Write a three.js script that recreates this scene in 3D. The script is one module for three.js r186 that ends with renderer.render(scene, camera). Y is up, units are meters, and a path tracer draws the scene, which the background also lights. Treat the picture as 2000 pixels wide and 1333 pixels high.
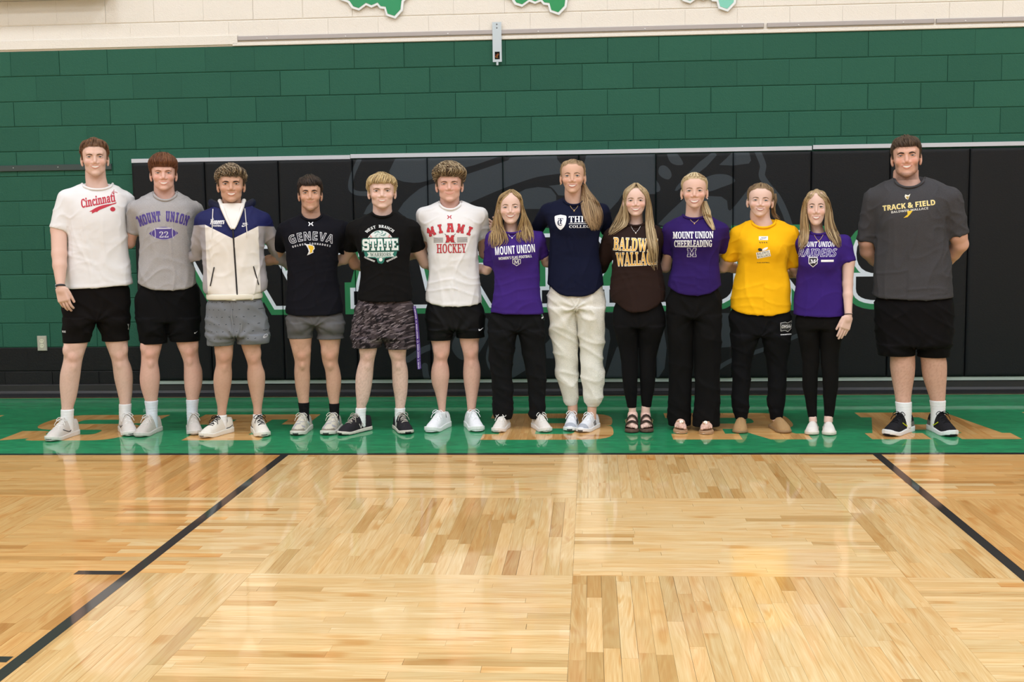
import * as THREE from 'three';
import { mergeGeometries } from 'three/addons/utils/BufferGeometryUtils.js';
import { RectAreaLightUniformsLib } from 'three/addons/lights/RectAreaLightUniformsLib.js';
import { ImprovedNoise } from 'three/addons/math/ImprovedNoise.js';

// ---------------------------------------------------------------- camera, lamps, exposure
const scene = new THREE.Scene();
scene.background = new THREE.Color(0x1b1b1a);
const camera = new THREE.PerspectiveCamera(32.28, 2000 / 1333, 0.1, 60);
camera.position.set(1.0784, 1.4405, 9.5593);
camera.rotation.set(-0.1038, 0.0679, -0.0143, 'YXZ');
scene.add(camera);
const renderer = new THREE.WebGLRenderer({ antialias: true });
renderer.toneMapping = THREE.LinearToneMapping;
renderer.toneMappingExposure = 1.0;
renderer.shadowMap.enabled = true;
RectAreaLightUniformsLib.init();
const CEIL = 8.2, ROOM = { x0: -11, x1: 13, z1: 17 };
// high-bay gymnasium lamps: [x, z]; each is built as a fixture with its own area light further down
const LAMP_POWER = 29.5, LAMP_COLOR = new THREE.Color(0.90, 1.0, 1.15);
const LAMP_SPOTS = [];
for (const z of [3.6, 7.4, 11.2, 15.0]) for (const x of [-8, -3.6, 0.8, 5.2, 9.6]) LAMP_SPOTS.push([x, z]);

// ---------------------------------------------------------------- helpers
let seed = 12345;
const rnd = () => { seed = (seed * 1664525 + 1013904223) >>> 0; return seed / 4294967296; };
const rr = (a, b) => a + (b - a) * rnd();
const lerp = (a, b, t) => a + (b - a) * t;
const clamp = (x, a, b) => (x < a ? a : x > b ? b : x);
const smooth = (a, b, x) => { const t = clamp((x - a) / (b - a), 0, 1); return t * t * (3 - 2 * t); };
const PN = new ImprovedNoise();
const noise3 = (x, y, z) => PN.noise(x, y, z);
const taken = {};
const numbered = (n) => { taken[n] = (taken[n] ?? -1) + 1; return taken[n] ? `${n}_${String(taken[n]).padStart(3, '0')}` : n; };
function tag(o, label, category, group, kind) {
  if (label) o.userData.label = label;
  if (category) o.userData.category = category;
  if (group) o.userData.group = group;
  if (kind) o.userData.kind = kind;
  return o;
}
function mesh(name, geo, mat, parent = scene, top = parent === scene) {
  const m = new THREE.Mesh(geo, mat);
  m.name = top ? numbered(name) : name;
  m.castShadow = m.receiveShadow = true;
  parent.add(m);
  return m;
}
function group(name, label, category, grp, pos = [0, 0, 0]) {
  const g = new THREE.Group(); g.name = numbered(name); g.position.set(...pos);
  scene.add(g); return tag(g, label, category, grp);
}
const rgb = (r, g, b) => new THREE.Color().setRGB(r, g, b);
const std = (color, roughness = 0.8, extra = {}) => new THREE.MeshStandardMaterial({ color, roughness, metalness: 0, ...extra });
const phys = (color, roughness, extra = {}) => new THREE.MeshPhysicalMaterial({ color, roughness, metalness: 0, ...extra });
function box(x0, x1, y0, y1, z0, z1) {
  const g = new THREE.BoxGeometry(x1 - x0, y1 - y0, z1 - z0);
  g.translate((x0 + x1) / 2, (y0 + y1) / 2, (z0 + z1) / 2); return g;
}
// box whose front edges (towards +z) are chamfered by c: 5 faces and 4 chamfers, open at the back
function chamferBox(w, h, d, c, ci = c, cx = c) {
  const X = w / 2, Y = h / 2, p = [], uv = [];
  const q = (a, b, cc, dd) => { for (const v of [a, b, cc, a, cc, dd]) { p.push(...v); uv.push(v[0], v[1]); } };
  const A = [[-X, -Y, 0], [X, -Y, 0], [X, Y, 0], [-X, Y, 0]], B = A.map(([x, y]) => [x, y, d - ci]), C = A.map(([x, y]) => [x - Math.sign(x) * cx, y - Math.sign(y) * c, d]);
  for (let i = 0; i < 4; i++) { const j = (i + 1) % 4; q(A[i], A[j], B[j], B[i]); q(B[i], B[j], C[j], C[i]); }
  q(...C);
  const g = new THREE.BufferGeometry();
  g.setAttribute('position', new THREE.Float32BufferAttribute(p, 3)); g.setAttribute('uv', new THREE.Float32BufferAttribute(uv, 2));
  g.computeVertexNormals(); return g;
}
function dataTex(n, m, fn, opt = {}) {
  const d = new Uint8Array(n * m * 4);
  for (let j = 0; j < m; j++) for (let i = 0; i < n; i++) {
    const v = fn(i / n, j / m, i, j), o = (j * n + i) * 4;
    if (typeof v === 'number') d[o] = d[o + 1] = d[o + 2] = clamp(v, 0, 1) * 255; else for (let k = 0; k < 3; k++) d[o + k] = clamp(v[k], 0, 1) * 255;
    d[o + 3] = 255;
  }
  const t = new THREE.DataTexture(d, n, m); t.wrapS = t.wrapT = THREE.RepeatWrapping; t.magFilter = THREE.LinearFilter; t.minFilter = THREE.LinearMipmapLinearFilter; t.generateMipmaps = true;
  if (opt.srgb) t.colorSpace = THREE.SRGBColorSpace;
  if (opt.repeat) t.repeat.set(...opt.repeat);
  t.needsUpdate = true; return t;
}
// tileable value noise
function tileNoise(n, s) {
  let k = s; const r = () => { k = (k * 1103515245 + 12345) & 0x7fffffff; return k / 0x7fffffff; };
  const v = Float32Array.from({ length: n * n }, r);
  return (x, y) => {
    x *= n; y *= n; const i = Math.floor(x), j = Math.floor(y), a = x - i, b = y - j, u = a * a * (3 - 2 * a), w = b * b * (3 - 2 * b);
    const g = (p, q) => v[(((q % n) + n) % n) * n + (((p % n) + n) % n)];
    return lerp(lerp(g(i, j), g(i + 1, j), u), lerp(g(i, j + 1), g(i + 1, j + 1), u), w);
  };
}
function canvasTex(w, h, draw, srgb = true) {
  const c = document.createElement('canvas'); c.width = w; c.height = h;
  const x = c.getContext('2d'); draw(x, w, h);
  const t = new THREE.CanvasTexture(c); if (srgb) t.colorSpace = THREE.SRGBColorSpace;
  t.anisotropy = 8; return t;
}
// ---------------------------------------------------------------- the hall
const COURSE = 0.2032, BLOCK = 0.4064, GREEN_TOP = 2.856;
const n8 = tileNoise(8, 7), n32 = tileNoise(32, 3), n96 = tileNoise(96, 11), n200 = tileNoise(200, 5);
const blockBump = dataTex(512, 512, (u, v) => 0.45 * n96(u, v) + 0.4 * n200(u, v) + 0.15 * n32(u, v), { repeat: [2, 2] });
const paint = (c, r) => phys(c, r, { specularIntensity: 0.32, bumpMap: blockBump, bumpScale: 0.0022 });
const GREENS = [0, 1, 2, 3].map((k) => paint(rgb(0.0225 + 0.001 * k, 0.100 + 0.004 * k, 0.063 + 0.0024 * k), 0.6));
const CREAMS = [0, 1].map((k) => paint(rgb(0.815 + 0.01 * k, 0.765 + 0.01 * k, 0.675 + 0.01 * k), 0.6));
const BLACKS = [0, 1].map((k) => paint(rgb(0.012 + 0.002 * k, 0.012 + 0.002 * k, 0.012 + 0.002 * k), 0.55));
const MORTAR = { green: paint(rgb(0.018, 0.085, 0.053), 0.6), cream: paint(rgb(0.79, 0.74, 0.65), 0.6), black: paint(rgb(0.010, 0.010, 0.010), 0.5) };

const wallBack = group('wall_back', 'painted concrete block wall, cream over green over black'); wallBack.userData.kind = 'structure';
{
  const slab = mesh('mortar', box(ROOM.x0 - 0.3, ROOM.x1 + 0.3, 0.40, GREEN_TOP, -0.3, -0.006), MORTAR.green, wallBack);
  tag(slab, 'green painted mortar bed behind the blocks');
  tag(mesh('upper_wall', box(ROOM.x0 - 0.3, ROOM.x1 + 0.3, GREEN_TOP, CEIL, -0.3, -0.006), MORTAR.cream, wallBack), 'cream painted upper wall');
  tag(mesh('lower_wall', box(ROOM.x0 - 0.3, ROOM.x1 + 0.3, 0, 0.40, -0.3, -0.006), MORTAR.black, wallBack), 'black painted foot of the wall');
  const geos = {};
  const blockGeo = (w, h, k) => geos[[w.toFixed(3), h.toFixed(3), k]] ??= (() => {
    return chamferBox(w, h, 0.0075, 0.005 + 0.0008 * (k % 3), 0.0045, k > 2 ? 0.0006 : 0.004);
  })();
  const block = (x0, x1, y0, y1, mats) => {
    const filled = rnd() < (mats === CREAMS ? 0.95 : 0.6), gap = filled ? 0.0003 : 0.003, k = Math.floor(rnd() * 3) + (filled ? 3 : 0);
    const m = mesh('block', blockGeo(x1 - x0 - gap, y1 - y0 - 0.003, k), mats[Math.floor(rnd() * mats.length)], wallBack);
    m.position.set((x0 + x1) / 2, (y0 + y1) / 2, -0.007 - rnd() * (mats === CREAMS ? 0.0002 : 0.0009));
    m.rotation.z = (rnd() - 0.5) * 0.003; m.name = 'block';
  };
  for (let c = -4; c < 14; c++) {              // c-th course below the top of the green
    const y1 = GREEN_TOP - c * COURSE, y0 = y1 - COURSE, black = c >= 12, cream = c < 0, odd = ((c % 2) + 2) % 2;
    for (let i = -12; i < 13; i++) {
      const x0 = (i + odd * 0.5) * BLOCK, x1 = x0 + BLOCK;
      if (cream && (c < -2 ? true : x0 < -4.6 || x1 > 5)) continue;
      if (c > 4 && x0 > -2.8) continue;         // behind the wall pads
      if (x0 < -4.7 || x1 > 5.2) continue;
      block(x0, x1, y0, y1, cream ? CREAMS : black ? BLACKS : GREENS);
    }
  }
}
const plain = (name, g, m) => { const o = mesh(name, g, m); o.userData.kind = 'structure'; return o; };
const creamPlain = std(rgb(0.74, 0.71, 0.66), 0.75);
tag(plain('wall_left', box(ROOM.x0 - 0.3, ROOM.x0, 0, CEIL, 0, ROOM.z1), creamPlain), 'plain cream side wall of the hall on the left');
tag(plain('wall_right', box(ROOM.x1, ROOM.x1 + 0.3, 0, CEIL, 0, ROOM.z1), creamPlain), 'plain cream side wall of the hall on the right');
tag(plain('wall_front', box(ROOM.x0 - 0.3, ROOM.x1 + 0.3, 0, CEIL, ROOM.z1, ROOM.z1 + 0.3), creamPlain), 'plain cream wall of the hall behind the camera');
tag(plain('ceiling', box(ROOM.x0 - 0.3, ROOM.x1 + 0.3, CEIL, CEIL + 0.3, -0.3, ROOM.z1 + 0.3), std(rgb(0.72, 0.70, 0.66), 0.85)), 'pale ceiling of the sports hall');

// lamps under the ceiling
const lampBody = std(0xd9d9d6, 0.5), lampGlow = new THREE.MeshStandardMaterial({ color: 0xffffff, emissive: LAMP_COLOR, emissiveIntensity: 3, roughness: 0.6 });
LAMP_SPOTS.forEach(([x, z], i) => {
  const g = group('high_bay_lamp', `white rectangular ceiling lamp of the hall in row ${1 + Math.floor(i / 5)} from the block wall`, 'lamp', 'ceiling lamps of the hall', [x, CEIL - 0.6, z]);
  g.userData.label = 'white rectangular ceiling lamp of the sports hall'; 
  mesh('housing', box(-0.62, 0.62, 0.03, 0.16, -0.42, 0.42), lampBody, g);
  mesh('lamp_panel', box(-0.6, 0.6, 0, 0.03, -0.4, 0.4), lampGlow, g);
  for (const s of [-1, 1]) mesh('hanger', new THREE.CylinderGeometry(0.008, 0.008, 0.44, 6).translate(s * 0.45, 0.38, 0), lampBody, g);
  const l = new THREE.RectAreaLight(LAMP_COLOR, LAMP_POWER, 1.2, 0.8);
  l.position.set(0, -0.01, 0); l.lookAt(new THREE.Vector3(0, -5, 0)); l.rotation.set(-Math.PI / 2, 0, 0); l.castShadow = true; l.name = 'lamp_light'; g.add(l);
});

// ---------------------------------------------------------------- floor
const FL = { b: 2.472, L: -0.853, s: 1.3225, px: 0.9947, pz: 3.5895, strip: 1.3225 / 23 };
const grainTex = dataTex(1024, 512, (u, v) => {
  const w = n8(u * 0.5, v * 1) * 0.9, g = n96(u * 0.25, v * 2 + w * 0.3), f = n200(u * 0.12, v * 2.0), b = n32(u * 0.5, v * 2 + 0.3), k = n8(u * 2, v * 2 + .4);
  let t = 0.5 + 0.30 * (g - 0.5) + 0.26 * (f - 0.5) + 0.5 * (b - 0.5) * n8(u, v + 0.5);
  const fig = smooth(0.68, 0.92, n32(u * 0.35, v * 1.0 + w * 0.25)) * smooth(0.45, 0.8, k);
  t -= fig * 0.42;
  return [0.93 + 0.14 * (t - 0.5), 0.865 + 0.30 * (t - 0.5), 0.74 + 0.48 * (t - 0.5)];
}, { srgb: true });
const COAT = { clearcoat: 0.8, clearcoatRoughness: 0.055 };
const woodMat = phys(0xffffff, 0.5, { map: grainTex, vertexColors: true, ...COAT });
const floorGroup = group('floor', 'varnished maple parquet sports floor'); floorGroup.userData.kind = 'structure';
{
  const inLane = (x) => x > FL.L && x < FL.L + 3.658;
  const all = [];
  const cam = camera.position;
  function plank(x0, x1, z0, z1, alongZ, tint) {
    const v = rnd(), amber = inLane((x0 + x1) / 2) && (z0 + z1) / 2 > FL.b ? 0 : 1;
    let c = amber ? [0.83, 0.535, 0.24] : [0.88, 0.69, 0.43];
    let f = 1 + 0.14 * (rnd() - 0.5); if (v > 0.93) f *= 0.70; else if (v > 0.85) f *= 0.84; else if (v < 0.12) f *= 1.06; f *= tint;
    const warm = (rnd() - 0.5) * 0.16 + (v > 0.93 ? 0.12 : 0); const g1 = Math.min(1, f); c = [c[0] * Math.pow(f, 0.8) * (1 + warm * 0.25), c[1] * f * (1 - warm * 0.25), c[2] * Math.pow(f, 1.5) * (1 - warm)];
    const e = rnd() < 0.16 ? 0.0008 : 0.0003, X0 = x0 + e, X1 = x1 - e, Z0 = z0 + e, Z1 = z1 - e, h = () => -0.0001 + (rnd() - 0.5) * 0.00012, D = -0.008;
    const y = [h(), h(), h(), h()], p = [], uv = [], col = [], u0 = rnd() * 7, v0 = rnd() * 7;
    const P = [[X0, y[0], Z0], [X1, y[1], Z0], [X1, y[2], Z1], [X0, y[3], Z1]], Q = P.map(([a, , b]) => [a, D, b]);
    const quad = (a, b, cc, d) => { for (const t of [a, cc, b, a, d, cc]) { p.push(...t); const lx = t[0] - x0, lz = t[2] - z0; uv.push(u0 + (alongZ ? lz : lx) * 0.42, v0 + (alongZ ? lx : lz) * 1.5); col.push(...c); } };
    quad(...P); for (let i = 0; i < 4; i++) { const j = (i + 1) % 4; quad(P[j], P[i], Q[i], Q[j]); }
    const g = new THREE.BufferGeometry();
    g.setAttribute('position', new THREE.Float32BufferAttribute(p, 3)); g.setAttribute('uv', new THREE.Float32BufferAttribute(uv, 2)); g.setAttribute('color', new THREE.Float32BufferAttribute(col, 3));
    g.computeVertexNormals();
    const mx = (x0 + x1) / 2, mz = (z0 + z1) / 2, d = Math.hypot(mx - cam.x, mz - cam.z);
    const ax = (mx - cam.x) / (cam.z - mz) + 0.068, seen = Math.abs(ax) < 0.45 && mz < 5.75 && mz > FL.b;
    all.push({ g, s: seen ? (x1 - x0) * (z1 - z0) / d ** 3 : 0 });
  }
  const X0 = -4.6, X1 = 5.9, Z0 = 0.0, Z1 = 6.6;
  for (let i = Math.floor((X0 - FL.px) / FL.s); FL.px + i * FL.s < X1; i++) for (let j = Math.floor((Z0 - FL.pz) / FL.s); FL.pz + j * FL.s < Z1; j++) {
    const ax = FL.px + i * FL.s, az = FL.pz + j * FL.s, alongZ = ((i + j) % 2) !== 0, tint = rr(0.97, 1.03) * (alongZ ? 0.93 : 1.02);
    for (let k = 0; k < 23; k++) {
      let a = -rnd() * 0.5; const cuts = [];
      while (a < FL.s) { let b = a + rr(0.22, 0.95); if (FL.s - b < 0.12) b = FL.s + 0.01; cuts.push([Math.max(0, a), Math.min(FL.s, b)]); a = b; }
      for (const [p, q] of cuts) {
        if (q - p < 0.002) continue;
        const w0 = k * FL.strip, w1 = w0 + FL.strip;
        let r = alongZ ? [ax + w0, ax + w1, az + p, az + q] : [ax + p, ax + q, az + w0, az + w1];
        r[2] = Math.max(r[2], 0.0);
        if (r[3] - r[2] < 0.01 || r[3] < 0.02) continue;
        plank(...r, alongZ, tint);
      }
    }
  }
  const order = [...all].sort((a, b) => b.s - a.s), top = new Set(order.slice(0, 300));
  for (const o of all) if (top.has(o)) mesh('plank', o.g, woodMat, floorGroup);
  const rest = mesh('plank_field', mergeGeometries(all.filter((o) => !top.has(o)).map((o) => o.g)), woodMat, floorGroup);
  tag(rest, 'further maple boards of the parquet', null, null, 'stuff');
  mesh('subfloor', box(X0, X1, -0.25, -0.006, 0, Z1), std(rgb(0.06, 0.035, 0.018), 0.8), floorGroup);
  // the same varnished maple goes on around the boards
  const farWood = phys(rgb(0.85, 0.62, 0.33), 0.5, { map: grainTex, ...COAT });
  for (const r of [[ROOM.x0 - 0.3, X0, 0, ROOM.z1 + 0.3], [X1, ROOM.x1 + 0.3, 0, ROOM.z1 + 0.3], [X0, X1, Z1, ROOM.z1 + 0.3]]) tag(mesh('outer_floor', box(r[0], r[1], -0.25, -0.0004, r[2], r[3]), farWood, floorGroup), 'varnished maple floor further out in the hall');
}
// paint on the floor: green apron with letters left bare, black lines
const paintGrain = dataTex(512, 512, (u, v) => { const f = 0.84 + 0.16 * (n200(u * 0.25, v) - 0.5) + 0.12 * (n32(u * 0.5, v * 2) - 0.5) + 0.12 * (n96(u * .2, v * 2) - .5); return [f, f, f]; }, { srgb: true, repeat: [0.6, 0.6] });
const greenPaint = phys(rgb(0.020, 0.42, 0.155), 0.5, { map: paintGrain, ...COAT });
const blackPaint = phys(rgb(0.012, 0.011, 0.012), 0.45, { ...COAT });
const flat = (shape, y, m, name, parent) => {
  const g = new THREE.ExtrudeGeometry(shape, { depth: 0.0004, bevelEnabled: false, curveSegments: 20 });
  g.rotateX(Math.PI / 2); g.translate(0, y, 0);    // shape (x, z) on the floor, facing up
  return mesh(name, g, m, parent);
};
const poly = (pts, T = THREE.Shape) => { const s = new T(); pts.forEach(([x, z], i) => (i ? s.lineTo(x, z) : s.moveTo(x, z))); s.closePath(); return s; };
const rect = (x0, x1, z0, z1, T) => poly([[x0, z0], [x1, z0], [x1, z1], [x0, z1]], T);
// print on the wall pads, in metres on the wall: curved shapes, then the lettering
const PADART = [["line",0.038,[-0.783,1.927],[-0.84,1.808],[-0.861,1.724],[-0.847,1.681],[-0.797,1.659],[-0.714,1.655]],["poly",0,[-0.484,1.943],[-0.526,1.86],[-0.541,1.832],[-0.527,1.796],[-0.499,1.774],[-0.463,1.758],[-0.421,1.745],[-0.342,1.735],[-0.292,1.737],[-0.241,1.749],[-0.176,1.769],[0.082,1.853],[0.367,1.92],[0.454,1.955]],["poly",0,[-0.477,1.511],[-0.432,1.575],[-0.373,1.631],[-0.3,1.686],[-0.242,1.714],[-0.17,1.73],[0.089,1.81],[0.367,1.9],[0.453,1.927],[0.897,1.947],[0.894,1.612],[0.449,1.647],[0.349,1.616],[0.213,1.58],[0.162,1.552],[-0.034,1.371],[-0.321,1.375]],["poly",0,[-0.759,1.491],[-0.728,1.551],[-0.676,1.607],[-0.619,1.592],[-0.622,1.479]],["dark",0.05,[0.084,1.822],[0.241,1.871],[0.409,1.926]],["dark",0.085,[0.135,1.535],[0.326,1.613],[0.505,1.678],[0.661,1.724],[0.838,1.747]],["dark",0.05,[0.803,1.597],[0.748,1.663],[0.66,1.681],[0.505,1.656]],["poly",0,[0.482,1.634],[0.56,1.672],[0.66,1.687],[0.76,1.674],[0.803,1.618],[0.802,1.531],[0.658,1.511],[0.503,1.513]],["dark",0.06,[0.524,1.424],[0.613,1.456],[0.813,1.508]],["dark",0.1,[0.862,1.924],[0.883,1.907],[0.949,1.911],[0.993,1.9]],["poly",0,[1.015,1.834],[1.032,1.883],[1.049,1.942],[1.519,1.934],[1.299,1.567],[1.238,1.502],[1.205,1.486],[1.034,1.483]],["poly",0,[1.066,1.967],[1.513,1.959],[1.486,1.915],[1.274,1.582],[1.237,1.519],[1.201,1.487],[1.118,1.475],[1.063,1.475]],["fill",0,[1.626,1.831],[1.667,1.839],[1.708,1.802],[1.72,1.757],[1.695,1.73],[1.649,1.744],[1.617,1.781]],["fill",0,[1.54,1.737],[1.576,1.746],[1.617,1.7],[1.631,1.649],[1.603,1.63],[1.558,1.649],[1.52,1.697]],["fill",0,[1.69,1.938],[1.758,1.937],[1.812,1.855],[1.776,1.84],[1.722,1.856],[1.695,1.893]],["poly",0,[2.056,1.95],[2.075,1.913],[1.994,1.825],[1.867,1.727],[1.763,1.638],[1.745,1.64],[1.758,1.67],[1.849,1.773],[1.939,1.862]],["poly",0,[2.093,1.836],[2.147,1.885],[2.209,1.947],[2.326,1.945],[2.343,1.868],[2.327,1.844],[2.201,1.83]],["fill",0,[1.962,1.671],[1.985,1.734],[2.066,1.764],[2.156,1.759],[2.215,1.723],[2.206,1.695],[2.112,1.66],[2.012,1.63]],["poly",0,[1.612,1.376],[1.704,1.471],[1.822,1.578],[1.903,1.598],[2.03,1.593],[2.112,1.587],[2.157,1.555],[2.165,1.487],[2.18,1.476],[2.203,1.495],[2.248,1.549],[2.319,1.639],[2.41,1.583],[2.483,1.455],[2.43,1.328],[2.068,1.342],[1.703,1.347]],["line",0.05,[2.385,1.962],[2.407,1.908],[2.437,1.826],[2.429,1.745],[2.481,1.663],[2.554,1.572],[2.609,1.462],[2.651,1.344]],["poly",0,[1.154,1.401],[1.274,1.408],[1.301,1.353],[1.154,1.346]],["fill",0,[-0.061,0.398],[-0.029,0.489],[0.093,0.578],[0.225,0.637],[0.253,0.527],[0.191,0.397],[0.119,0.312],[0.028,0.295],[-0.027,0.328]],["line",0.05,[-0.427,0.3],[-0.334,0.36],[-0.273,0.39],[-0.151,0.429]],["line",0.05,[-0.286,0.248],[-0.278,0.167],[-0.249,0.106]],["line",0.05,[0.282,0.467],[0.245,0.346],[0.249,0.265],[0.288,0.184]],["poly",0,[0.418,0.133],[0.429,0.224],[0.473,0.525],[0.532,0.394],[0.549,0.213]],["poly",0,[0.702,0.423],[0.762,0.483],[0.77,0.302],[0.71,0.303]],["poly",0,[1.17,0.57],[1.219,0.529],[1.229,0.46],[1.188,0.24],[1.167,0.159]],["poly",0,[1.177,0.119],[1.278,0.389],[1.327,0.419],[1.326,0.118]],["poly",0,[1.574,0.55],[1.656,0.549],[1.681,0.383],[1.664,0.217],[1.606,0.125],[1.582,0.126]],["poly",0,[1.206,0.884],[1.428,0.881],[1.427,0.799],[1.206,0.801]],["poly",0,[1.205,0.731],[1.427,0.729],[1.427,0.667],[1.205,0.669]],["line",0.035,[2.082,0.206],[2.204,0.28],[2.488,0.378],[2.73,0.479]],["poly",0,[2.101,0.661],[2.182,0.66],[2.195,0.388],[2.102,0.38]]];
const PADWORD = [["W", -2.262, -0.953], ["A", -0.856, -0.234], ["R", -0.125, 0.44], ["R", 0.68, 1.182], ["I", 1.223, 1.448], ["O", 1.518, 2.208], ["R", 2.265, 3.012], ["s", 3.172, 3.74]];
const PADTEXT = {"top": 1.284, "bottom": 0.752};
// block capitals as outlines: [x, y down, corner radius]; first the outer line, then holes
const GLYPH = {
  T: [[[0, 0], [1, 0], [1, .42], [.79, .42], [.79, .22], [.65, .22], [.65, .8], [.8, .8], [.8, 1], [.2, 1], [.2, .8], [.35, .8], [.35, .22], [.21, .22], [.21, .42], [0, .42]]],
  S: [[[0, 0, .26], [.78, 0, .1], [.78, .08], [1, 0], [1, .36], [.74, .36, .08], [.74, .21, .08], [.3, .21, .07], [.3, .38, .07], [1, .38, .28], [1, 1, .26], [.22, 1, .1], [.22, .92], [0, 1], [0, .65], [.26, .65, .08], [.26, .79, .08], [.7, .79, .07], [.7, .61, .07], [0, .61, .28]]],
  s: [[[0, 0, .3], [1, 0, .3], [1, .37], [.72, .37], [.72, .22, .06], [.3, .22, .07], [.3, .39, .07], [1, .39, .3], [1, 1, .3], [0, 1, .3], [0, .645], [.27, .645], [.27, .78, .06], [.7, .78, .07], [.7, .60, .07], [0, .60, .3]]],
  B: [[[0, 0], [1, 0, .24], [1, .48, .2], [.95, .5], [1, .52, .2], [1, 1, .24], [0, 1], [0, .8], [.12, .8], [.12, .2], [0, .2]], [[.4, .2], [.7, .2, .08], [.7, .4, .08], [.4, .4]], [[.4, .6], [.7, .6, .08], [.7, .8, .08], [.4, .8]]],
  R: [[[0, 0], [.97, 0, .24], [.97, .58, .22], [.8, .6], [.92, .8], [1, .8], [1, 1], [.7, 1], [.5, .63], [.4, .63], [.4, .8], [.5, .8], [.5, 1], [0, 1], [0, .8], [.12, .8], [.12, .2], [0, .2]], [[.4, .2], [.68, .2, .09], [.68, .43, .09], [.4, .43]]],
  A: [[[.2, 0], [.8, 0], [.945, .79], [1, .79], [1, 1], [.6, 1], [.6, .79], [.67, .79], [.648, .67], [.352, .67], [.33, .79], [.4, .79], [.4, 1], [0, 1], [0, .79], [.055, .79], [.2, .2], [.12, .2], [.12, 0]], [[.45, .2], [.55, .2], [.61, .48], [.39, .48]]],
  W: [[[0, 0], [.34, 0], [.34, .2], [.29, .2], [.345, .62], [.45, .12], [.55, .12], [.655, .62], [.71, .2], [.66, .2], [.66, 0], [1, 0], [1, .2], [.95, .2], [.78, 1], [.58, 1], [.5, .65], [.42, 1], [.22, 1], [.05, .2], [0, .2]]],
  I: [[[0, 0], [1, 0], [1, .2], [.76, .2], [.76, .8], [1, .8], [1, 1], [0, 1], [0, .8], [.24, .8], [.24, .2], [0, .2]]],
  O: [[[0, 0, .28], [1, 0, .28], [1, 1, .28], [0, 1, .28]], [[.34, .2, .1], [.66, .2, .1], [.66, .8, .1], [.34, .8, .1]]],
  E: [[[0, 0], [.95, 0], [.95, .36], [.75, .36], [.75, .2], [.4, .2], [.4, .4], [.6, .4], [.6, .6], [.4, .6], [.4, .8], [.78, .8], [.78, .62], [1, .62], [1, 1], [0, 1], [0, .8], [.12, .8], [.12, .2], [0, .2]]],
  N: [[[0, 0], [.32, 0], [.72, .55], [.72, .2], [.6, .2], [.6, 0], [1, 0], [1, 1], [.74, 1], [.28, .38], [.28, .8], [.4, .8], [.4, 1], [0, 1], [0, .8], [.1, .8], [.1, .2], [0, .2]]],
  U: [[[0, 0], [.44, 0], [.44, .18], [.37, .18], [.37, .74, .1], [.63, .74, .1], [.63, .18], [.56, .18], [.56, 0], [1, 0], [1, .18], [.93, .18], [.93, 1, .3], [.07, 1, .3], [.07, .18], [0, .18]]],
  M: [[[0, 0], [.3, 0], [.5, .5], [.7, 0], [1, 0], [1, .2], [.92, .2], [.92, .8], [1, .8], [1, 1], [.62, 1], [.62, .8], [.7, .8], [.7, .42], [.56, .82], [.44, .82], [.3, .42], [.3, .8], [.38, .8], [.38, 1], [0, 1], [0, .8], [.08, .8], [.08, .2], [0, .2]]],
};
function rounded(pts) {                                   // corner radii become short arcs
  const out = [], n = pts.length;
  pts.forEach(([x, y, r], i) => {
    if (!r) { out.push([x, y]); return; }
    const [ax, ay] = pts[(i + n - 1) % n], [bx, by] = pts[(i + 1) % n], la = Math.hypot(ax - x, ay - y), lb = Math.hypot(bx - x, by - y), ra = Math.min(r, la * 0.5), rb = Math.min(r, lb * 0.5);
    for (let k = 0; k <= 6; k++) { const t = k / 6, p = [x + (ax - x) * ra / la, y + (ay - y) * ra / la], q = [x + (bx - x) * rb / lb, y + (by - y) * rb / lb], s = 1 - t; out.push([s * s * p[0] + 2 * s * t * x + t * t * q[0], s * s * p[1] + 2 * s * t * y + t * t * q[1]]); }
  });
  return out;
}
const glyphRings = (ch, x, y, w, h) => GLYPH[ch].map((ring) => rounded(ring).map(([a, b]) => [x + a * w, y + b * h]));
{
  // green apron between the wall and the end line, the letters are holes in the paint
  const apron = rect(-4.6, 5.9, 0.10, FL.b - 0.05), islands = [];
  for (const [ch, x0, x1] of [['E', -4.22, -3.35], ['S', -2.92, -2.10], ['T', -1.83, -0.95], ['B', 0.345, 1.22], ['R', 1.60, 2.49], ['A', 2.865, 3.80], ['N', 4.16, 5.05]]) {
    const [outer, ...holes] = glyphRings(ch, x0, 0.95, x1 - x0, 1.035);
    apron.holes.push(poly(outer, THREE.Path)); for (const hh of holes) islands.push(poly(hh));
  }
  const ap = flat(apron, 0.0006, greenPaint, 'green_apron', floorGroup); tag(ap, 'glossy green painted apron with bare wood lettering');
  for (const s of islands) flat(s, 0.0006, greenPaint, 'green_letter_counter', floorGroup);
  const m = 0.0254;
  tag(flat(rect(-4.6, 5.9, FL.b - 0.05, FL.b), 0.0007, blackPaint, 'end_line', floorGroup), 'black end line');
  for (const x of [FL.L, FL.L + 3.658 - 0.0508]) tag(flat(rect(x, x + 0.0508, FL.b, 8.2), 0.0007, blackPaint, 'lane_line', floorGroup), 'black lane line');
  for (const k of [0, 1, 2]) for (const x of [FL.L - 8 * m - 0.012, FL.L + 3.658 + 0.012]) tag(flat(rect(x, x + 8 * m, 4.9147 + k * 38 * m - m, 4.9147 + k * 38 * m + m), 0.0007, blackPaint, 'lane_mark', floorGroup), 'short black lane mark');
}
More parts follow.
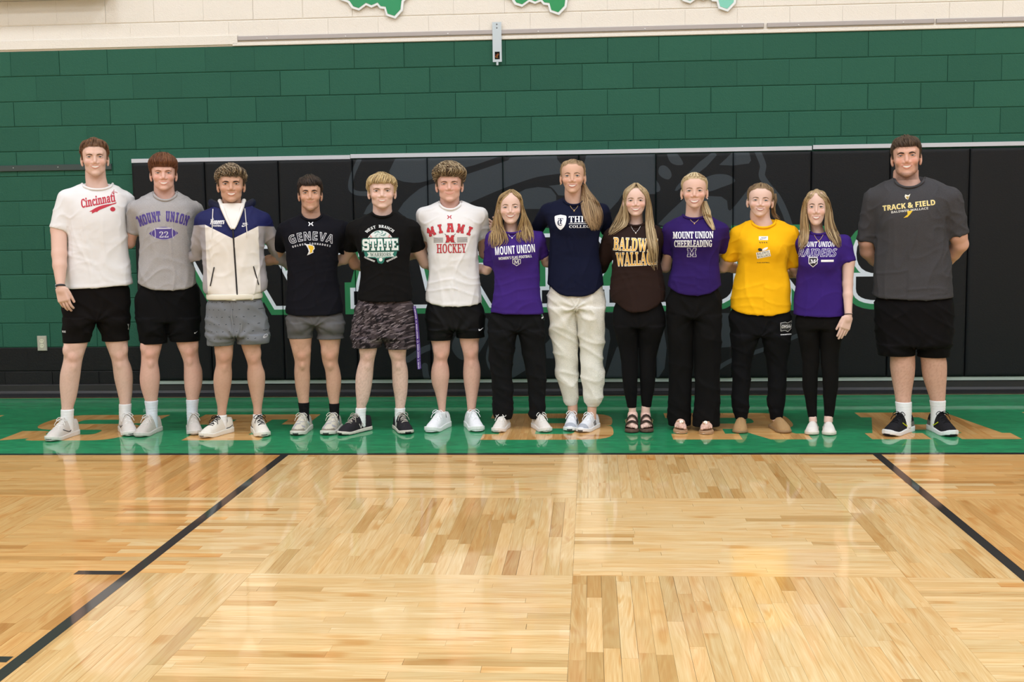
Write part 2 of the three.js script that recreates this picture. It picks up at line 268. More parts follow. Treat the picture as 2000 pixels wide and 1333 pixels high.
// vented rubber base along the wall
{
  const s = new THREE.Shape([[0, 0], [0.085, 0], [0.085, 0.012], [0.03, 0.03], [0.022, 0.05], [0.02, 0.098], [0.014, 0.104], [0, 0.104]].map(([a, b]) => new THREE.Vector2(a, b)));
  const g = new THREE.ExtrudeGeometry(s, { depth: ROOM.x1 - ROOM.x0, bevelEnabled: false }); g.rotateY(Math.PI / 2); g.scale(1, 1, -1); g.index || 0;
  const p = g.attributes.position; for (let i = 0; i < p.count; i++) { const x = p.getX(i), z = p.getZ(i); p.setX(i, ROOM.x0 + x); p.setZ(i, Math.abs(z)); }
  g.computeVertexNormals();
  tag(plain('baseboard_back', g, std(rgb(0.010, 0.010, 0.011), 0.42, { side: THREE.DoubleSide })), 'black vented rubber base at the foot of the block wall');
}

// ---------------------------------------------------------------- wall pads
const PAD = { x0: -2.671, w: 0.6095, n: 13, y0: 0.137, y1: 1.932, z: 0.052 };
const PADPX = 512, PADTEX = [0, 1].map((half) => canvasTex(2048, 1024, (g) => {
  const hx = PAD.x0 + half * 4;                            // metres at the left edge of this half
  const S = (x) => (x - hx) * PADPX, T = (y) => (1.95 - y) * PADPX;
  g.fillStyle = '#0f1113'; g.fillRect(0, 0, 2048, 1024);
  const path = (pts) => { g.beginPath(); pts.forEach(([x, y], i) => (i ? g.lineTo(S(x), T(y)) : g.moveTo(S(x), T(y)))); };
  const curve = (pts, close) => {                          // Catmull-Rom through points
    g.beginPath(); const n = pts.length, P = (i) => pts[close ? (i + n) % n : clamp(i, 0, n - 1)];
    g.moveTo(S(pts[0][0]), T(pts[0][1]));
    for (let i = 0; i < (close ? n : n - 1); i++) { const a = P(i - 1), b = P(i), c = P(i + 1), d = P(i + 2); g.bezierCurveTo(S(b[0] + (c[0] - a[0]) / 6), T(b[1] + (c[1] - a[1]) / 6), S(c[0] - (d[0] - b[0]) / 6), T(c[1] - (d[1] - b[1]) / 6), S(c[0]), T(c[1])); }
  };
  const GREY = '#363c40';
  g.lineJoin = 'round'; g.lineCap = 'round';
  for (const [kind, w, ...pts] of PADART) {
    if (kind === 'fill') { curve(pts, true); g.fillStyle = GREY; g.fill(); }
    if (kind === 'poly') { path(pts); g.closePath(); g.fillStyle = GREY; g.fill(); }
    if (kind === 'dark') { curve(pts, false); g.strokeStyle = '#0f1113'; g.lineWidth = w * PADPX; g.stroke(); }
    if (kind === 'line') { curve(pts, false); g.strokeStyle = GREY; g.lineWidth = w * PADPX; g.stroke(); }
  }
  // lettering: green rim, white line, black face
  g.lineJoin = 'miter';
  for (const [col, w] of [['#2f7d4e', 0.150], ['#dfe4ea', 0.062], [null, 0]]) for (const [ch, x0, x1] of PADWORD) {
    const rings = glyphRings(ch, x0, 0, x1 - x0, 1).map((r) => r.map(([a, b]) => [a, lerp(PADTEXT.top, PADTEXT.bottom, b)]));
    g.beginPath(); for (const r of rings) { r.forEach(([x, y], i) => (i ? g.lineTo(S(x), T(y)) : g.moveTo(S(x), T(y)))); g.closePath(); }
    if (col) { g.strokeStyle = col; g.lineWidth = w * PADPX; g.stroke(); } else { g.fillStyle = '#101113'; g.fill('evenodd'); }
  }
}));
const vinylBump = dataTex(256, 256, (u, v) => 0.5 * n200(u, v) + 0.5 * n96(u, v), { repeat: [5, 5] });
{
  const mats = PADTEX.map((t) => phys(0xffffff, 0.55, { map: t, specularIntensity: 0.5, bumpMap: vinylBump, bumpScale: 0.0006 }));
  const w = PAD.w - 0.005, h = PAD.y1 - PAD.y0, d = PAD.z - 0.002;
  const where = ['leftmost of the row, beside the bare green wall', ...['second', 'third', 'fourth', 'fifth', 'sixth', 'seventh', 'eighth', 'ninth'].map((n) => n + ' from the left end of the row'), 'tenth in the row, left of the big person in charcoal', 'eleventh in the row, behind the big person in charcoal', 'twelfth in the row, at the right edge', 'thirteenth and last of the row on the right'];
  for (let k = 0; k < PAD.n; k++) {
    const x = PAD.x0 + (k + 0.5) * PAD.w, half = x > PAD.x0 + 4 ? 1 : 0;
    // pillowed vinyl front: grid with rounded rim
    const g = new THREE.PlaneGeometry(1, 1, 16, 30), p = g.attributes.position, uv = g.attributes.uv;
    for (let i = 0; i < p.count; i++) {
      const a = p.getX(i) * 2, b = p.getY(i) * 2, ea = Math.sign(a) * (1 - Math.pow(1 - Math.abs(a), 1.8)), eb = Math.sign(b) * (1 - Math.pow(1 - Math.abs(b), 2.2));
      const X = ea * w / 2, Y = eb * h / 2, dx = w / 2 - Math.abs(X), dy = h / 2 - Math.abs(Y), e = Math.min(dx, dy), r = 0.014;
      const z = e < r ? Math.sqrt(r * r - (r - e) ** 2) - r : 0;
      p.setXYZ(i, X, Y, d + z + 0.0012 * noise3(X * 5 + k * 3.1, Y * 3, k));
      uv.setXY(i, (x + X - (PAD.x0 + half * 4)) * PADPX / 2048, 1 - (1.95 - ((PAD.y0 + PAD.y1) / 2 + Y)) * PADPX / 1024);
    }
    g.computeVertexNormals();
    const o = group('wall_pad', `black padded vinyl wall pad, ${where[k]}`, 'wall pad', 'wall pads behind the group', [x, (PAD.y0 + PAD.y1) / 2, 0]);
    tag(mesh('pad_front', g, mats[half], o), 'printed vinyl front');
    mesh('pad_board', box(-w / 2, w / 2, -h / 2, h / 2, 0.002, d - 0.014), std(0x101011, 0.6), o);
  }
  const alu = std(0xc9cbd0, 0.35, { metalness: 0.25 });
  let i = 0;
  for (const [a, b, lift] of [[PAD.x0 - 0.002, -0.86, 0], [-0.858, 2.82, 0.006], [2.828, 5.3, 0.012]]) {
    const o = group('pad_rail', ['pale metal top rail over the wall pads, left length', 'pale metal top rail over the wall pads, middle length', 'pale metal top rail over the wall pads, right length'][i++], 'rail', 'top rails of the wall pads', [(a + b) / 2, PAD.y1 + lift, 0]);
    const L = (b - a) / 2;
    mesh('rail_face', chamferBox(2 * L, 0.033, 0.006, 0.002).translate(0, 0.019, 0.026), alu, o);
    mesh('rail_shelf', box(-L, L, 0.0335, 0.036, 0.0, 0.028), alu, o);
  }
  tag(mesh('foot_rail', box(PAD.x0, 5.3, PAD.y0 - 0.032, PAD.y0 - 0.004, 0.0, 0.03), std(rgb(0.50, 0.56, 0.52), 0.5)), 'pale grey strip running under all the wall pads', 'rail');
}

// ---------------------------------------------------------------- fittings on the wall
const screwGeo = new THREE.SphereGeometry(0.006, 8, 5).scale(1, 1, 0.5);
{
  const steel = std(rgb(0.42, 0.38, 0.36), 0.5, { metalness: 0.2 }), bright = std(0xdadcdc, 0.35, { metalness: 0.4 });
  const labels = ['long grey wall rail under the cream wall, longest length', 'grey wall rail length right of the metal bracket', 'grey wall rail, length at the right edge'];
  [[-1.755, 2.44], [2.465, 3.745], [3.76, 5.2]].forEach(([a, b], i) => {
    const o = group('wall_rail', labels[i], 'rail', 'grey rails on the cream wall', [(a + b) / 2, GREEN_TOP + 0.058, 0]), L = (b - a) / 2;
    mesh('bar', chamferBox(2 * L, 0.036, 0.02, 0.005), steel, o);
    for (let k = 0; k < Math.round(L * 2 / 0.75); k++) { const s = mesh('screw', screwGeo, bright, o); s.position.set(-L + 0.2 + k * 0.75 + rr(-0.1, 0.1), -0.004, 0.021); }
  });
  tag(mesh('cream_ledge', chamferBox(6.6, 0.075, 0.012, 0.003).translate(-1.755 - 3.3, GREEN_TOP + 0.05, 0), CREAMS[0]), 'cream wooden batten low on the cream wall at the left', 'batten');
  tag(mesh('cream_ledge', chamferBox(7.1, 0.028, 0.012, 0.004).translate(1.75, GREEN_TOP + 0.014, 0), CREAMS[1]), 'thin cream batten along the top of the green paint', 'batten');
  // dark bar on the green wall at the left
  const bar = group('wall_bar', 'dark green metal bar screwed to the green wall behind the leftmost man', 'bar', null, [-3.66, 1.909, 0]);
  mesh('bar', chamferBox(1.62, 0.05, 0.016, 0.004), std(rgb(0.035, 0.055, 0.05), 0.45), bar);
  for (const x of [-0.28, -0.02, 0.36, 0.6]) { const s = mesh('screw', screwGeo, bright, bar); s.position.set(x, 0.004, 0.016); s.scale.setScalar(0.6); }
  // galvanised bracket with an open box
  const br = group('metal_bracket', 'galvanised metal strip with a square opening on the wall above the tall woman', 'bracket', null, [0.345, 2.70, 0]);
  const galv = std(rgb(0.50, 0.57, 0.60), 0.36, { metalness: 0.55 });
  const sh = rect(-0.036, 0.036, -0.02, 0.29); sh.holes.push(rect(-0.02, 0.02, 0.0, 0.06, THREE.Path));
  mesh('strip', new THREE.ExtrudeGeometry(sh, { depth: 0.004, bevelEnabled: false }).translate(0, 0, 0.022), galv, br);
  mesh('strip_back', box(-0.02, 0.02, -0.002, 0.062, 0.0, 0.004), std(0x120c0a, 0.8), br);
  mesh('hook', box(-0.008, 0.008, -0.045, -0.02, 0.018, 0.024), galv, br);
  for (const y of [0.255, 0.283]) { const s = mesh('screw', screwGeo, std(0x6d6f70, 0.4, { metalness: 0.5 }), br); s.position.set(0, y - 0.01, 0.027); }
  for (let k = 0; k < 5; k++) {
    const c = new THREE.CatmullRomCurve3([0, 1, 2, 3].map(() => new THREE.Vector3(rr(-0.016, 0.016), rr(0.005, 0.055), rr(0.008, 0.02))));
    mesh('wire', new THREE.TubeGeometry(c, 12, 0.0018, 5), std([0xc0431e, 0xd86a2c, 0x8f2d18, 0xb9a23c, 0x333333][k], 0.5), br);
  }
  // power outlet
  const ou = group('power_outlet', 'steel double power outlet plate low on the green wall at the left', 'outlet', null, [-3.522, 0.452, 0]);
  mesh('cover_plate', chamferBox(0.082, 0.126, 0.012, 0.004).translate(0, 0, 0), std(rgb(0.46, 0.45, 0.38), 0.35, { metalness: 0.3 }), ou);
  const ivory = std(0xd9d6bd, 0.45), slot = std(0x1a1a18, 0.6);
  for (const s of [-1, 1]) {
    const r = mesh('receptacle', new THREE.CylinderGeometry(0.0175, 0.0175, 0.004, 20).rotateX(Math.PI / 2).translate(0, s * 0.02, 0.0125), ivory, ou);
    for (const t of [-1, 1]) mesh('slot', box(t * 0.007 - 0.0012, t * 0.007 + 0.0012, s * 0.02 - 0.002, s * 0.02 + 0.008, 0.0142, 0.0152), slot, r);
  }
  // green state-shaped signs above
  const OHIO = [[-0.38, 0.36], [-0.06, 0.36], [0.0, 0.31], [0.08, 0.33], [0.16, 0.38], [0.25, 0.42], [0.25, 0.16], [0.235, 0.02], [0.215, -0.07], [0.16, -0.115], [0.15, -0.185], [0.10, -0.235], [0.045, -0.215], [0.03, -0.16], [-0.01, -0.155], [-0.035, -0.125], [-0.085, -0.145], [-0.13, -0.125], [-0.19, -0.165], [-0.235, -0.15], [-0.265, -0.105], [-0.32, -0.085], [-0.38, -0.03]];
  const sgn = (s) => OHIO.map(([x, y]) => new THREE.Vector2(x * s, y * s));
  [[-0.57, 3.290, 0x1f8f5a, 0x2a9b78, 'green state-shaped wall sign with white rim, leftmost of three'], [0.735, 3.285, 0x189050, 0x27a06a, 'green state-shaped wall sign with white rim, middle of three'], [2.055, 3.278, 0x7fcdb6, 0x8fd6c4, 'pale mint state-shaped wall sign with white rim, rightmost of three']].forEach(([x, y, c, c2, lab]) => {
    const o = group('state_sign', lab, 'sign', 'state-shaped signs on the cream wall', [x, y, 0]);
    mesh('white_backing', new THREE.ExtrudeGeometry(new THREE.Shape(sgn(1)), { depth: 0.01, bevelEnabled: true, bevelThickness: 0.002, bevelSize: 0.016, bevelSegments: 2 }).translate(0, 0, 0.014), std(0xe9eeee, 0.4), o);
    mesh('green_face', new THREE.ExtrudeGeometry(new THREE.Shape(sgn(0.985)), { depth: 0.004, bevelEnabled: false }).translate(0, 0, 0.025), std(c, 0.4), o);
  });
  // unseen board added above the frame to shade the cream wall at the upper left
  const sb = group('scoreboard', 'dark green board added out of view to shade the cream wall at the left', 'scoreboard', null, [-3.93, 3.90, 0]);
  mesh('case', box(-1.15, 1.15, -0.62, 0.62, 0.01, 0.2), std(0x14452f, 0.5), sb);
  mesh('display_panel', box(-1.05, 1.05, -0.52, 0.52, 0.2, 0.205), std(0x0c0d0d, 0.4), sb);
}
// ---------------------------------------------------------------- solid modelling: distance fields meshed with surface nets
const smin = (a, b, k) => { const h = Math.max(k - Math.abs(a - b), 0) / k; return Math.min(a, b) - h * h * k * 0.25; };
const smax = (a, b, k) => -smin(-a, -b, k);
function cap(a, b) {                                     // tapered capsule between [x, y, z, r] and [x, y, z, r]
  const [ax, ay, az, ra] = a, [bx, by, bz, rb] = b, dx = bx - ax, dy = by - ay, dz = bz - az, l2 = dx * dx + dy * dy + dz * dz || 1e-9;
  return (x, y, z) => {
    const px = x - ax, py = y - ay, pz = z - az, t = clamp((px * dx + py * dy + pz * dz) / l2, 0, 1);
    return Math.hypot(px - dx * t, py - dy * t, pz - dz * t) - ra - (rb - ra) * t;
  };
}
function ell(cx, cy, cz, rx, ry, rz) {
  const m = Math.min(rx, ry, rz);
  return (x, y, z) => { const a = (x - cx) / rx, b = (y - cy) / ry, c = (z - cz) / rz, q = Math.sqrt(a * a + b * b + c * c); if (q < 1e-4) return -m; const r = Math.hypot(x - cx, y - cy, z - cz); return r * (1 - 1 / q); };
}
// stack of rounded cross-sections [y, cx, rx, cz, rz]; exponent p squares them off
function loft(rows, p = 2, capR = 0.01) {
  rows = [...rows].sort((a, b) => a[0] - b[0]);
  const N = 160, y0 = rows[0][0], y1 = rows[rows.length - 1][0], T = [0, 1, 2, 3].map(() => new Float32Array(N + 1));
  let k = 0;
  for (let i = 0; i <= N; i++) {
    const y = y0 + (y1 - y0) * i / N; while (k < rows.length - 2 && y > rows[k + 1][0]) k++;
    const A = rows[Math.max(0, k - 1)], B = rows[k], C = rows[k + 1], D = rows[Math.min(rows.length - 1, k + 2)], h = C[0] - B[0], t = (y - B[0]) / h;
    for (let c = 0; c < 4; c++) {
      const b = B[c + 1], d = C[c + 1], m = (d - b) / h;
      let m0 = (d - A[c + 1]) / (C[0] - A[0] || 1e-9), m1 = (D[c + 1] - b) / (D[0] - B[0] || 1e-9);
      if (B === A) m0 = m; if (D === C) m1 = m;
      const t2 = t * t, t3 = t2 * t; T[c][i] = b * (2 * t3 - 3 * t2 + 1) + m0 * h * (t3 - 2 * t2 + t) + d * (-2 * t3 + 3 * t2) + m1 * h * (t3 - t2);
    }
  }
  const at = (y, c) => { const f = clamp((y - y0) / (y1 - y0), 0, 1) * N, i = Math.min(N - 1, f | 0); return T[c][i] + (T[c][i + 1] - T[c][i]) * (f - i); };
  const fn = (x, y, z) => {
    const f = clamp((y - y0) / (y1 - y0), 0, 1) * N, i = Math.min(N - 1, f | 0), u = f - i;
    const cx = T[0][i] + (T[0][i + 1] - T[0][i]) * u, rx = T[1][i] + (T[1][i + 1] - T[1][i]) * u, cz = T[2][i] + (T[2][i + 1] - T[2][i]) * u, rz = T[3][i] + (T[3][i + 1] - T[3][i]) * u;
    const dx = x - cx, dz = z - cz, a = Math.abs(dx) / rx, b = Math.abs(dz) / rz, q = p === 2 ? Math.sqrt(a * a + b * b) : Math.pow(Math.pow(a, p) + Math.pow(b, p), 1 / p);
    const d = q < 1e-3 ? -Math.min(rx, rz) : Math.hypot(dx, dz) * (1 - 1 / q);
    return smax(d, Math.max(y - y1, y0 - y), capR);
  };
  fn.at = at; fn.y0 = y0; fn.y1 = y1; return fn;
}
const blend = (k, ...f) => (x, y, z) => { let d = f[0](x, y, z); for (let i = 1; i < f.length; i++) d = smin(d, f[i](x, y, z), k); return d; };
function solid(fn, lo, hi, cell, opt = {}) {
  const n = [0, 1, 2].map((i) => Math.ceil((hi[i] - lo[i]) / cell) + 1), [nx, ny, nz] = n, V = new Float32Array(nx * ny * nz), B = 6, id = (i, j, k) => (k * ny + j) * nx + i;
  const live = [];
  for (let k = 0; k < nz; k += B) for (let j = 0; j < ny; j += B) for (let i = 0; i < nx; i += B) {
    const c = fn(lo[0] + (i + B / 2) * cell, lo[1] + (j + B / 2) * cell, lo[2] + (k + B / 2) * cell), far = Math.abs(c) > B * cell * 0.9 * (opt.lip ?? 1.7);
    const I = Math.min(nx, i + B), J = Math.min(ny, j + B), K = Math.min(nz, k + B);
    for (let kk = k; kk < K; kk++) for (let jj = j; jj < J; jj++) for (let ii = i; ii < I; ii++) V[id(ii, jj, kk)] = far ? c : fn(lo[0] + ii * cell, lo[1] + jj * cell, lo[2] + kk * cell);
  }
  const pos = [], vid = new Int32Array(nx * ny * nz).fill(-1), idx = [], e = cell * 0.35;
  for (let k = 0; k < nz - 1; k++) for (let j = 0; j < ny - 1; j++) for (let i = 0; i < nx - 1; i++) {
    const a = id(i, j, k), s0 = V[a] < 0;
    if ((V[a + 1] < 0) === s0 && (V[a + nx] < 0) === s0 && (V[a + nx + 1] < 0) === s0) { const b = a + nx * ny; if ((V[b] < 0) === s0 && (V[b + 1] < 0) === s0 && (V[b + nx] < 0) === s0 && (V[b + nx + 1] < 0) === s0) continue; }
    let X = 0, Y = 0, Z = 0, c = 0;
    for (let d = 0; d < 3; d++) for (let u = 0; u < 2; u++) for (let v = 0; v < 2; v++) {
      const o = [0, 0, 0]; o[(d + 1) % 3] = u; o[(d + 2) % 3] = v; const p = [...o]; p[d] = 1;
      const A = V[id(i + o[0], j + o[1], k + o[2])], C = V[id(i + p[0], j + p[1], k + p[2])];
      if ((A < 0) !== (C < 0)) { const t = A / (A - C); X += i + o[0] + (p[0] - o[0]) * t; Y += j + o[1] + (p[1] - o[1]) * t; Z += k + o[2] + (p[2] - o[2]) * t; c++; }
    }
    X = lo[0] + X / c * cell; Y = lo[1] + Y / c * cell; Z = lo[2] + Z / c * cell;
    for (let s = 0; s < 2; s++) {
      const f = fn(X, Y, Z), gx = (fn(X + e, Y, Z) - f) / e, gy = (fn(X, Y + e, Z) - f) / e, gz = (fn(X, Y, Z + e) - f) / e, g = gx * gx + gy * gy + gz * gz;
      if (g > 0.05) { const q = clamp(f / g, -cell * 0.6, cell * 0.6); X -= gx * q; Y -= gy * q; Z -= gz * q; }
    }
    vid[a] = pos.length / 3; pos.push(X, Y, Z);
  }
  const quad = (a, b, c, d, flip) => { if (a < 0 || b < 0 || c < 0 || d < 0) return; if (flip) idx.push(a, c, b, a, d, c); else idx.push(a, b, c, a, c, d); };
  for (let k = 1; k < nz - 1; k++) for (let j = 1; j < ny - 1; j++) for (let i = 1; i < nx - 1; i++) {
    const a = id(i, j, k), s = V[a] < 0;
    if ((V[a + 1] < 0) !== s) quad(vid[id(i, j - 1, k - 1)], vid[id(i, j, k - 1)], vid[a], vid[id(i, j - 1, k)], !s);
    if ((V[a + nx] < 0) !== s) quad(vid[id(i - 1, j, k - 1)], vid[id(i, j, k - 1)], vid[a], vid[id(i - 1, j, k)], s);
    if ((V[a + nx * ny] < 0) !== s) quad(vid[id(i - 1, j - 1, k)], vid[id(i, j - 1, k)], vid[a], vid[id(i - 1, j, k)], !s);
  }
  const g = new THREE.BufferGeometry();
  g.setAttribute('position', new THREE.Float32BufferAttribute(pos, 3)); g.setIndex(idx);
  g.computeVertexNormals();
  if (opt.disp) { const P = g.attributes.position, N = g.attributes.normal; for (let i = 0; i < P.count; i++) { const x = P.getX(i), y = P.getY(i), z = P.getZ(i), d = opt.disp(x, y, z, N.getX(i), N.getY(i), N.getZ(i)); P.setXYZ(i, x + N.getX(i) * d, y + N.getY(i) * d, z + N.getZ(i) * d); } g.computeVertexNormals(); }
  const P = g.attributes.position, uv = new Float32Array(P.count * 2);
  for (let i = 0; i < P.count; i++) { uv[2 * i] = P.getX(i) + P.getZ(i) * 0.8; uv[2 * i + 1] = P.getY(i); }
  g.setAttribute('uv', new THREE.BufferAttribute(uv, 2));
  if (opt.color) paintBy(g, opt.color);
  return g;
}
function paintBy(g, fn) {
  const P = g.attributes.position, N = g.attributes.normal, c = new Float32Array(P.count * 3);
  for (let i = 0; i < P.count; i++) { const v = fn(P.getX(i), P.getY(i), P.getZ(i), N.getZ(i)); c[3 * i] = v[0]; c[3 * i + 1] = v[1]; c[3 * i + 2] = v[2]; }
  g.setAttribute('color', new THREE.BufferAttribute(c, 3)); return g;
}
const mix3 = (a, b, t) => [lerp(a[0], b[0], t), lerp(a[1], b[1], t), lerp(a[2], b[2], t)];
// tube through points with radii per point, tapering; colour per tube
function lock(pts, rad, sides = 5, color, flatness = 1) {
  const c = new THREE.CatmullRomCurve3(pts.map((p) => new THREE.Vector3(...p))), n = Math.max(4, pts.length * 2), P = [], I = [], C = [];
  const fr = c.computeFrenetFrames(n, false);
  for (let i = 0; i <= n; i++) {
    const t = i / n, o = c.getPoint(t), r = typeof rad === 'function' ? rad(t) : rad * (t < 0.15 ? 0.6 + t * 2.7 : 1) * (t > 0.6 ? Math.max(0.12, 1 - (t - 0.6) / 0.42) : 1);
    for (let s = 0; s < sides; s++) { const a = s / sides * 2 * Math.PI, x = Math.cos(a) * r, y = Math.sin(a) * r * flatness, N = fr.normals[i], Bn = fr.binormals[i]; P.push(o.x + N.x * x + Bn.x * y, o.y + N.y * x + Bn.y * y, o.z + N.z * x + Bn.z * y); if (color) C.push(...color); }
    if (i < n) for (let s = 0; s < sides; s++) { const a = i * sides + s, b = i * sides + (s + 1) % sides; I.push(a, b, a + sides, b, b + sides, a + sides); }
  }
  for (const [o, f] of [[0, 1], [n * sides, 0]]) for (let s = 1; s < sides - 1; s++) f ? I.push(o, o + s + 1, o + s) : I.push(o, o + s, o + s + 1);
  const g = new THREE.BufferGeometry(); g.setAttribute('position', new THREE.Float32BufferAttribute(P, 3)); g.setIndex(I); if (color) g.setAttribute('color', new THREE.Float32BufferAttribute(C, 3));
  g.computeVertexNormals(); return g;
}
const strip = (g) => { for (const k of Object.keys(g.attributes)) if (!['position', 'normal', 'color'].includes(k)) g.deleteAttribute(k); return g; };
const join = (list) => mergeGeometries(list.filter(Boolean).map(strip));
// front patch of a garment that carries a print, a hair proud of the cloth; uv runs over the rectangle
function patch(g, x0, x1, y0, y1, lift = 0.0014, minz = 0.15) {
  const P = g.attributes.position, N = g.attributes.normal, ix = g.index.array, map = new Map(), p = [], nn = [], uv = [], out = [];
  const ok = (i) => P.getX(i) > x0 - 0.012 && P.getX(i) < x1 + 0.012 && P.getY(i) > y0 - 0.012 && P.getY(i) < y1 + 0.012 && N.getZ(i) > minz;
  const put = (i) => { let k = map.get(i); if (k === undefined) { k = p.length / 3; map.set(i, k); const x = P.getX(i), y = P.getY(i); p.push(x + N.getX(i) * lift, y + N.getY(i) * lift, P.getZ(i) + N.getZ(i) * lift); nn.push(N.getX(i), N.getY(i), N.getZ(i)); uv.push((x - x0) / (x1 - x0), (y - y0) / (y1 - y0)); } return k; };
  for (let t = 0; t < ix.length; t += 3) if (ok(ix[t]) && ok(ix[t + 1]) && ok(ix[t + 2])) out.push(put(ix[t]), put(ix[t + 1]), put(ix[t + 2]));
  const q = new THREE.BufferGeometry(); q.setAttribute('position', new THREE.Float32BufferAttribute(p, 3)); q.setAttribute('normal', new THREE.Float32BufferAttribute(nn, 3)); q.setAttribute('uv', new THREE.Float32BufferAttribute(uv, 2)); q.setIndex(out); return q;
}
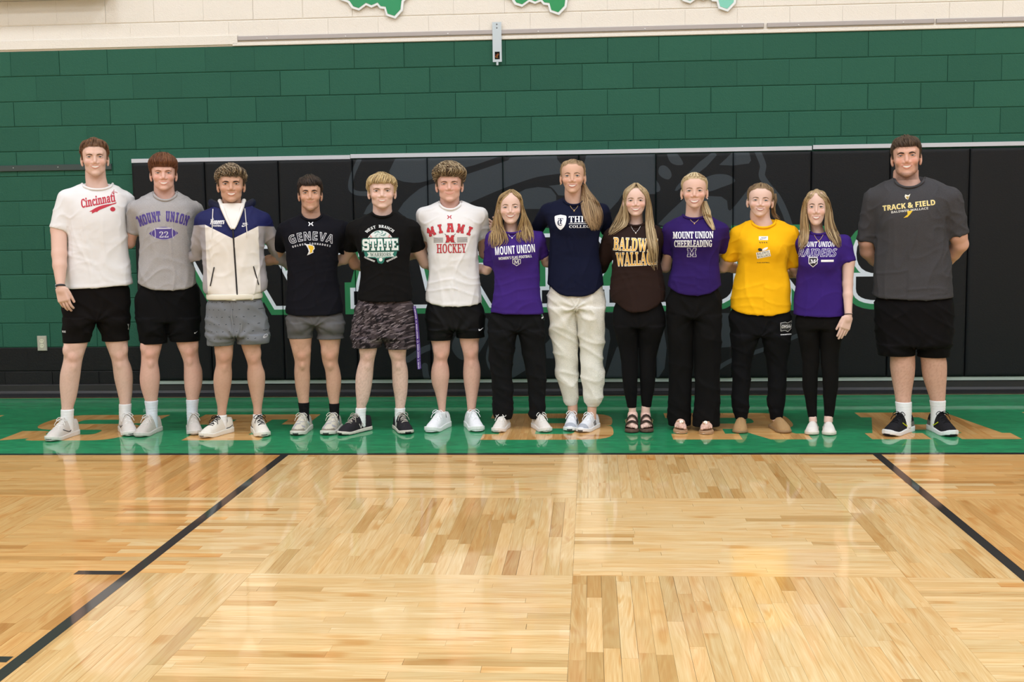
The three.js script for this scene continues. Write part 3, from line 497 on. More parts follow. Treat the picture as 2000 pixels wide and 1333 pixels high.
// measured figures: metres, y up from the floor, x and z from the middle of the feet
const PEOPLE = [
{id:1,sex:"m",x:-2.3141,z:1.7358,face:0.4005,head:{x:0.0566,eye:1.8905,chin:1.7628,top:2.0123,mouth:1.8258,w:0.0756,ear:0.0927,hw:0.0931,hx:-0.0034},torso:[[1.7257,0.0555,0.0755],[1.7099,0.0568,0.1127],[1.6913,0.0563,0.148],[1.6663,0.0555,0.179],[1.631,0.0546,0.199],[1.5658,0.0541,0.1982],[1.4725,0.0535,0.19],[1.379,0.0531,0.1907],[1.2854,0.0487,0.1962],[1.1916,0.0452,0.2044],[1.0975,0.044,0.2139],[1.0361,0.0443,0.2199],[1.0125,0.0441,0.2209]],collar:[0.0657,1.7219,0.1004,1.6755],hem:[1.0103,1.0154,1.0291],armL:[[-0.1336,1.6046,0,0.0683],[-0.1928,1.4065,0.01,0.0632],[-0.1976,1.2456,0.06,0.0487],[-0.1984,1.0274,0.14,0.0256]],armR:[[0.2455,1.5973,-0.03,0.0598],[0.3041,1.4119,-0.17,0.0495],[0.4338,1.3215,-0.26,0.0384],[0.5849,1.2888,-0.27,0.0256]],slL:0.52,slR:0.9,low:[[1.0591,0.031,0.2107],[1.0026,0.027,0.213],[0.946,0.023,0.2171],[0.8705,0.0194,0.219],[0.7853,0.0153,0.2192]],crotch:[0.017,0.787],lowL:[[0.8087,-0.0894,0.1135,0.0029],[0.7619,-0.0983,0.1068,0.0035],[0.6963,-0.1096,0.0971,0.0042],[0.642,-0.1207,0.0878,0.0048]],legL:[[0.6779,-0.1217,0.0772,0.0044],[0.6309,-0.1266,0.0772,0.005],[0.584,-0.1361,0.0692,0.0055],[0.5278,-0.1477,0.0622,0.0062],[0.481,-0.1589,0.063,0.0067],[0.4342,-0.1691,0.0656,0.0073],[0.3871,-0.1763,0.0643,0.0078],[0.34,-0.1822,0.0608,0.0083],[0.2927,-0.1868,0.0551,0.0089],[0.2455,-0.1922,0.0476,0.0094],[0.1984,-0.1995,0.0392,0.01],[0.1415,-0.2045,0.037,0.0106]],feet:[[-0.1403,0.0113,-35],[0.1403,-0.0113,10]],lowR:[[0.7995,0.1249,0.1097,-0.0029],[0.7517,0.1267,0.1048,-0.0035],[0.6845,0.1329,0.0937,-0.0042],[0.6404,0.1336,0.0911,-0.0047]],legR:[[0.665,0.1396,0.0771,-0.0044],[0.6267,0.1391,0.074,-0.0049],[0.5687,0.1459,0.0637,-0.0055],[0.5106,0.1541,0.0557,-0.0062],[0.4618,0.1646,0.0603,-0.0067],[0.4132,0.1705,0.0631,-0.0073],[0.3647,0.1733,0.0609,-0.0078],[0.3162,0.1756,0.0545,-0.0083],[0.2676,0.1775,0.0478,-0.0089],[0.2191,0.1766,0.0401,-0.0094],[0.1803,0.1744,0.0369,-0.0099],[0.1221,0.1708,0.036,-0.0105]],shoe:0.315,sock:[0.1873,0.1964],neck:0.0705,knee:[0.5369,0.5277],prints:[["U",-0.0511,0.2026,1.5041,1.6788],["D",-0.2095,-0.1784,0.6983,0.7438],["D",0.2052,0.2303,0.7078,0.7644]]},
{id:2,sex:"m",x:-1.8135,z:1.6472,face:0.3428,head:{x:-0.0032,eye:1.7791,chin:1.6608,top:1.9175,mouth:1.712,w:0.0749,ear:0.0936,hw:0.091,hx:-0.0009},torso:[[1.6644,0.0047,0.0732],[1.6486,0.0006,0.1039],[1.6252,-0.0023,0.1423],[1.5972,-0.0031,0.1785],[1.5644,-0.001,0.207],[1.5223,-0.0005,0.2094],[1.4661,-0.0032,0.1914],[1.3721,-0.0024,0.1803],[1.278,-0.0042,0.1755],[1.1838,-0.01,0.1784],[1.0892,-0.0125,0.19],[1.0418,-0.0095,0.1924],[0.999,-0.0064,0.1857]],collar:[0.0026,1.6625,0.08,1.5972],hem:[1.0327,0.9876,1.0221],armL:[[-0.2008,1.5435,-0.02,0.0528],[-0.2229,1.3846,-0.09,0.0425],[-0.2485,1.3089,-0.13,0.0374],[-0.3971,1.2807,-0.27,0.0255]],armR:[[0.2006,1.5296,-0.03,0.0528],[0.257,1.3664,-0.16,0.0425],[0.3135,1.3061,-0.24,0.0357],[0.4287,1.2837,-0.27,0.0255]],slL:0.62,slR:0.8,low:[[1.0216,-0.0058,0.1943],[0.9648,-0.0085,0.2103],[0.9079,-0.0135,0.2186],[0.8413,-0.0146,0.217],[0.7649,-0.012,0.2113]],crotch:[-0.0284,0.6603],lowL:[[0.7971,-0.1178,0.1088,-0.0036],[0.7016,-0.1162,0.0985,-0.0051],[0.6538,-0.1152,0.0927,-0.0059],[0.6194,-0.1158,0.09,-0.0064]],legL:[[0.6543,-0.1289,0.0726,-0.0059],[0.6067,-0.1333,0.0704,-0.0066],[0.5496,-0.1413,0.0622,-0.0075],[0.4924,-0.1498,0.0563,-0.0084],[0.4348,-0.1514,0.0627,-0.0093],[0.3772,-0.1535,0.0669,-0.0102],[0.3195,-0.1552,0.0615,-0.0112],[0.2615,-0.1537,0.0501,-0.0121],[0.2032,-0.1503,0.0379,-0.013],[0.1452,-0.1515,0.0338,-0.0139]],feet:[[-0.0944,-0.0154,-28],[0.0944,0.0154,6]],lowR:[[0.7902,0.0843,0.1161,0.0036],[0.6945,0.0849,0.1117,0.0051],[0.656,0.0897,0.1044,0.0057],[0.629,0.0918,0.1003,0.0061]],legR:[[0.6554,0.1047,0.0782,0.0057],[0.5976,0.1083,0.0705,0.0066],[0.5395,0.1174,0.059,0.0075],[0.4813,0.1284,0.054,0.0084],[0.423,0.1357,0.061,0.0093],[0.3652,0.1348,0.0625,0.0102],[0.3073,0.1314,0.0579,0.0112],[0.2495,0.1267,0.0463,0.0121],[0.1916,0.122,0.0347,0.013],[0.1336,0.1187,0.0338,0.0139]],shoe:0.3,sock:[0.2229,0.2192],neck:0.0715,knee:[0.5431,0.547],prints:[["U",-0.1817,0.1487,1.3084,1.5352],["D",0.1489,0.1817,0.6749,0.7072]]},
{id:3,sex:"m",x:-1.3154,z:1.7134,face:0.2901,head:{x:-0.0156,eye:1.6965,chin:1.5767,top:1.8234,mouth:1.6302,w:0.0777,ear:0.0866,hw:0.1039,hx:-0.0027},torso:[[1.5673,-0.0085,0.0806],[1.547,-0.0076,0.1336],[1.5239,-0.0126,0.1789],[1.4962,-0.0142,0.207],[1.4592,-0.0159,0.2229],[1.4175,-0.0157,0.2212],[1.3618,-0.0161,0.2123],[1.2875,-0.018,0.2062],[1.1943,-0.0171,0.2019],[1.1008,-0.0132,0.2058],[1.0447,-0.013,0.2137],[0.9978,-0.0134,0.2134],[0.9698,-0.0173,0.1979],[0.9586,-0.0206,0.1842],[0.9277,-0.0223,0.1829]],collar:[-0.0117,1.5701,0.0822,1.5193],hem:[0.9301,0.9211,0.9252],armL:[[-0.2177,1.4482,-0.02,0.0515],[-0.2522,1.2904,-0.08,0.0409],[-0.2545,1.2239,-0.12,0.0409],[-0.3899,1.1655,-0.27,0.0302]],armR:[[0.187,1.4517,-0.02,0.0551],[0.2612,1.2708,-0.1,0.0497],[0.3022,1.1826,-0.16,0.0462],[0.4272,1.0989,-0.26,0.032]],slL:2,slR:2,low:[[0.9362,-0.0224,0.1815],[0.8892,-0.0227,0.1894],[0.8327,-0.0206,0.1982],[0.7477,-0.0137,0.2058],[0.672,-0.0091,0.2088]],crotch:[-0.0276,0.6518],lowL:[[0.6847,-0.119,0.0988,-0.0062],[0.6518,-0.1253,0.092,-0.007],[0.6112,-0.1269,0.0902,-0.008]],legL:[[0.6559,-0.1074,0.0688,-0.0069],[0.5895,-0.105,0.0621,-0.0085],[0.5326,-0.1059,0.0571,-0.0099],[0.4757,-0.1104,0.0521,-0.0112],[0.4188,-0.1171,0.0595,-0.0126],[0.3618,-0.1226,0.0609,-0.014],[0.3046,-0.1271,0.054,-0.0154],[0.2473,-0.1298,0.0445,-0.0168],[0.1899,-0.1316,0.033,-0.0182],[0.1324,-0.1362,0.0289,-0.0196]],feet:[[-0.0808,-0.0208,-42],[0.0808,0.0208,12]],lowR:[[0.6785,0.0881,0.1127,0.0062],[0.6452,0.0924,0.1072,0.007],[0.617,0.0891,0.1086,0.0077]],legR:[[0.6507,0.0722,0.0703,0.0069],[0.5843,0.0775,0.0617,0.0085],[0.5271,0.0856,0.0516,0.0099],[0.4698,0.0964,0.048,0.0112],[0.4125,0.1022,0.0586,0.0126],[0.3554,0.1025,0.0591,0.014],[0.2982,0.1041,0.0508,0.0154],[0.241,0.1043,0.0412,0.0168],[0.1838,0.1045,0.0305,0.0182],[0.1361,0.1028,0.0278,0.0194]],shoe:0.3,sock:[0.1294,0.1297],neck:0.0657,knee:[0.5143,0.4984],prints:[["U",-0.1652,-0.0629,1.4056,1.463],["U",0.0307,0.1026,1.3982,1.4486],["D",0.15,0.1938,0.6504,0.6898]]},
{id:4,sex:"m",x:-0.7798,z:1.6229,face:0.2247,head:{x:-0.0359,eye:1.6313,chin:1.5105,top:1.749,mouth:1.57,w:0.0682,ear:0.0869,hw:0.09,hx:-0.0098},torso:[[1.5011,-0.0293,0.0679],[1.4842,-0.0265,0.1016],[1.461,-0.027,0.1479],[1.4376,-0.0252,0.1872],[1.4002,-0.0215,0.2151],[1.3535,-0.023,0.2106],[1.2788,-0.0348,0.1829],[1.1851,-0.0364,0.1725],[1.0911,-0.0375,0.1708],[0.9969,-0.0376,0.1775],[0.9023,-0.0326,0.1885],[0.8455,-0.031,0.1947],[0.8123,-0.0307,0.1887]],collar:[-0.0304,1.4983,0.0735,1.4517],hem:[0.8173,0.8028,0.8167],armL:[[-0.2155,1.3842,-0.04,0.0535],[-0.2556,1.2609,-0.14,0.0463],[-0.2839,1.1836,-0.2,0.0374],[-0.4254,1.1549,-0.28,0.0267]],armR:[[0.1794,1.3783,-0.02,0.0641],[0.2047,1.23,-0.09,0.0535],[0.2556,1.1366,-0.14,0.0374],[0.3988,1.0898,-0.27,0.0267]],slL:0.62,slR:0.5,low:[[0.8256,-0.0303,0.1887],[0.7829,-0.0283,0.1939],[0.7353,-0.0251,0.1969]],crotch:[-0.0315,0.7336],lowL:[[0.7521,-0.124,0.0976,-0.0022],[0.7094,-0.1273,0.093,-0.0034],[0.6715,-0.1318,0.0861,-0.0045],[0.6467,-0.1331,0.0866,-0.0052]],legL:[[0.6999,-0.1276,0.0884,-0.0037],[0.6524,-0.132,0.0791,-0.005],[0.5951,-0.1301,0.0689,-0.0067],[0.5376,-0.1265,0.0606,-0.0083],[0.48,-0.1237,0.0532,-0.0099],[0.4226,-0.1288,0.0528,-0.0116],[0.3649,-0.1288,0.0528,-0.0132],[0.3071,-0.1293,0.0487,-0.0149],[0.2492,-0.1275,0.0412,-0.0165],[0.191,-0.1247,0.0338,-0.0181],[0.1426,-0.1239,0.0296,-0.0195]],feet:[[-0.0922,-0.0218,-18],[0.0922,0.0218,-16]],lowR:[[0.7471,0.0682,0.1039,0.0022],[0.7043,0.0707,0.0983,0.0034],[0.6664,0.07,0.0867,0.0045],[0.6369,0.07,0.0951,0.0053]],legR:[[0.695,0.0657,0.0862,0.0037],[0.6475,0.0656,0.0782,0.005],[0.5904,0.0672,0.0656,0.0067],[0.5333,0.0645,0.06,0.0083],[0.4761,0.0646,0.0525,0.0099],[0.4184,0.0775,0.0503,0.0116],[0.3609,0.0838,0.0517,0.0132],[0.3035,0.0825,0.0494,0.0149],[0.2461,0.0817,0.0409,0.0165],[0.1886,0.0824,0.032,0.0181],[0.1406,0.0819,0.0283,0.0195]],shoe:0.3,sock:[0.197,0.189],neck:0.065,knee:[0.5171,0.508],prints:[["U",-0.19,0.1159,1.2072,1.4451]]},
{id:5,sex:"m",x:-0.3664,z:1.6286,face:0.1765,head:{x:0.0409,eye:1.6368,chin:1.5192,top:1.7551,mouth:1.5748,w:0.0801,ear:0.0906,hw:0.103,hx:-0.0041},torso:[[1.5033,0.0436,0.0664],[1.4866,0.0447,0.1022],[1.4634,0.0442,0.144],[1.4355,0.0437,0.1812],[1.403,0.0429,0.1999],[1.3471,0.0415,0.1972],[1.2724,0.0419,0.1839],[1.1788,0.0464,0.1678],[1.085,0.0487,0.168],[1.0286,0.0525,0.1733],[0.9722,0.0497,0.1805],[0.9252,0.0462,0.1857],[0.8969,0.0464,0.1811]],collar:[0.0411,1.4997,0.0714,1.4653],hem:[0.9055,0.8913,0.8949],armL:[[-0.1444,1.3823,-0.03,0.0623],[-0.183,1.2545,-0.13,0.0513],[-0.2296,1.1773,-0.2,0.0385],[-0.3672,1.1386,-0.28,0.0275]],armR:[[0.2334,1.3766,-0.02,0.0641],[0.2745,1.2432,-0.08,0.0531],[0.3262,1.141,-0.13,0.0385],[0.4519,1.0849,-0.27,0.0275]],slL:0.6,slR:0.5,low:[[0.9055,0.0433,0.1853],[0.8538,0.0384,0.1985],[0.7877,0.034,0.2127],[0.7121,0.0302,0.2203],[0.6362,0.0297,0.2201]],crotch:[0.022,0.5984],lowL:[[0.6484,-0.0788,0.1113,0.0001],[0.6107,-0.085,0.1025,0.0002],[0.5776,-0.0891,0.1011,0.0002]],legL:[[0.62,-0.0787,0.0655,0.0001],[0.5536,-0.08,0.0585,0.0002],[0.4968,-0.0876,0.0506,0.0002],[0.44,-0.1009,0.0548,0.0002],[0.3831,-0.1099,0.0586,0.0003],[0.326,-0.1166,0.0563,0.0003],[0.2688,-0.1219,0.0507,0.0003],[0.2116,-0.1282,0.0413,0.0004],[0.164,-0.1384,0.0315,0.0004],[0.1162,-0.1435,0.0306,0.0004]],feet:[[-0.0902,0.0004,-45],[0.0902,-0.0004,16]],lowR:[[0.643,0.1342,0.1158,-0.0001],[0.6049,0.1375,0.1078,-0.0002],[0.5649,0.1389,0.1065,-0.0002]],legR:[[0.6054,0.1186,0.0635,-0.0002],[0.5388,0.1184,0.0603,-0.0002],[0.4814,0.125,0.0495,-0.0002],[0.4239,0.1321,0.0533,-0.0002],[0.3664,0.1336,0.0543,-0.0003],[0.309,0.1327,0.052,-0.0003],[0.2514,0.1337,0.0449,-0.0003],[0.1938,0.1314,0.0364,-0.0004],[0.1458,0.1269,0.0313,-0.0004],[0.1073,0.1255,0.0308,-0.0004]],shoe:0.295,sock:[0.1622,0.1532],neck:0.0673,knee:[0.5078,0.5059],prints:[["U",-0.1119,0.1542,1.1598,1.4148]]},
{id:6,sex:"m",x:0.1312,z:1.5289,face:0.1146,head:{x:-0.0099,eye:1.6784,chin:1.56,top:1.8234,mouth:1.616,w:0.0787,ear:0.094,hw:0.1172,hx:-0.0032},torso:[[1.5721,-0.0054,0.0704],[1.5571,-0.0028,0.108],[1.5384,-0.0031,0.1456],[1.5159,-0.0012,0.1809],[1.4803,0.0043,0.2078],[1.4147,0.004,0.2051],[1.3397,0.0034,0.1874],[1.2644,0.0066,0.1735],[1.1702,0.0062,0.1675],[1.0756,0.0082,0.1734],[0.981,0.0069,0.1855],[0.905,0.0068,0.1927],[0.8623,0.0074,0.1886]],collar:[-0.0074,1.5684,0.0769,1.5086],hem:[0.8846,0.8528,0.8713],armL:[[-0.1883,1.469,-0.02,0.0556],[-0.1934,1.3225,-0.09,0.0463],[-0.2117,1.2259,-0.16,0.0389],[-0.3527,1.1665,-0.28,0.0278]],armR:[[0.1981,1.4636,-0.02,0.0556],[0.2132,1.3166,-0.08,0.0426],[0.2256,1.1998,-0.16,0.0389],[0.3794,1.1255,-0.28,0.0278]],slL:0.6,slR:0.58,low:[[0.8804,0.0078,0.1923],[0.8233,0.0081,0.2005],[0.7565,0.0121,0.2069],[0.6897,0.0155,0.2042]],crotch:[0.0062,0.6593],lowL:[[0.6916,-0.0876,0.101,0.0002],[0.6535,-0.0908,0.0892,0.0002],[0.6153,-0.0968,0.0897,0.0002]],legL:[[0.6439,-0.0929,0.0721,0.0002],[0.5769,-0.0886,0.0618,0.0002],[0.5194,-0.0874,0.0547,0.0003],[0.4716,-0.0955,0.0476,0.0003],[0.4236,-0.0979,0.0585,0.0004],[0.3659,-0.0991,0.0633,0.0004],[0.3082,-0.1003,0.0558,0.0005],[0.2502,-0.0953,0.0429,0.0005],[0.1922,-0.0931,0.032,0.0006],[0.1341,-0.0914,0.0253,0.0006],[0.0954,-0.0936,0.0239,0.0006]],feet:[[-0.0653,0.0006,-26],[0.0653,-0.0006,14]],lowR:[[0.6879,0.1104,0.1094,-0.0002],[0.6592,0.1118,0.0961,-0.0002],[0.6285,0.115,0.0999,-0.0002]],legR:[[0.6496,0.1102,0.0737,-0.0002],[0.5922,0.1067,0.0638,-0.0002],[0.5346,0.1128,0.0548,-0.0003],[0.4769,0.1166,0.0501,-0.0003],[0.4287,0.12,0.0573,-0.0004],[0.3709,0.12,0.0602,-0.0004],[0.3131,0.1185,0.0549,-0.0005],[0.2552,0.1174,0.0454,-0.0005],[0.1972,0.1154,0.0368,-0.0005],[0.1294,0.1128,0.0287,-0.0006],[0.0906,0.1112,0.0278,-0.0006]],shoe:0.305,sock:[0.1161,0.1146],neck:0.0695,knee:[0.4985,0.5025],prints:[["U",-0.1553,0.1466,1.202,1.478],["D",0.1634,0.2104,0.6684,0.708]]},
{id:7,sex:"f",x:0.577,z:1.5691,face:0.0613,head:{x:-0.0402,eye:1.5161,chin:1.4047,top:1.6299,mouth:1.4586,w:0.0729,ear:0.0803,hw:0.1406,hx:0.0172},torso:[[1.3906,-0.0307,0.0561],[1.372,-0.0287,0.1005],[1.3533,-0.0233,0.1369],[1.3253,-0.0163,0.1669],[1.2879,-0.0112,0.1801],[1.2413,-0.0104,0.1741],[1.1664,-0.0044,0.156],[1.0727,-0.002,0.1506],[0.9789,-0.0032,0.1554],[0.8848,-0.0064,0.1669],[0.8093,-0.0056,0.1802]],collar:[-0.0311,1.3627,0.065,1.3441],hem:[0.8099,0.7961,0.7955],armL:[[-0.1652,1.3084,-0.02,0.0483],[-0.1907,1.1245,-0.06,0.039],[-0.211,1.0905,-0.09,0.0334],[-0.3355,1.105,-0.24,0.0251]],armR:[[0.1461,1.3087,-0.02,0.0464],[0.1833,1.1803,-0.07,0.0371],[0.2024,1.1364,-0.1,0.0325],[0.3404,1.0859,-0.24,0.0251]],slL:0.82,slR:0.75,low:[[0.8132,-0.0055,0.1812],[0.7471,-0.0069,0.1893],[0.6714,-0.0108,0.1924]],crotch:[-0.0051,0.6713],lowL:[[0.682,-0.1021,0.1009,-0.0014],[0.6251,-0.1077,0.0963,-0.002],[0.5301,-0.1148,0.0888,-0.003],[0.387,-0.1175,0.0743,-0.0044],[0.2432,-0.1106,0.0712,-0.0059],[0.1374,-0.1113,0.0722,-0.007],[0.0988,-0.1104,0.068,-0.0074],[0.068,-0.1085,0.0552,-0.0075]],legL:[[0.6535,-0.1025,0.0708,-0.0017],[0.3869,-0.1137,0.045,-0.0044],[0.147,-0.1078,0.0309,-0.0069],[0.0603,-0.1091,0.0262,-0.0075]],feet:[[-0.0897,-0.0075,-16],[0.0897,0.0075,20]],lowR:[[0.6797,0.0865,0.0952,0.0014],[0.6228,0.0938,0.0882,0.002],[0.5278,0.1034,0.0803,0.003],[0.385,0.1182,0.0686,0.0044],[0.2418,0.125,0.0583,0.0059],[0.1365,0.1251,0.056,0.007],[0.0983,0.1185,0.0565,0.0074],[0.0694,0.1224,0.0465,0.0075]],legR:[[0.6512,0.0932,0.0684,0.0017],[0.385,0.1158,0.0473,0.0044],[0.1461,0.1248,0.0308,0.0069],[0.0597,0.1332,0.0261,0.0075]],shoe:0.265,neck:0.0483,curt:[[[1.6345,-0.0412,-0.031],[1.6282,-0.0572,-0.032],[1.6154,-0.0816,-0.0331],[1.5954,-0.1052,-0.0577],[1.5726,-0.1167,-0.0878],[1.5496,-0.1255,-0.1022],[1.5034,-0.1355,-0.1094],[1.4478,-0.1513,-0.1028],[1.392,-0.1653,-0.0924],[1.3361,-0.1774,-0.0689],[1.2802,-0.1839,-0.0623],[1.2413,-0.178,-0.1124]],[[1.6344,-0.0198,-0.031],[1.6278,-0.0032,-0.0302],[1.6147,0.0153,-0.0285],[1.5941,0.0318,-0.0111],[1.5707,0.0371,0.0184],[1.5475,0.0405,0.0302],[1.501,0.0529,0.0361],[1.4452,0.0709,0.0354],[1.3894,0.0982,0.0206],[1.3336,0.1134,0.0012],[1.2963,0.1157,-0.0059],[1.2663,0.1079,0.0237]]],prints:[["U",-0.1575,0.1288,1.1223,1.2919],["D",0.145,0.1859,0.7412,0.8083]]},
{id:8,sex:"f",x:1.0237,z:1.5479,face:0.0067,head:{x:-0.0642,eye:1.7179,chin:1.6026,top:1.8265,mouth:1.6534,w:0.073,ear:0.0913,hw:0.0828,hx:0.0061},torso:[[1.584,-0.0608,0.0586],[1.5683,-0.0587,0.0953],[1.547,-0.0589,0.1372],[1.5239,-0.0592,0.1698],[1.4868,-0.0563,0.1946],[1.4218,-0.0541,0.192],[1.3474,-0.0528,0.1716],[1.2544,-0.0615,0.1658],[1.1611,-0.0614,0.1744],[1.0674,-0.0553,0.1854],[0.9923,-0.0526,0.1897],[0.9641,-0.0505,0.1856],[0.9312,-0.0527,0.1782]],collar:[-0.0571,1.5794,0.0758,1.5257],hem:[0.9896,0.9115,0.9791],armL:[[-0.2369,1.4849,-0.03,0.0543],[-0.3177,1.3636,-0.14,0.0468],[-0.3975,1.3109,-0.24,0.0356],[-0.5767,1.342,-0.25,0.0262]],armR:[[0.1294,1.4796,-0.03,0.0543],[0.1725,1.343,-0.12,0.0468],[0.1976,1.2655,-0.2,0.0356],[0.3531,1.1848,-0.28,0.0262]],slL:0.62,slR:0.8,low:[[0.9867,-0.0513,0.1884],[0.9304,-0.0504,0.1955],[0.8739,-0.0495,0.198],[0.8173,-0.049,0.1972]],crotch:[-0.0495,0.8343],lowL:[[0.832,-0.1465,0.1007,-0.005],[0.761,-0.1425,0.0961,-0.0073],[0.6659,-0.1359,0.0906,-0.0103],[0.5705,-0.1303,0.086,-0.0134],[0.4749,-0.1251,0.0781,-0.0164],[0.3789,-0.1175,0.0725,-0.0195],[0.2826,-0.1037,0.0664,-0.0226],[0.2247,-0.0957,0.0598,-0.0244],[0.1861,-0.0918,0.0527,-0.0257],[0.1687,-0.09,0.0452,-0.0262],[0.1532,-0.0897,0.038,-0.0267]],legL:[[0.6659,-0.1349,0.0613,-0.0103],[0.3789,-0.1094,0.0474,-0.0195],[0.186,-0.0818,0.0342,-0.0257],[0.128,-0.0799,0.0347,-0.0275],[0.0892,-0.0798,0.0324,-0.0287]],feet:[[-0.0778,-0.0287,-8],[0.0778,0.0287,-24]],lowR:[[0.8309,0.0484,0.0998,0.005],[0.7604,0.0493,0.0956,0.0073],[0.6663,0.0514,0.0873,0.0103],[0.572,0.054,0.0794,0.0134],[0.4776,0.0566,0.0752,0.0164],[0.383,0.0583,0.0729,0.0195],[0.2882,0.0599,0.0725,0.0226],[0.2218,0.0618,0.0683,0.0247],[0.1838,0.0606,0.0579,0.026],[0.1696,0.0596,0.0476,0.0264],[0.1534,0.0585,0.0391,0.027]],legR:[[0.6663,0.051,0.054,0.0103],[0.383,0.0583,0.0447,0.0195],[0.1934,0.056,0.0316,0.0257],[0.1364,0.0527,0.0316,0.0275],[0.0983,0.0515,0.0306,0.0287]],shoe:0.27,neck:0.0599,pony:[[1.6596,0.0003,0.0235],[1.6244,-0.0037,0.0418],[1.5779,-0.006,0.0785],[1.5315,-0.0101,0.1107],[1.4851,-0.0048,0.1271],[1.4386,0.0097,0.1306],[1.3921,0.0354,0.1284],[1.3474,0.063,0.117]],prints:[["U",-0.1967,0.0488,1.3564,1.4608]]},
{id:9,sex:"f",x:1.3953,z:1.5802,face:-0.0388,head:{x:-0.0176,eye:1.5477,chin:1.4447,top:1.6578,mouth:1.4907,w:0.0706,ear:0.0868,hw:0.1639,hx:-0.0208},torso:[[1.4115,-0.0158,0.0576],[1.3958,-0.015,0.0981],[1.3774,-0.0152,0.135],[1.3525,-0.0177,0.1623],[1.3174,-0.0188,0.1781],[1.2341,-0.0163,0.1681],[1.1599,-0.0123,0.1594],[1.0763,-0.0094,0.1702],[0.9832,-0.007,0.1843],[0.9365,-0.0062,0.1872],[0.8898,-0.0035,0.1808],[0.8571,0.0006,0.16],[0.8243,0.0006,0.1415]],collar:[-0.0172,1.4051,0.0591,1.382],hem:[0.8646,0.8075,0.8683],armL:[[-0.1853,1.3099,-0.02,0.0535],[-0.2297,1.1594,-0.08,0.0499],[-0.2554,1.0912,-0.14,0.0443],[-0.3801,1.0578,-0.27,0.0314]],armR:[[0.1525,1.3055,-0.03,0.0517],[0.1826,1.1718,-0.14,0.0462],[0.2028,1.1126,-0.2,0.0406],[0.3281,1.0703,-0.27,0.0295]],slL:2,slR:2,low:[[0.8722,-0.0017,0.167],[0.816,-0.0005,0.1777],[0.7504,0.0026,0.1783],[0.6941,0.0047,0.1743]],crotch:[-0.0065,0.6895],lowL:[[0.7041,-0.0856,0.0866,0.0014],[0.6477,-0.0812,0.0783,0.0019],[0.5724,-0.0717,0.0676,0.0025],[0.4781,-0.0641,0.0569,0.0033],[0.3836,-0.0612,0.0537,0.0041],[0.2889,-0.0587,0.0472,0.005],[0.194,-0.0511,0.0365,0.0058],[0.1465,-0.0475,0.0309,0.0062]],legL:[[0.5724,-0.0721,0.0606,0.0025],[0.3836,-0.0616,0.0467,0.0041],[0.194,-0.0511,0.03,0.0058],[0.137,-0.0443,0.0248,0.0062],[0.0799,-0.0422,0.0262,0.0065]],feet:[[-0.0394,0.0065,-4],[0.0394,-0.0065,4]],lowR:[[0.703,0.0835,0.0955,-0.0014],[0.6467,0.0788,0.0836,-0.0019],[0.5714,0.0703,0.0679,-0.0025],[0.4771,0.0604,0.0563,-0.0033],[0.3825,0.0606,0.0541,-0.0041],[0.2876,0.059,0.0481,-0.005],[0.1925,0.0523,0.0369,-0.0058],[0.1486,0.0517,0.0318,-0.0061]],legR:[[0.5714,0.0703,0.0604,-0.0025],[0.3825,0.0606,0.0476,-0.0041],[0.1925,0.0518,0.0299,-0.0058],[0.1352,0.0461,0.03,-0.0062],[0.078,0.0455,0.0304,-0.0065]],shoe:0.255,neck:0.0499,curt:[[[1.6633,-0.0255,-0.0145],[1.6561,-0.0448,-0.0154],[1.6417,-0.066,-0.0182],[1.62,-0.0827,-0.0404],[1.5992,-0.0901,-0.0662],[1.5763,-0.0958,-0.0773],[1.5213,-0.1098,-0.084],[1.4661,-0.1285,-0.0704],[1.4202,-0.1519,-0.0641],[1.3834,-0.1752,-0.0707],[1.3561,-0.1911,-0.1152],[1.3196,-0.2024,-0.1802]],[[1.6631,-0.0035,-0.0145],[1.6556,0.0167,-0.0136],[1.6408,0.0369,-0.0118],[1.6185,0.0542,0.0074],[1.5971,0.0652,0.0367],[1.574,0.0716,0.0486],[1.5188,0.0861,0.0568],[1.4636,0.0934,0.0511],[1.3992,0.1015,0.0491],[1.3068,0.1151,0.0563],[1.2143,0.1242,0.0689],[1.1402,0.1241,0.078],[1.0798,0.1194,0.1037]]],prints:[["U",-0.1738,0.136,1.0997,1.3145]]},
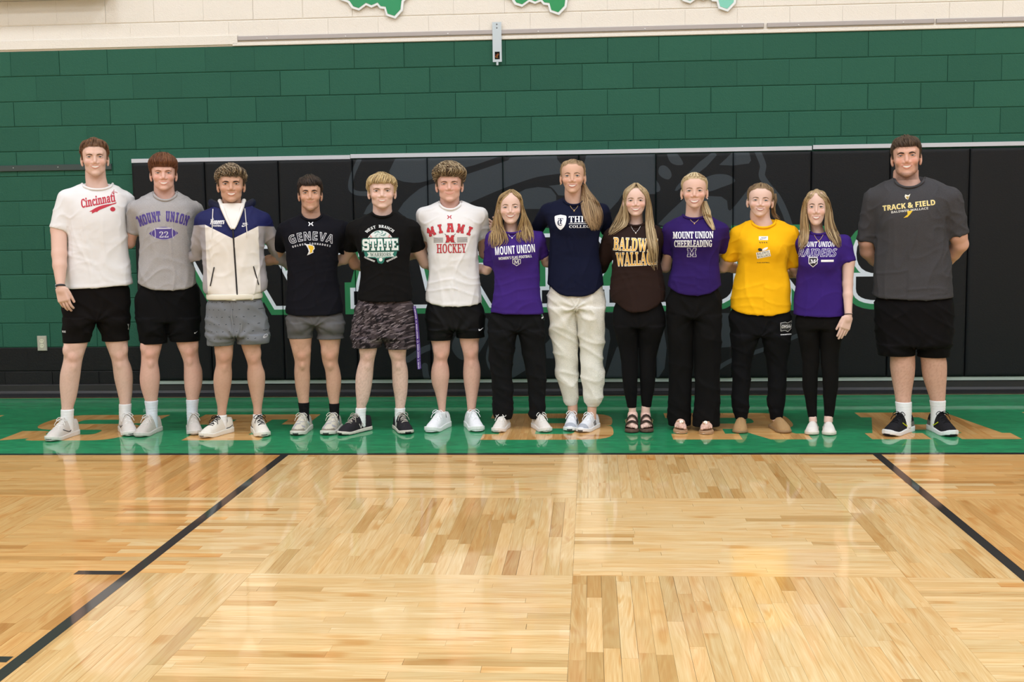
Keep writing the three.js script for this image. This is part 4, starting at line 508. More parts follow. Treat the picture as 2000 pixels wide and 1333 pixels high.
{id:10,sex:"f",x:1.7311,z:1.6265,face:-0.0803,head:{x:0.0322,eye:1.6048,chin:1.4911,top:1.7173,mouth:1.5366,w:0.0749,ear:0.0902,hw:0.0777,hx:0.0018},torso:[[1.4592,0.0333,0.0553],[1.4427,0.0346,0.0929],[1.4227,0.0344,0.1337],[1.3971,0.0352,0.1646],[1.3587,0.0374,0.1833],[1.2854,0.0422,0.1716],[1.2121,0.0434,0.1545],[1.1202,0.0408,0.1556],[1.0282,0.0354,0.1704],[0.9728,0.0341,0.1765],[0.9451,0.0351,0.1711],[0.9247,0.0375,0.1643]],collar:[0.0325,1.4537,0.0758,1.4245],hem:[0.9691,0.9155,0.9719],armL:[[-0.1315,1.3469,-0.02,0.0518],[-0.1369,1.1933,-0.07,0.0425],[-0.1612,1.0932,-0.13,0.0351],[-0.2969,1.0643,-0.27,0.025]],armR:[[0.2096,1.3426,-0.02,0.0518],[0.228,1.2074,-0.1,0.0444],[0.2525,1.0921,-0.19,0.0351],[0.3904,1.0592,-0.27,0.025]],slL:0.6,slR:0.6,low:[[0.9554,0.0337,0.1724],[0.8906,0.0297,0.1813],[0.8165,0.0298,0.1842],[0.7608,0.0308,0.1834]],crotch:[0.0273,0.7608],lowL:[[0.7748,-0.0595,0.0932,-0.0018],[0.6208,-0.0598,0.0856,-0.0033],[0.4803,-0.0597,0.0811,-0.0046],[0.3392,-0.061,0.0781,-0.006],[0.1975,-0.0642,0.0768,-0.0074],[0.1027,-0.0656,0.0774,-0.0083],[0.0287,-0.0637,0.0756,-0.0083]],legL:[[0.6676,-0.0625,0.0598,-0.0028],[0.3863,-0.0601,0.0438,-0.0056],[0.1502,-0.0553,0.0347,-0.0079],[0.0269,-0.0561,0.0311,-0.0083]],feet:[[-0.0539,-0.0083,-2],[0.0539,0.0083,2]],lowR:[[0.7747,0.1184,0.0957,0.0018],[0.6217,0.1211,0.0908,0.0033],[0.482,0.1211,0.0869,0.0046],[0.342,0.1215,0.0834,0.006],[0.2014,0.1196,0.0849,0.0074],[0.1074,0.1152,0.0896,0.0083],[0.03,0.1136,0.0915,0.0083]],legR:[[0.6681,0.1161,0.0593,0.0028],[0.3886,0.11,0.0435,0.0056],[0.1543,0.1106,0.0344,0.0079],[0.0319,0.1123,0.0313,0.0083]],shoe:0.255,neck:0.0583,pony:[[1.5355,0.0866,0.1119],[1.5037,0.0776,0.1228],[1.4671,0.0849,0.1373],[1.4214,0.0977,0.1465],[1.3848,0.1231,0.1548],[1.3425,0.154,0.1639]],prints:[["U",-0.1161,0.1663,1.1638,1.3482]]},
{id:11,sex:"f",x:2.1825,z:1.6052,face:-0.1351,head:{x:0.0151,eye:1.5369,chin:1.4294,top:1.6483,mouth:1.4784,w:0.0733,ear:0.0909,hw:0.0964,hx:0.0064},torso:[[1.4178,0.0413,0.0694],[1.4032,0.0413,0.1058],[1.386,0.0399,0.141],[1.3601,0.039,0.1715],[1.3213,0.04,0.192],[1.2608,0.046,0.1866],[1.1829,0.0421,0.166],[1.0963,0.0331,0.1565],[1.0093,0.0327,0.1796],[0.9222,0.026,0.1931],[0.8611,0.0243,0.1963],[0.8174,0.0251,0.196],[0.7955,0.0257,0.1922]],collar:[0.0389,1.4118,0.0814,1.3593],hem:[0.8189,0.7824,0.8046],armL:[[-0.1322,1.3103,0,0.0566],[-0.1949,1.1485,-0.04,0.0531],[-0.2233,1.0899,-0.08,0.036],[-0.37,1.0517,-0.25,0.024]],armR:[[0.2197,1.3105,-0.01,0.0514],[0.2387,1.0969,-0.06,0.0429],[0.2592,1.047,-0.1,0.0326],[0.3949,1.0119,-0.26,0.024]],slL:0.8,slR:0.8,low:[[0.8202,0.0228,0.1998],[0.7553,0.0219,0.204],[0.6996,0.0232,0.2014],[0.6345,0.026,0.1984]],crotch:[0.0261,0.6364],lowL:[[0.6437,-0.0709,0.1024,0.0046],[0.5971,-0.0792,0.0911,0.0059],[0.4759,-0.0925,0.068,0.0091],[0.3823,-0.1006,0.0594,0.0115],[0.2418,-0.1047,0.0599,0.0152],[0.1714,-0.1057,0.0586,0.0171],[0.148,-0.1028,0.054,0.0177],[0.1292,-0.1026,0.0522,0.0182],[0.101,-0.0997,0.0458,0.0188],[0.0708,-0.0995,0.0412,0.0188]],legL:[[0.5692,-0.0844,0.0638,0.0066],[0.3824,-0.0991,0.0434,0.0115],[0.1481,-0.0977,0.0343,0.0177],[0.0538,-0.0994,0.0321,0.0188]],feet:[[-0.1,0.0188,-4],[0.1,-0.0188,22]],lowR:[[0.6439,0.1226,0.1019,-0.0046],[0.5974,0.1289,0.0934,-0.0059],[0.476,0.1342,0.0723,-0.0091],[0.3822,0.1355,0.0638,-0.0115],[0.2411,0.1346,0.0617,-0.0152],[0.1702,0.1325,0.0591,-0.0171],[0.1419,0.1337,0.0527,-0.0179],[0.1229,0.1312,0.0518,-0.0184],[0.0993,0.1328,0.0459,-0.0188],[0.0653,0.1317,0.0391,-0.0188]],legR:[[0.5694,0.1288,0.0722,-0.0066],[0.3822,0.1351,0.0498,-0.0115],[0.1466,0.1351,0.0386,-0.0177],[0.0522,0.136,0.0341,-0.0188]],shoe:0.255,neck:0.0686,pony:[[1.5781,0.0908,0.1203],[1.5353,0.0954,0.1232],[1.4926,0.0915,0.1084],[1.4496,0.0919,0.1172],[1.4192,0.109,0.1385],[1.4044,0.126,0.1555]],prints:[["U",-0.0207,0.0881,1.1181,1.3043],["D",0.1453,0.2294,0.6392,0.7451]]},
{id:12,sex:"f",x:2.5856,z:1.6859,face:-0.1851,head:{x:-0.0353,eye:1.488,chin:1.3672,top:1.5915,mouth:1.42,w:0.0628,ear:0.0732,hw:0.1356,hx:0.028},torso:[[1.333,-0.0202,0.0464],[1.3176,-0.0169,0.087],[1.3005,-0.0107,0.1181],[1.2791,-0.0044,0.1408],[1.2449,0.0013,0.1545],[1.1808,-0.0003,0.1464],[1.1209,-0.0061,0.1374],[1.0524,-0.0115,0.1438],[0.9664,-0.011,0.1519],[0.8803,-0.01,0.1604],[0.8112,-0.0092,0.1647],[0.7784,-0.0087,0.1631]],collar:[-0.0184,1.3279,0.0516,1.3108],hem:[0.7825,0.7706,0.7743],armL:[[-0.137,1.2583,-0.03,0.0448],[-0.1584,1.1156,-0.15,0.0379],[-0.1758,1.0426,-0.21,0.031],[-0.3249,1.0131,-0.27,0.0224]],armR:[[0.1425,1.2565,0,0.0499],[0.1713,1.1248,0.01,0.0482],[0.1687,0.9853,0.03,0.0327],[0.1744,0.7768,0.09,0.0224]],slL:0.6,slR:0.5,low:[[0.7861,-0.0029,0.1602],[0.7403,-0.0036,0.1616],[0.6853,-0.0038,0.1538]],crotch:[-0.0049,0.6944],lowL:[[0.7029,-0.0805,0.0799,0.0002],[0.6202,-0.0737,0.0697,0.0004],[0.5466,-0.0662,0.0622,0.0006],[0.4821,-0.0596,0.0556,0.0008],[0.3895,-0.0625,0.0517,0.001],[0.2968,-0.0614,0.0473,0.0013],[0.2041,-0.0523,0.0375,0.0015],[0.1112,-0.0449,0.0304,0.0017],[0.0907,-0.0429,0.0277,0.0017]],legL:[[0.5742,-0.0691,0.056,0.0005],[0.3895,-0.0616,0.0436,0.001],[0.2041,-0.0523,0.0312,0.0015],[0.1112,-0.0431,0.0259,0.0017],[0.0553,-0.0398,0.0277,0.0017]],feet:[[-0.0373,0.0017,-5],[0.0373,-0.0017,4]],lowR:[[0.7043,0.0724,0.0818,-0.0002],[0.6218,0.0674,0.0696,-0.0004],[0.5482,0.0631,0.0617,-0.0006],[0.4838,0.0626,0.0578,-0.0008],[0.3917,0.0679,0.0539,-0.001],[0.2993,0.0695,0.0491,-0.0013],[0.2066,0.0664,0.0403,-0.0015],[0.1136,0.0628,0.0319,-0.0017],[0.0931,0.0617,0.0288,-0.0017]],legR:[[0.5758,0.0654,0.0573,-0.0005],[0.3917,0.0679,0.0468,-0.001],[0.2066,0.0668,0.0345,-0.0015],[0.1136,0.0605,0.0288,-0.0017],[0.0577,0.0591,0.0311,-0.0017]],shoe:0.25,neck:0.043,curt:[[[1.595,-0.0449,-0.0349],[1.5884,-0.0646,-0.0357],[1.575,-0.0844,-0.0372],[1.555,-0.1007,-0.0593],[1.5358,-0.1121,-0.0823],[1.5147,-0.1202,-0.0928],[1.4638,-0.1297,-0.0964],[1.3955,-0.1339,-0.0906],[1.3357,-0.1366,-0.0791],[1.2759,-0.141,-0.0867],[1.2331,-0.1439,-0.1029],[1.2057,-0.1419,-0.1277]],[[1.5948,-0.0234,-0.0349],[1.5878,-0.0035,-0.034],[1.574,0.0165,-0.0322],[1.5534,0.0316,-0.013],[1.5336,0.0434,0.0129],[1.5123,0.051,0.0214],[1.4613,0.0641,0.0262],[1.3934,0.0749,0.0221],[1.3509,0.0902,0.0202],[1.3082,0.1114,0.0331],[1.2654,0.1227,0.0626],[1.2185,0.12,0.1003]]],prints:[["U",-0.1591,0.1031,1.0941,1.2757]]},
{id:13,sex:"m",x:3.2492,z:1.7193,face:-0.2636,head:{x:-0.1339,eye:1.8065,chin:1.6688,top:1.9348,mouth:1.7373,w:0.0791,ear:0.1033,hw:0.0972,hx:-0.0066},torso:[[1.6799,-0.1113,0.0757],[1.6638,-0.1104,0.1148],[1.6416,-0.1084,0.1637],[1.6148,-0.1065,0.2083],[1.5792,-0.1064,0.2425],[1.5301,-0.1035,0.2532],[1.4677,-0.1025,0.2427],[1.3962,-0.1025,0.2259],[1.3244,-0.0958,0.2175],[1.2616,-0.0899,0.2206],[1.1717,-0.0854,0.234],[1.0817,-0.0825,0.2423],[0.9914,-0.0795,0.2464],[0.9191,-0.0768,0.2496],[0.8901,-0.0736,0.2479]],collar:[-0.1109,1.6745,0.0958,1.6043],hem:[0.899,0.8811,0.8921],armL:[[-0.3218,1.5208,0,0.0809],[-0.3726,1.2585,-0.03,0.0633],[-0.3668,1.1888,-0.07,0.0492],[-0.2411,1.043,-0.24,0.0352]],armR:[[0.1373,1.5213,0,0.0809],[0.1918,1.29,-0.03,0.0668],[0.2083,1.2313,-0.06,0.051],[0.0928,1.0619,-0.24,0.0352]],slL:0.86,slR:0.86,low:[[0.909,-0.0727,0.2457],[0.8456,-0.069,0.2501],[0.7549,-0.0658,0.2499],[0.6639,-0.0643,0.2446],[0.5727,-0.064,0.2346]],crotch:[-0.049,0.5364],lowL:[[0.5815,-0.1702,0.1289,0.0186],[0.536,-0.1718,0.1186,0.0212],[0.5087,-0.1695,0.1185,0.0227]],legL:[[0.5551,-0.1321,0.0768,0.0201],[0.4824,-0.1311,0.0789,0.0243],[0.4278,-0.13,0.079,0.0274],[0.3733,-0.1276,0.0734,0.0305],[0.3187,-0.1265,0.0647,0.0337],[0.264,-0.1245,0.0553,0.0368],[0.2185,-0.1223,0.0497,0.0394],[0.164,-0.1168,0.0453,0.0426]],feet:[[-0.0617,0.0447,-28],[0.0617,-0.0447,26]],lowR:[[0.5824,0.0562,0.1147,-0.0186],[0.5366,0.0603,0.1032,-0.0212],[0.498,0.0599,0.102,-0.0234]],legR:[[0.5364,0.0507,0.0798,-0.0212],[0.4632,0.063,0.0803,-0.0253],[0.408,0.0672,0.0791,-0.0285],[0.3528,0.0719,0.074,-0.0316],[0.2975,0.0796,0.0633,-0.0347],[0.2422,0.0882,0.0535,-0.0379],[0.2052,0.0925,0.0467,-0.0399],[0.1589,0.0957,0.042,-0.0426]],shoe:0.325,sock:[0.2023,0.2073],neck:0.0844,prints:[["U",-0.2782,0.0655,1.395,1.566]]}
];
// ---------------------------------------------------------------- people
const clothBump = dataTex(256, 256, (u, v, i, j) => 0.5 + 0.25 * (((i + j) % 4) / 3 - 0.5) + 0.35 * (n200(u, v) - 0.5), { repeat: [14, 14] });
const heather = dataTex(256, 256, (u, v) => 0.94 + 0.20 * (n200(u * 1, v) - 0.5) + 0.10 * (n96(u, v) - 0.5), { srgb: true, repeat: [7, 7] });
const cloth = (c, o = {}) => phys(c, o.rough ?? 0.88, { specularIntensity: 0.28, map: o.map ?? null, bumpMap: clothBump, bumpScale: o.bump ?? 0.0007, sheen: o.sheen ?? 0.06, sheenColor: new THREE.Color(c).lerp(new THREE.Color(1, 1, 1), 0.3), sheenRoughness: 0.6, vertexColors: !!o.vc });
const skinBump = dataTex(256, 256, (u, v) => 0.5 + 0.5 * (n200(u, v) - 0.5) + 0.3 * (n96(u, v) - 0.5), { repeat: [9, 9] });
const skinMat = phys(0xffffff, 0.55, { vertexColors: true, specularIntensity: 0.45, sheen: 0.12, sheenColor: new THREE.Color(1, 0.75, 0.65), sheenRoughness: 0.5 });
const hairMat = phys(0xffffff, 0.48, { vertexColors: true, specularIntensity: 0.5 });
const glossy = phys(0xffffff, 0.12, { vertexColors: true, clearcoat: 0.6, clearcoatRoughness: 0.05 });
const HEADROWS = [[.1015, .006, 0, -.03], [.0975, .036, .026, -.058], [.089, .055, .054, -.080], [.072, .068, .077, -.095], [.049, .0745, .0885, -.102], [.022, .0755, .0925, -.102], [0, .0735, .0900, -.098], [-.025, .0705, .0885, -.090], [-.05, .0630, .0885, -.072], [-.072, .0545, .0875, -.044], [-.090, .0440, .0865, -.012], [-.103, .0325, .083, .016], [-.112, .020, .075, .036], [-.1165, .008, .062, .05]];
const headBase = loft(HEADROWS.map(([y, rx, f, b]) => [y, 0, rx, (f + b) / 2, (f - b) / 2]), 2.15, 0.006);
const march = (fn, x, y, z0 = 0.14, z1 = 0) => { let a = z0, b = z1; for (let i = 0; i < 24; i++) { const m = (a + b) / 2; if (fn(x, y, m) > 0) a = m; else b = m; } return (a + b) / 2; };

function headField(st) {
  const sm = st.smile ?? 1, open = st.teeth !== false, jaw = st.jaw ?? 1, f = !!st.fem;
  const feats = [
    [cap([0, .010, .0845, .0072], [0, -.030, .0985, f ? .0095 : .0110]), .012], [ell(.0125, -.0375, .0900, .0098, .0082, .011), .007], [ell(-.0125, -.0375, .0900, .0098, .0082, .011), .007],
    [ell(.0405, -.034 + .003 * sm, .0655, .0225, .019, .0205), .022], [ell(-.0405, -.034 + .003 * sm, .0655, .0225, .019, .0205), .022],
    [ell(0, -.101, .0785, f ? .016 : .020, .013, .014), .016], [ell(0, (st.mouthY ?? -.064), .0755, .030, .022, .0165), .014],
  ];
  if (!f) for (const s of [-1, 1]) feats.push([cap([s * .042, .021, .0755, .009], [s * .014, .0185, .0865, .009]), .014], [ell(s * .0405 * jaw, -.076, .032, .0125, .013, .022), .034]);
  const sock = [-1, 1].map((s) => ell(s * .0335, -.002, .1005, .0185, .0115, .0165)), lid = [-1, 1].map((s) => ell(s * .0335, -.0015, .0745, .0162, .0125, .0135));
  const ears = [-1, 1].flatMap((s) => [[ell(s * .0805, -.020, -.008, .0092, .030, .0185), -ell.length && 0, s]]);
  const earIn = [-1, 1].map((s) => ell(s * .0895, -.018, -.001, .0075, .020, .010)), lobe = [-1, 1].map((s) => ell(s * .0775, -.046, -.002, .0065, .0095, .008));
  const face = (x, y, z) => {
    let d = headBase(x, y, z); for (const [g, k] of feats) d = smin(d, g(x, y, z), k);
    for (const g of sock) d = smax(d, -g(x, y, z), .012); for (const g of lid) d = smin(d, g(x, y, z), .004); return d;
  };
  // lips follow the face
  const my = st.mouthY ?? -.064, w = .0215 + .0085 * sm, up = open ? .0056 : .0026, dn = open ? -.0075 - .0035 * sm : -.0052, rise = .0075 * sm;
  const lipPts = (h) => Array.from({ length: 9 }, (_, i) => { const t = -1 + i / 4, x = t * w, y = my + h * (1 - t * t) + rise * t * t + (h > 0 ? -.0012 * Math.exp(-t * t * 30) : 0); return [x, y, march(face, x, y) - .0016, lerp(.0022, (h > 0 ? .0032 : .0042) * (open ? 1 : .78), 1 - t * t)]; });
  const U = lipPts(up), D = lipPts(dn), lips = []; for (let i = 0; i < 8; i++) lips.push(cap(U[i], U[i + 1]), cap(D[i], D[i + 1]));
  const lipD = (x, y, z) => { if (Math.abs(y - my) > .03 || z < .05) return 1; let d = 1; for (const g of lips) { const v = g(x, y, z); if (v < d) d = v; } return d; };
  const all = (x, y, z) => {
    let d = face(x, y, z);
    if (Math.abs(x) > .055) for (let i = 0; i < 2; i++) { let e = smin(ears[i][0](x, y, z), lobe[i](x, y, z), .006); e = smax(e, -earIn[i](x, y, z), .004); d = smin(d, e, .005); }
    return smin(d, lipD(x, y, z), .003);
  };
  return { all, face, lipD, U, D, my, open };
}
// hair line height by the angle from straight ahead
function hairline(st) {
  const hl = st.hl ?? .062, tp = st.temple ?? .035, sb = st.sideburn ?? -.014, np = st.nape ?? -.070, K = [[0, hl], [18, hl + .001], [34, hl - (st.corner ?? -.004)], [50, lerp(hl, tp, .55)], [64, tp], [74, sb], [84, sb], [91, .008], [106, .006], [116, -.050], [130, np], [181, np]];
  return (x, z) => { const a = Math.abs(Math.atan2(x, z + .008)) * 180 / Math.PI; for (let i = 1; i < K.length; i++) if (a <= K[i][0]) { const t = smooth(0, 1, (a - K[i - 1][0]) / (K[i][0] - K[i - 1][0])); return lerp(K[i - 1][1], K[i][1], t); } return np; };
}
function buildFigure(P, S) {
  const g = group('person', S.label, 'person', null, [P.x, 0, P.z]); g.rotation.y = P.face;
  const H = P.head, sy = (H.eye - H.chin) / .1145, sx = H.w / .0725, sz = (sy * 0.6 + sx * 0.4) * (S.headDepth ?? 1), hz = S.headZ ?? .015;
  const q = new THREE.Quaternion().setFromEuler(new THREE.Euler(S.nod ?? 0.02, S.turn ?? 0, S.tilt ?? 0)), qi = q.clone().invert(), v = new THREE.Vector3();
  const O = [H.x, H.eye, hz], toW = (p) => { v.set(p[0] * sx, p[1] * sy, p[2] * sz).applyQuaternion(q); return [v.x + O[0], v.y + O[1], v.z + O[2]]; };
  const inv = new THREE.Matrix4().makeRotationFromQuaternion(qi).elements;
  const inHead = (fn) => { const m = Math.min(sx, sy, sz); return (x, y, z) => { x -= O[0]; y -= O[1]; z -= O[2]; return fn((inv[0] * x + inv[4] * y + inv[8] * z) / sx, (inv[1] * x + inv[5] * y + inv[9] * z) / sy, (inv[2] * x + inv[6] * y + inv[10] * z) / sz) * m; }; };
  const local = (x, y, z) => { x -= O[0]; y -= O[1]; z -= O[2]; return [(inv[0] * x + inv[4] * y + inv[8] * z) / sx, (inv[1] * x + inv[5] * y + inv[9] * z) / sy, (inv[2] * x + inv[6] * y + inv[10] * z) / sz]; };
  const fem = P.sex === 'f', big = S.depth ?? 1;
  const hf = headField({ ...S.face, fem, mouthY: clamp((H.mouth - H.eye) / sy, -.072, -.055) }), headW = inHead(hf.all);

  // ---- garment above the waist
  const T = P.torso, top = T[0][0], bot = T[T.length - 1][0];
  const prof = fem ? [[0, .055], [.06, .075], [.16, .098], [.30, .118], [.45, .112], [.62, .100], [.82, .112], [1, .118]] : [[0, .062], [.06, .085], [.16, .110], [.32, .126], [.5, .120], [.7, .112], [.88, .118], [1, .120]];
  const depthAt = (f) => { for (let i = 1; i < prof.length; i++) if (f <= prof[i][0]) return lerp(prof[i - 1][1], prof[i][1], (f - prof[i - 1][0]) / (prof[i][0] - prof[i - 1][0])); return prof[prof.length - 1][1]; };
  const rowsT = T.map(([y, cx, rx]) => { const f = (top - y) / (top - bot); return [y, cx, rx, -.018 + .02 * smooth(0, .3, f), Math.min(depthAt(f) * big, rx * .95)]; });
  rowsT.push([bot - .06, T[T.length - 1][1], T[T.length - 1][2], .002, depthAt(1) * big]);
  const torso = loft(rowsT, 2.3, .012), body0 = loft(rowsT.map(([y, cx, rx, cz, rz]) => [y, cx, rx - .016, cz, rz - .016]), 2.2, .02);
  const [hl, hm, hr] = P.hem, xl = T[T.length - 1][1] - T[T.length - 1][2], xr = T[T.length - 1][1] + T[T.length - 1][2];
  const hemY = (x) => { const t = clamp((x - xl) / (xr - xl), 0, 1), s = 2 * t - 1, base = lerp(hl, hr, t); return hm - (hl + hr) / 2 > 0 ? base + (hm - (hl + hr) / 2) * (1 - s * s) : base + (hm - (hl + hr) / 2) * Math.pow(1 - Math.abs(s) ** 2.6, 1); };
  const [ccx, ccy, chw, ccb] = P.collar;
  const neckline = (x, z) => { const t = Math.abs(x - ccx) / chw; if (t > 1.02) return 9; const k = smooth(-.085, -.02, z); return lerp(ccy + .012, ccb + (ccy - ccb) * (1 - Math.sqrt(Math.max(0, 1 - t * t))), k); };
  const arms = ['L', 'R'].map((s) => P['arm' + s].map(([x, y, z, r]) => [x, y, z, r])), long = [P.slL > 1, P.slR > 1];
  const sleeves = arms.map((a, i) => {
    const e = long[i] ? 3 : 1, dir = [0, 1, 2].map((c) => a[1][c] - a[0][c]), L = Math.hypot(...dir), u = dir.map((c) => c / L), ext = [0, 1, 2].map((c) => a[1][c] + u[c] * .05).concat(a[1][3] * 1.0);
    if (e === 3) { const c = [cap(a[0], a[1]), cap(a[1], a[2]), cap(a[2], a[3])]; return (x, y, z) => Math.min(c[0](x, y, z), c[1](x, y, z), c[2](x, y, z)); }
    const c = cap(a[0], ext); return (x, y, z) => smax(c(x, y, z), (x - a[1][0]) * u[0] + (y - a[1][1]) * u[1] + (z - a[1][2]) * u[2], .006);
  });
  const bust = S.bust ? [-1, 1].map((s) => ell(T[0][1] + s * S.bust[1], lerp(top, bot, S.bust[0]), depthAt(.3) * big - .045, .06, .062, .06)) : null;
  const shirtF = (x, y, z) => {
    let d = torso(x, y, z);
    if (bust) for (const b of bust) d = smin(d, b(x, y, z), .05);
    d = smin(d, sleeves[0](x, y, z), .045); d = smin(d, sleeves[1](x, y, z), .045);
    d = smax(d, hemY(x) - y, .003);
    return smax(d, y - neckline(x, z), .008);
  };
  const xs = [...T.map((r) => r[1] - r[2]), ...arms.flat().map((a) => a[0] - a[3])], xe = [...T.map((r) => r[1] + r[2]), ...arms.flat().map((a) => a[0] + a[3])];
  const sid = P.id * 7.3;
  const cuff = (i, x, y, z) => { if (long[i]) return 0; const a = arms[i], u = [0, 1, 2].map((c) => a[1][c] - a[0][c]), L = Math.hypot(...u), s = ((x - a[1][0]) * u[0] + (y - a[1][1]) * u[1] + (z - a[1][2]) * u[2]) / L; return s > -.024 && Math.hypot(x - a[1][0], y - a[1][1], z - a[1][2]) < a[1][3] * 1.5 ? 1 : 0; };
  const fold = S.fold ?? 1, wr = (x, y, z) => {
    const f = clamp((top - y) / (top - bot), 0, 1), low = smooth(.3, .85, f), cx = x - T[5][1], sg = cx < 0 ? -1 : 1, w = noise3(x * 3 + sid, y * 3, z * 3) * .09;
    const rid = (a, b, c, p) => Math.pow(Math.max(0, 1 - Math.abs(noise3(a, b, c)) * 1.6), p);
    const waist = rid(x * 2.1 + sid + w * 6, y * 10.5 + sg * x * 2.6 + w * 18, z * 2, 5) * (.25 + low), drape = rid(x * 9.5 + sid * 2 + w * 9 - y * sg * 1.2, y * 1.7 + 3, z * 5, 5) * smooth(.22, .5, f), pit = rid(x * 7 * sg + y * 9 + sid, y * 5 - x * sg * 7 + 9, z * 4, 5) * smooth(.06, .16, Math.abs(cx)) * (1 - smooth(.45, .7, f));
    return fold * (.0034 * waist * (1 - .5 * smooth(.9, 1, f)) + .0062 * drape + .0056 * pit + .0026 * noise3(x * 8 + sid, y * 6, z * 8 + 4) + .0011 * noise3(x * 26, y * 26, z * 26 + sid)) - .0028 * fold + (y - hemY(x) < .022 ? .0014 : 0) + (Math.max(cuff(0, x, y, z), cuff(1, x, y, z)) > 0 ? .0016 : 0);
  };
  const shirtGeo = solid(shirtF, [Math.min(...xs) - .03, Math.min(hl, hm, hr) - .03, -.34], [Math.max(...xe) + .03, top + .04, .26], .0078, { disp: wr });
  if (S.shirt.panels) { const p = shirtGeo.attributes.position, u = shirtGeo.attributes.uv, x0 = T[5][1] - .5; for (let i = 0; i < p.count; i++) u.setXY(i, p.getX(i) - x0, p.getY(i) - top + 1); }
  const shirt = mesh(S.shirt.name ?? 't_shirt', shirtGeo, cloth(S.shirt.panels ? 0xffffff : S.shirt.color, { ...S.shirt, map: S.shirt.panels ? canvasTex(1024, 1024, (c) => { c.save(); c.scale(1024, 1024); S.shirt.panels(c, T, top); c.restore(); }) : S.shirt.map }), g); tag(shirt, S.shirt.label);
  const zShirt = (x, y) => march(shirtF, x, y, .3, -.1);
  if (!S.shirt.noCollar) {
    const pts = []; for (let i = 0; i <= 16; i++) { const t = -1 + i / 8, x = ccx + t * chw * .98, y = ccb + (ccy - ccb) * (1 - Math.sqrt(Math.max(0, 1 - t * t * .99))) - .004; pts.push([x, y, Math.abs(t) > .96 ? -.04 : zShirt(x, y - .005) + .0005]); }
    tag(mesh('collar', lock(pts, () => .0085, 8), cloth(S.shirt.collar ?? S.shirt.color, { map: S.shirt.map }), shirt), 'ribbed round collar');
  }
  // ---- garment below the waist
  const hemHi = Math.max(hl, hm, hr), hemLo = Math.min(hl, hm, hr), dl = Math.min(S.lowDepth ?? 9, depthAt(1) * big - .012), tuck = (y) => .014 * smooth(hemLo - .02, hemLo + .03, y) + .012 * smooth(hemHi - .01, hemHi + .03, y);
  const lr = P.low.map(([y, cx, rx]) => [y, cx, rx - tuck(y), -.002, Math.min(dl, rx) - tuck(y)]);
  lr.unshift([lr[0][0] + .08, lr[0][1], P.low[0][2] - .034, -.002, dl - .034]);
  const pelvis = loft(lr, 2.3, .02), legs = ['L', 'R'].map((s) => { const r = P['low' + s].map(([y, cx, rx, z], i) => { const up = i < 2 ? 1 : 0; return [y, cx, rx, z - .004, Math.min(dl, rx * (S.legDepth ?? 1.02) + (up ? .012 : 0))]; }); return loft(r, 2.1, .003); });
  const lowF = (x, y, z) => smin(pelvis(x, y, z), Math.min(legs[0](x, y, z), legs[1](x, y, z)), .018);
  const lx = [...P.low, ...P.lowL, ...P.lowR], lowBot = Math.min(...P.lowL.map((r) => r[0]), ...P.lowR.map((r) => r[0]));
  const wl = (x, y, z) => {
    const cr = P.crotch, le = [P.lowL[P.lowL.length - 1][0], P.lowR[P.lowR.length - 1][0]], dc = Math.hypot(x - cr[0], y - cr[1]), a = Math.atan2(y - cr[1], x - cr[0]), fan = Math.exp(-dc * 7) * Math.cos(a * 9 + 1.3) * .004;
    return smooth(-.004, .05, y - (x < cr[0] ? le[0] : le[1])) * (S.lowFold ?? 1) * (fan * 1.4 + .008 * Math.pow(Math.max(0, 1 - 1.6 * Math.abs(noise3(x * 6 + sid + y, y * 4.0 + x * 3, z * 4))), 5) + .006 * Math.pow(Math.max(0, 1 - 1.6 * Math.abs(noise3(x * 2.5 + sid * 3, y * 9 + x * 5, z * 2))), 5) + .0018 * noise3(x * 16, y * 12, z * 16 + sid) - .003);
  };
  const lowGeo = solid(lowF, [Math.min(...lx.map((r) => r[1] - r[2])) - .03, lowBot - .02, -.22], [Math.max(...lx.map((r) => r[1] + r[2])) + .03, lr[0][0] + .02, .24], .0078, { disp: wl });
  const low = mesh(S.low.name, lowGeo, cloth(S.low.color, S.low), g); tag(low, S.low.label);

  // ---- the body itself: skin, in one mesh
  const parts = [];
  const legS = ['L', 'R'].map((s) => P['leg' + s].map(([y, cx, rx, z], i, a) => { const f = smooth(.52, .36, y) * smooth(.10, .30, y); return [y, cx, rx, z - .012 * f, rx * 1.04]; }));
  const hipY = P.low[0][0], hip = legS.map((r, i) => [hipY - .02, P.low[0][1] + (i ? 1 : -1) * P.low[0][2] * .48, P.low[0][2] * .42, 0, Math.min(.1, dl * .8)]);
  const cover = 0.012;
  const legF = legS.map((r, i) => { const rr2 = [hip[i], ...r], last = rr2[rr2.length - 1]; rr2.push([.06, last[1], last[2] * .95, last[3] + .005, last[4]]); return loft(rr2.sort((a, b) => b[0] - a[0]), 2, .01); });
  const trunk = loft(rowsT.map(([y, cx, rx, cz, rz]) => [y, cx, rx - .02, cz, rz - .02]).concat([[bot - .10, T[T.length - 1][1], P.low[0][2] * .9, 0, Math.min(.1, dl * .8)]]), 2.1, .03);
  const nk = P.neck, nTop = H.chin + .055, neckF = loft([[nTop, H.x, nk * .92, hz - .050, nk * .92], [H.chin - .004, H.x, nk * .95, -.036, nk * .93], [lerp(ccb, H.chin, .42), lerp(ccx, H.x, .5), nk, -.028, nk * .94], [ccb - .025, ccx, nk * 1.14, -.016, Math.max(nk * .9, .055)], [ccb - .11, ccx, nk * 1.35, -.01, .06]], 2, .02);
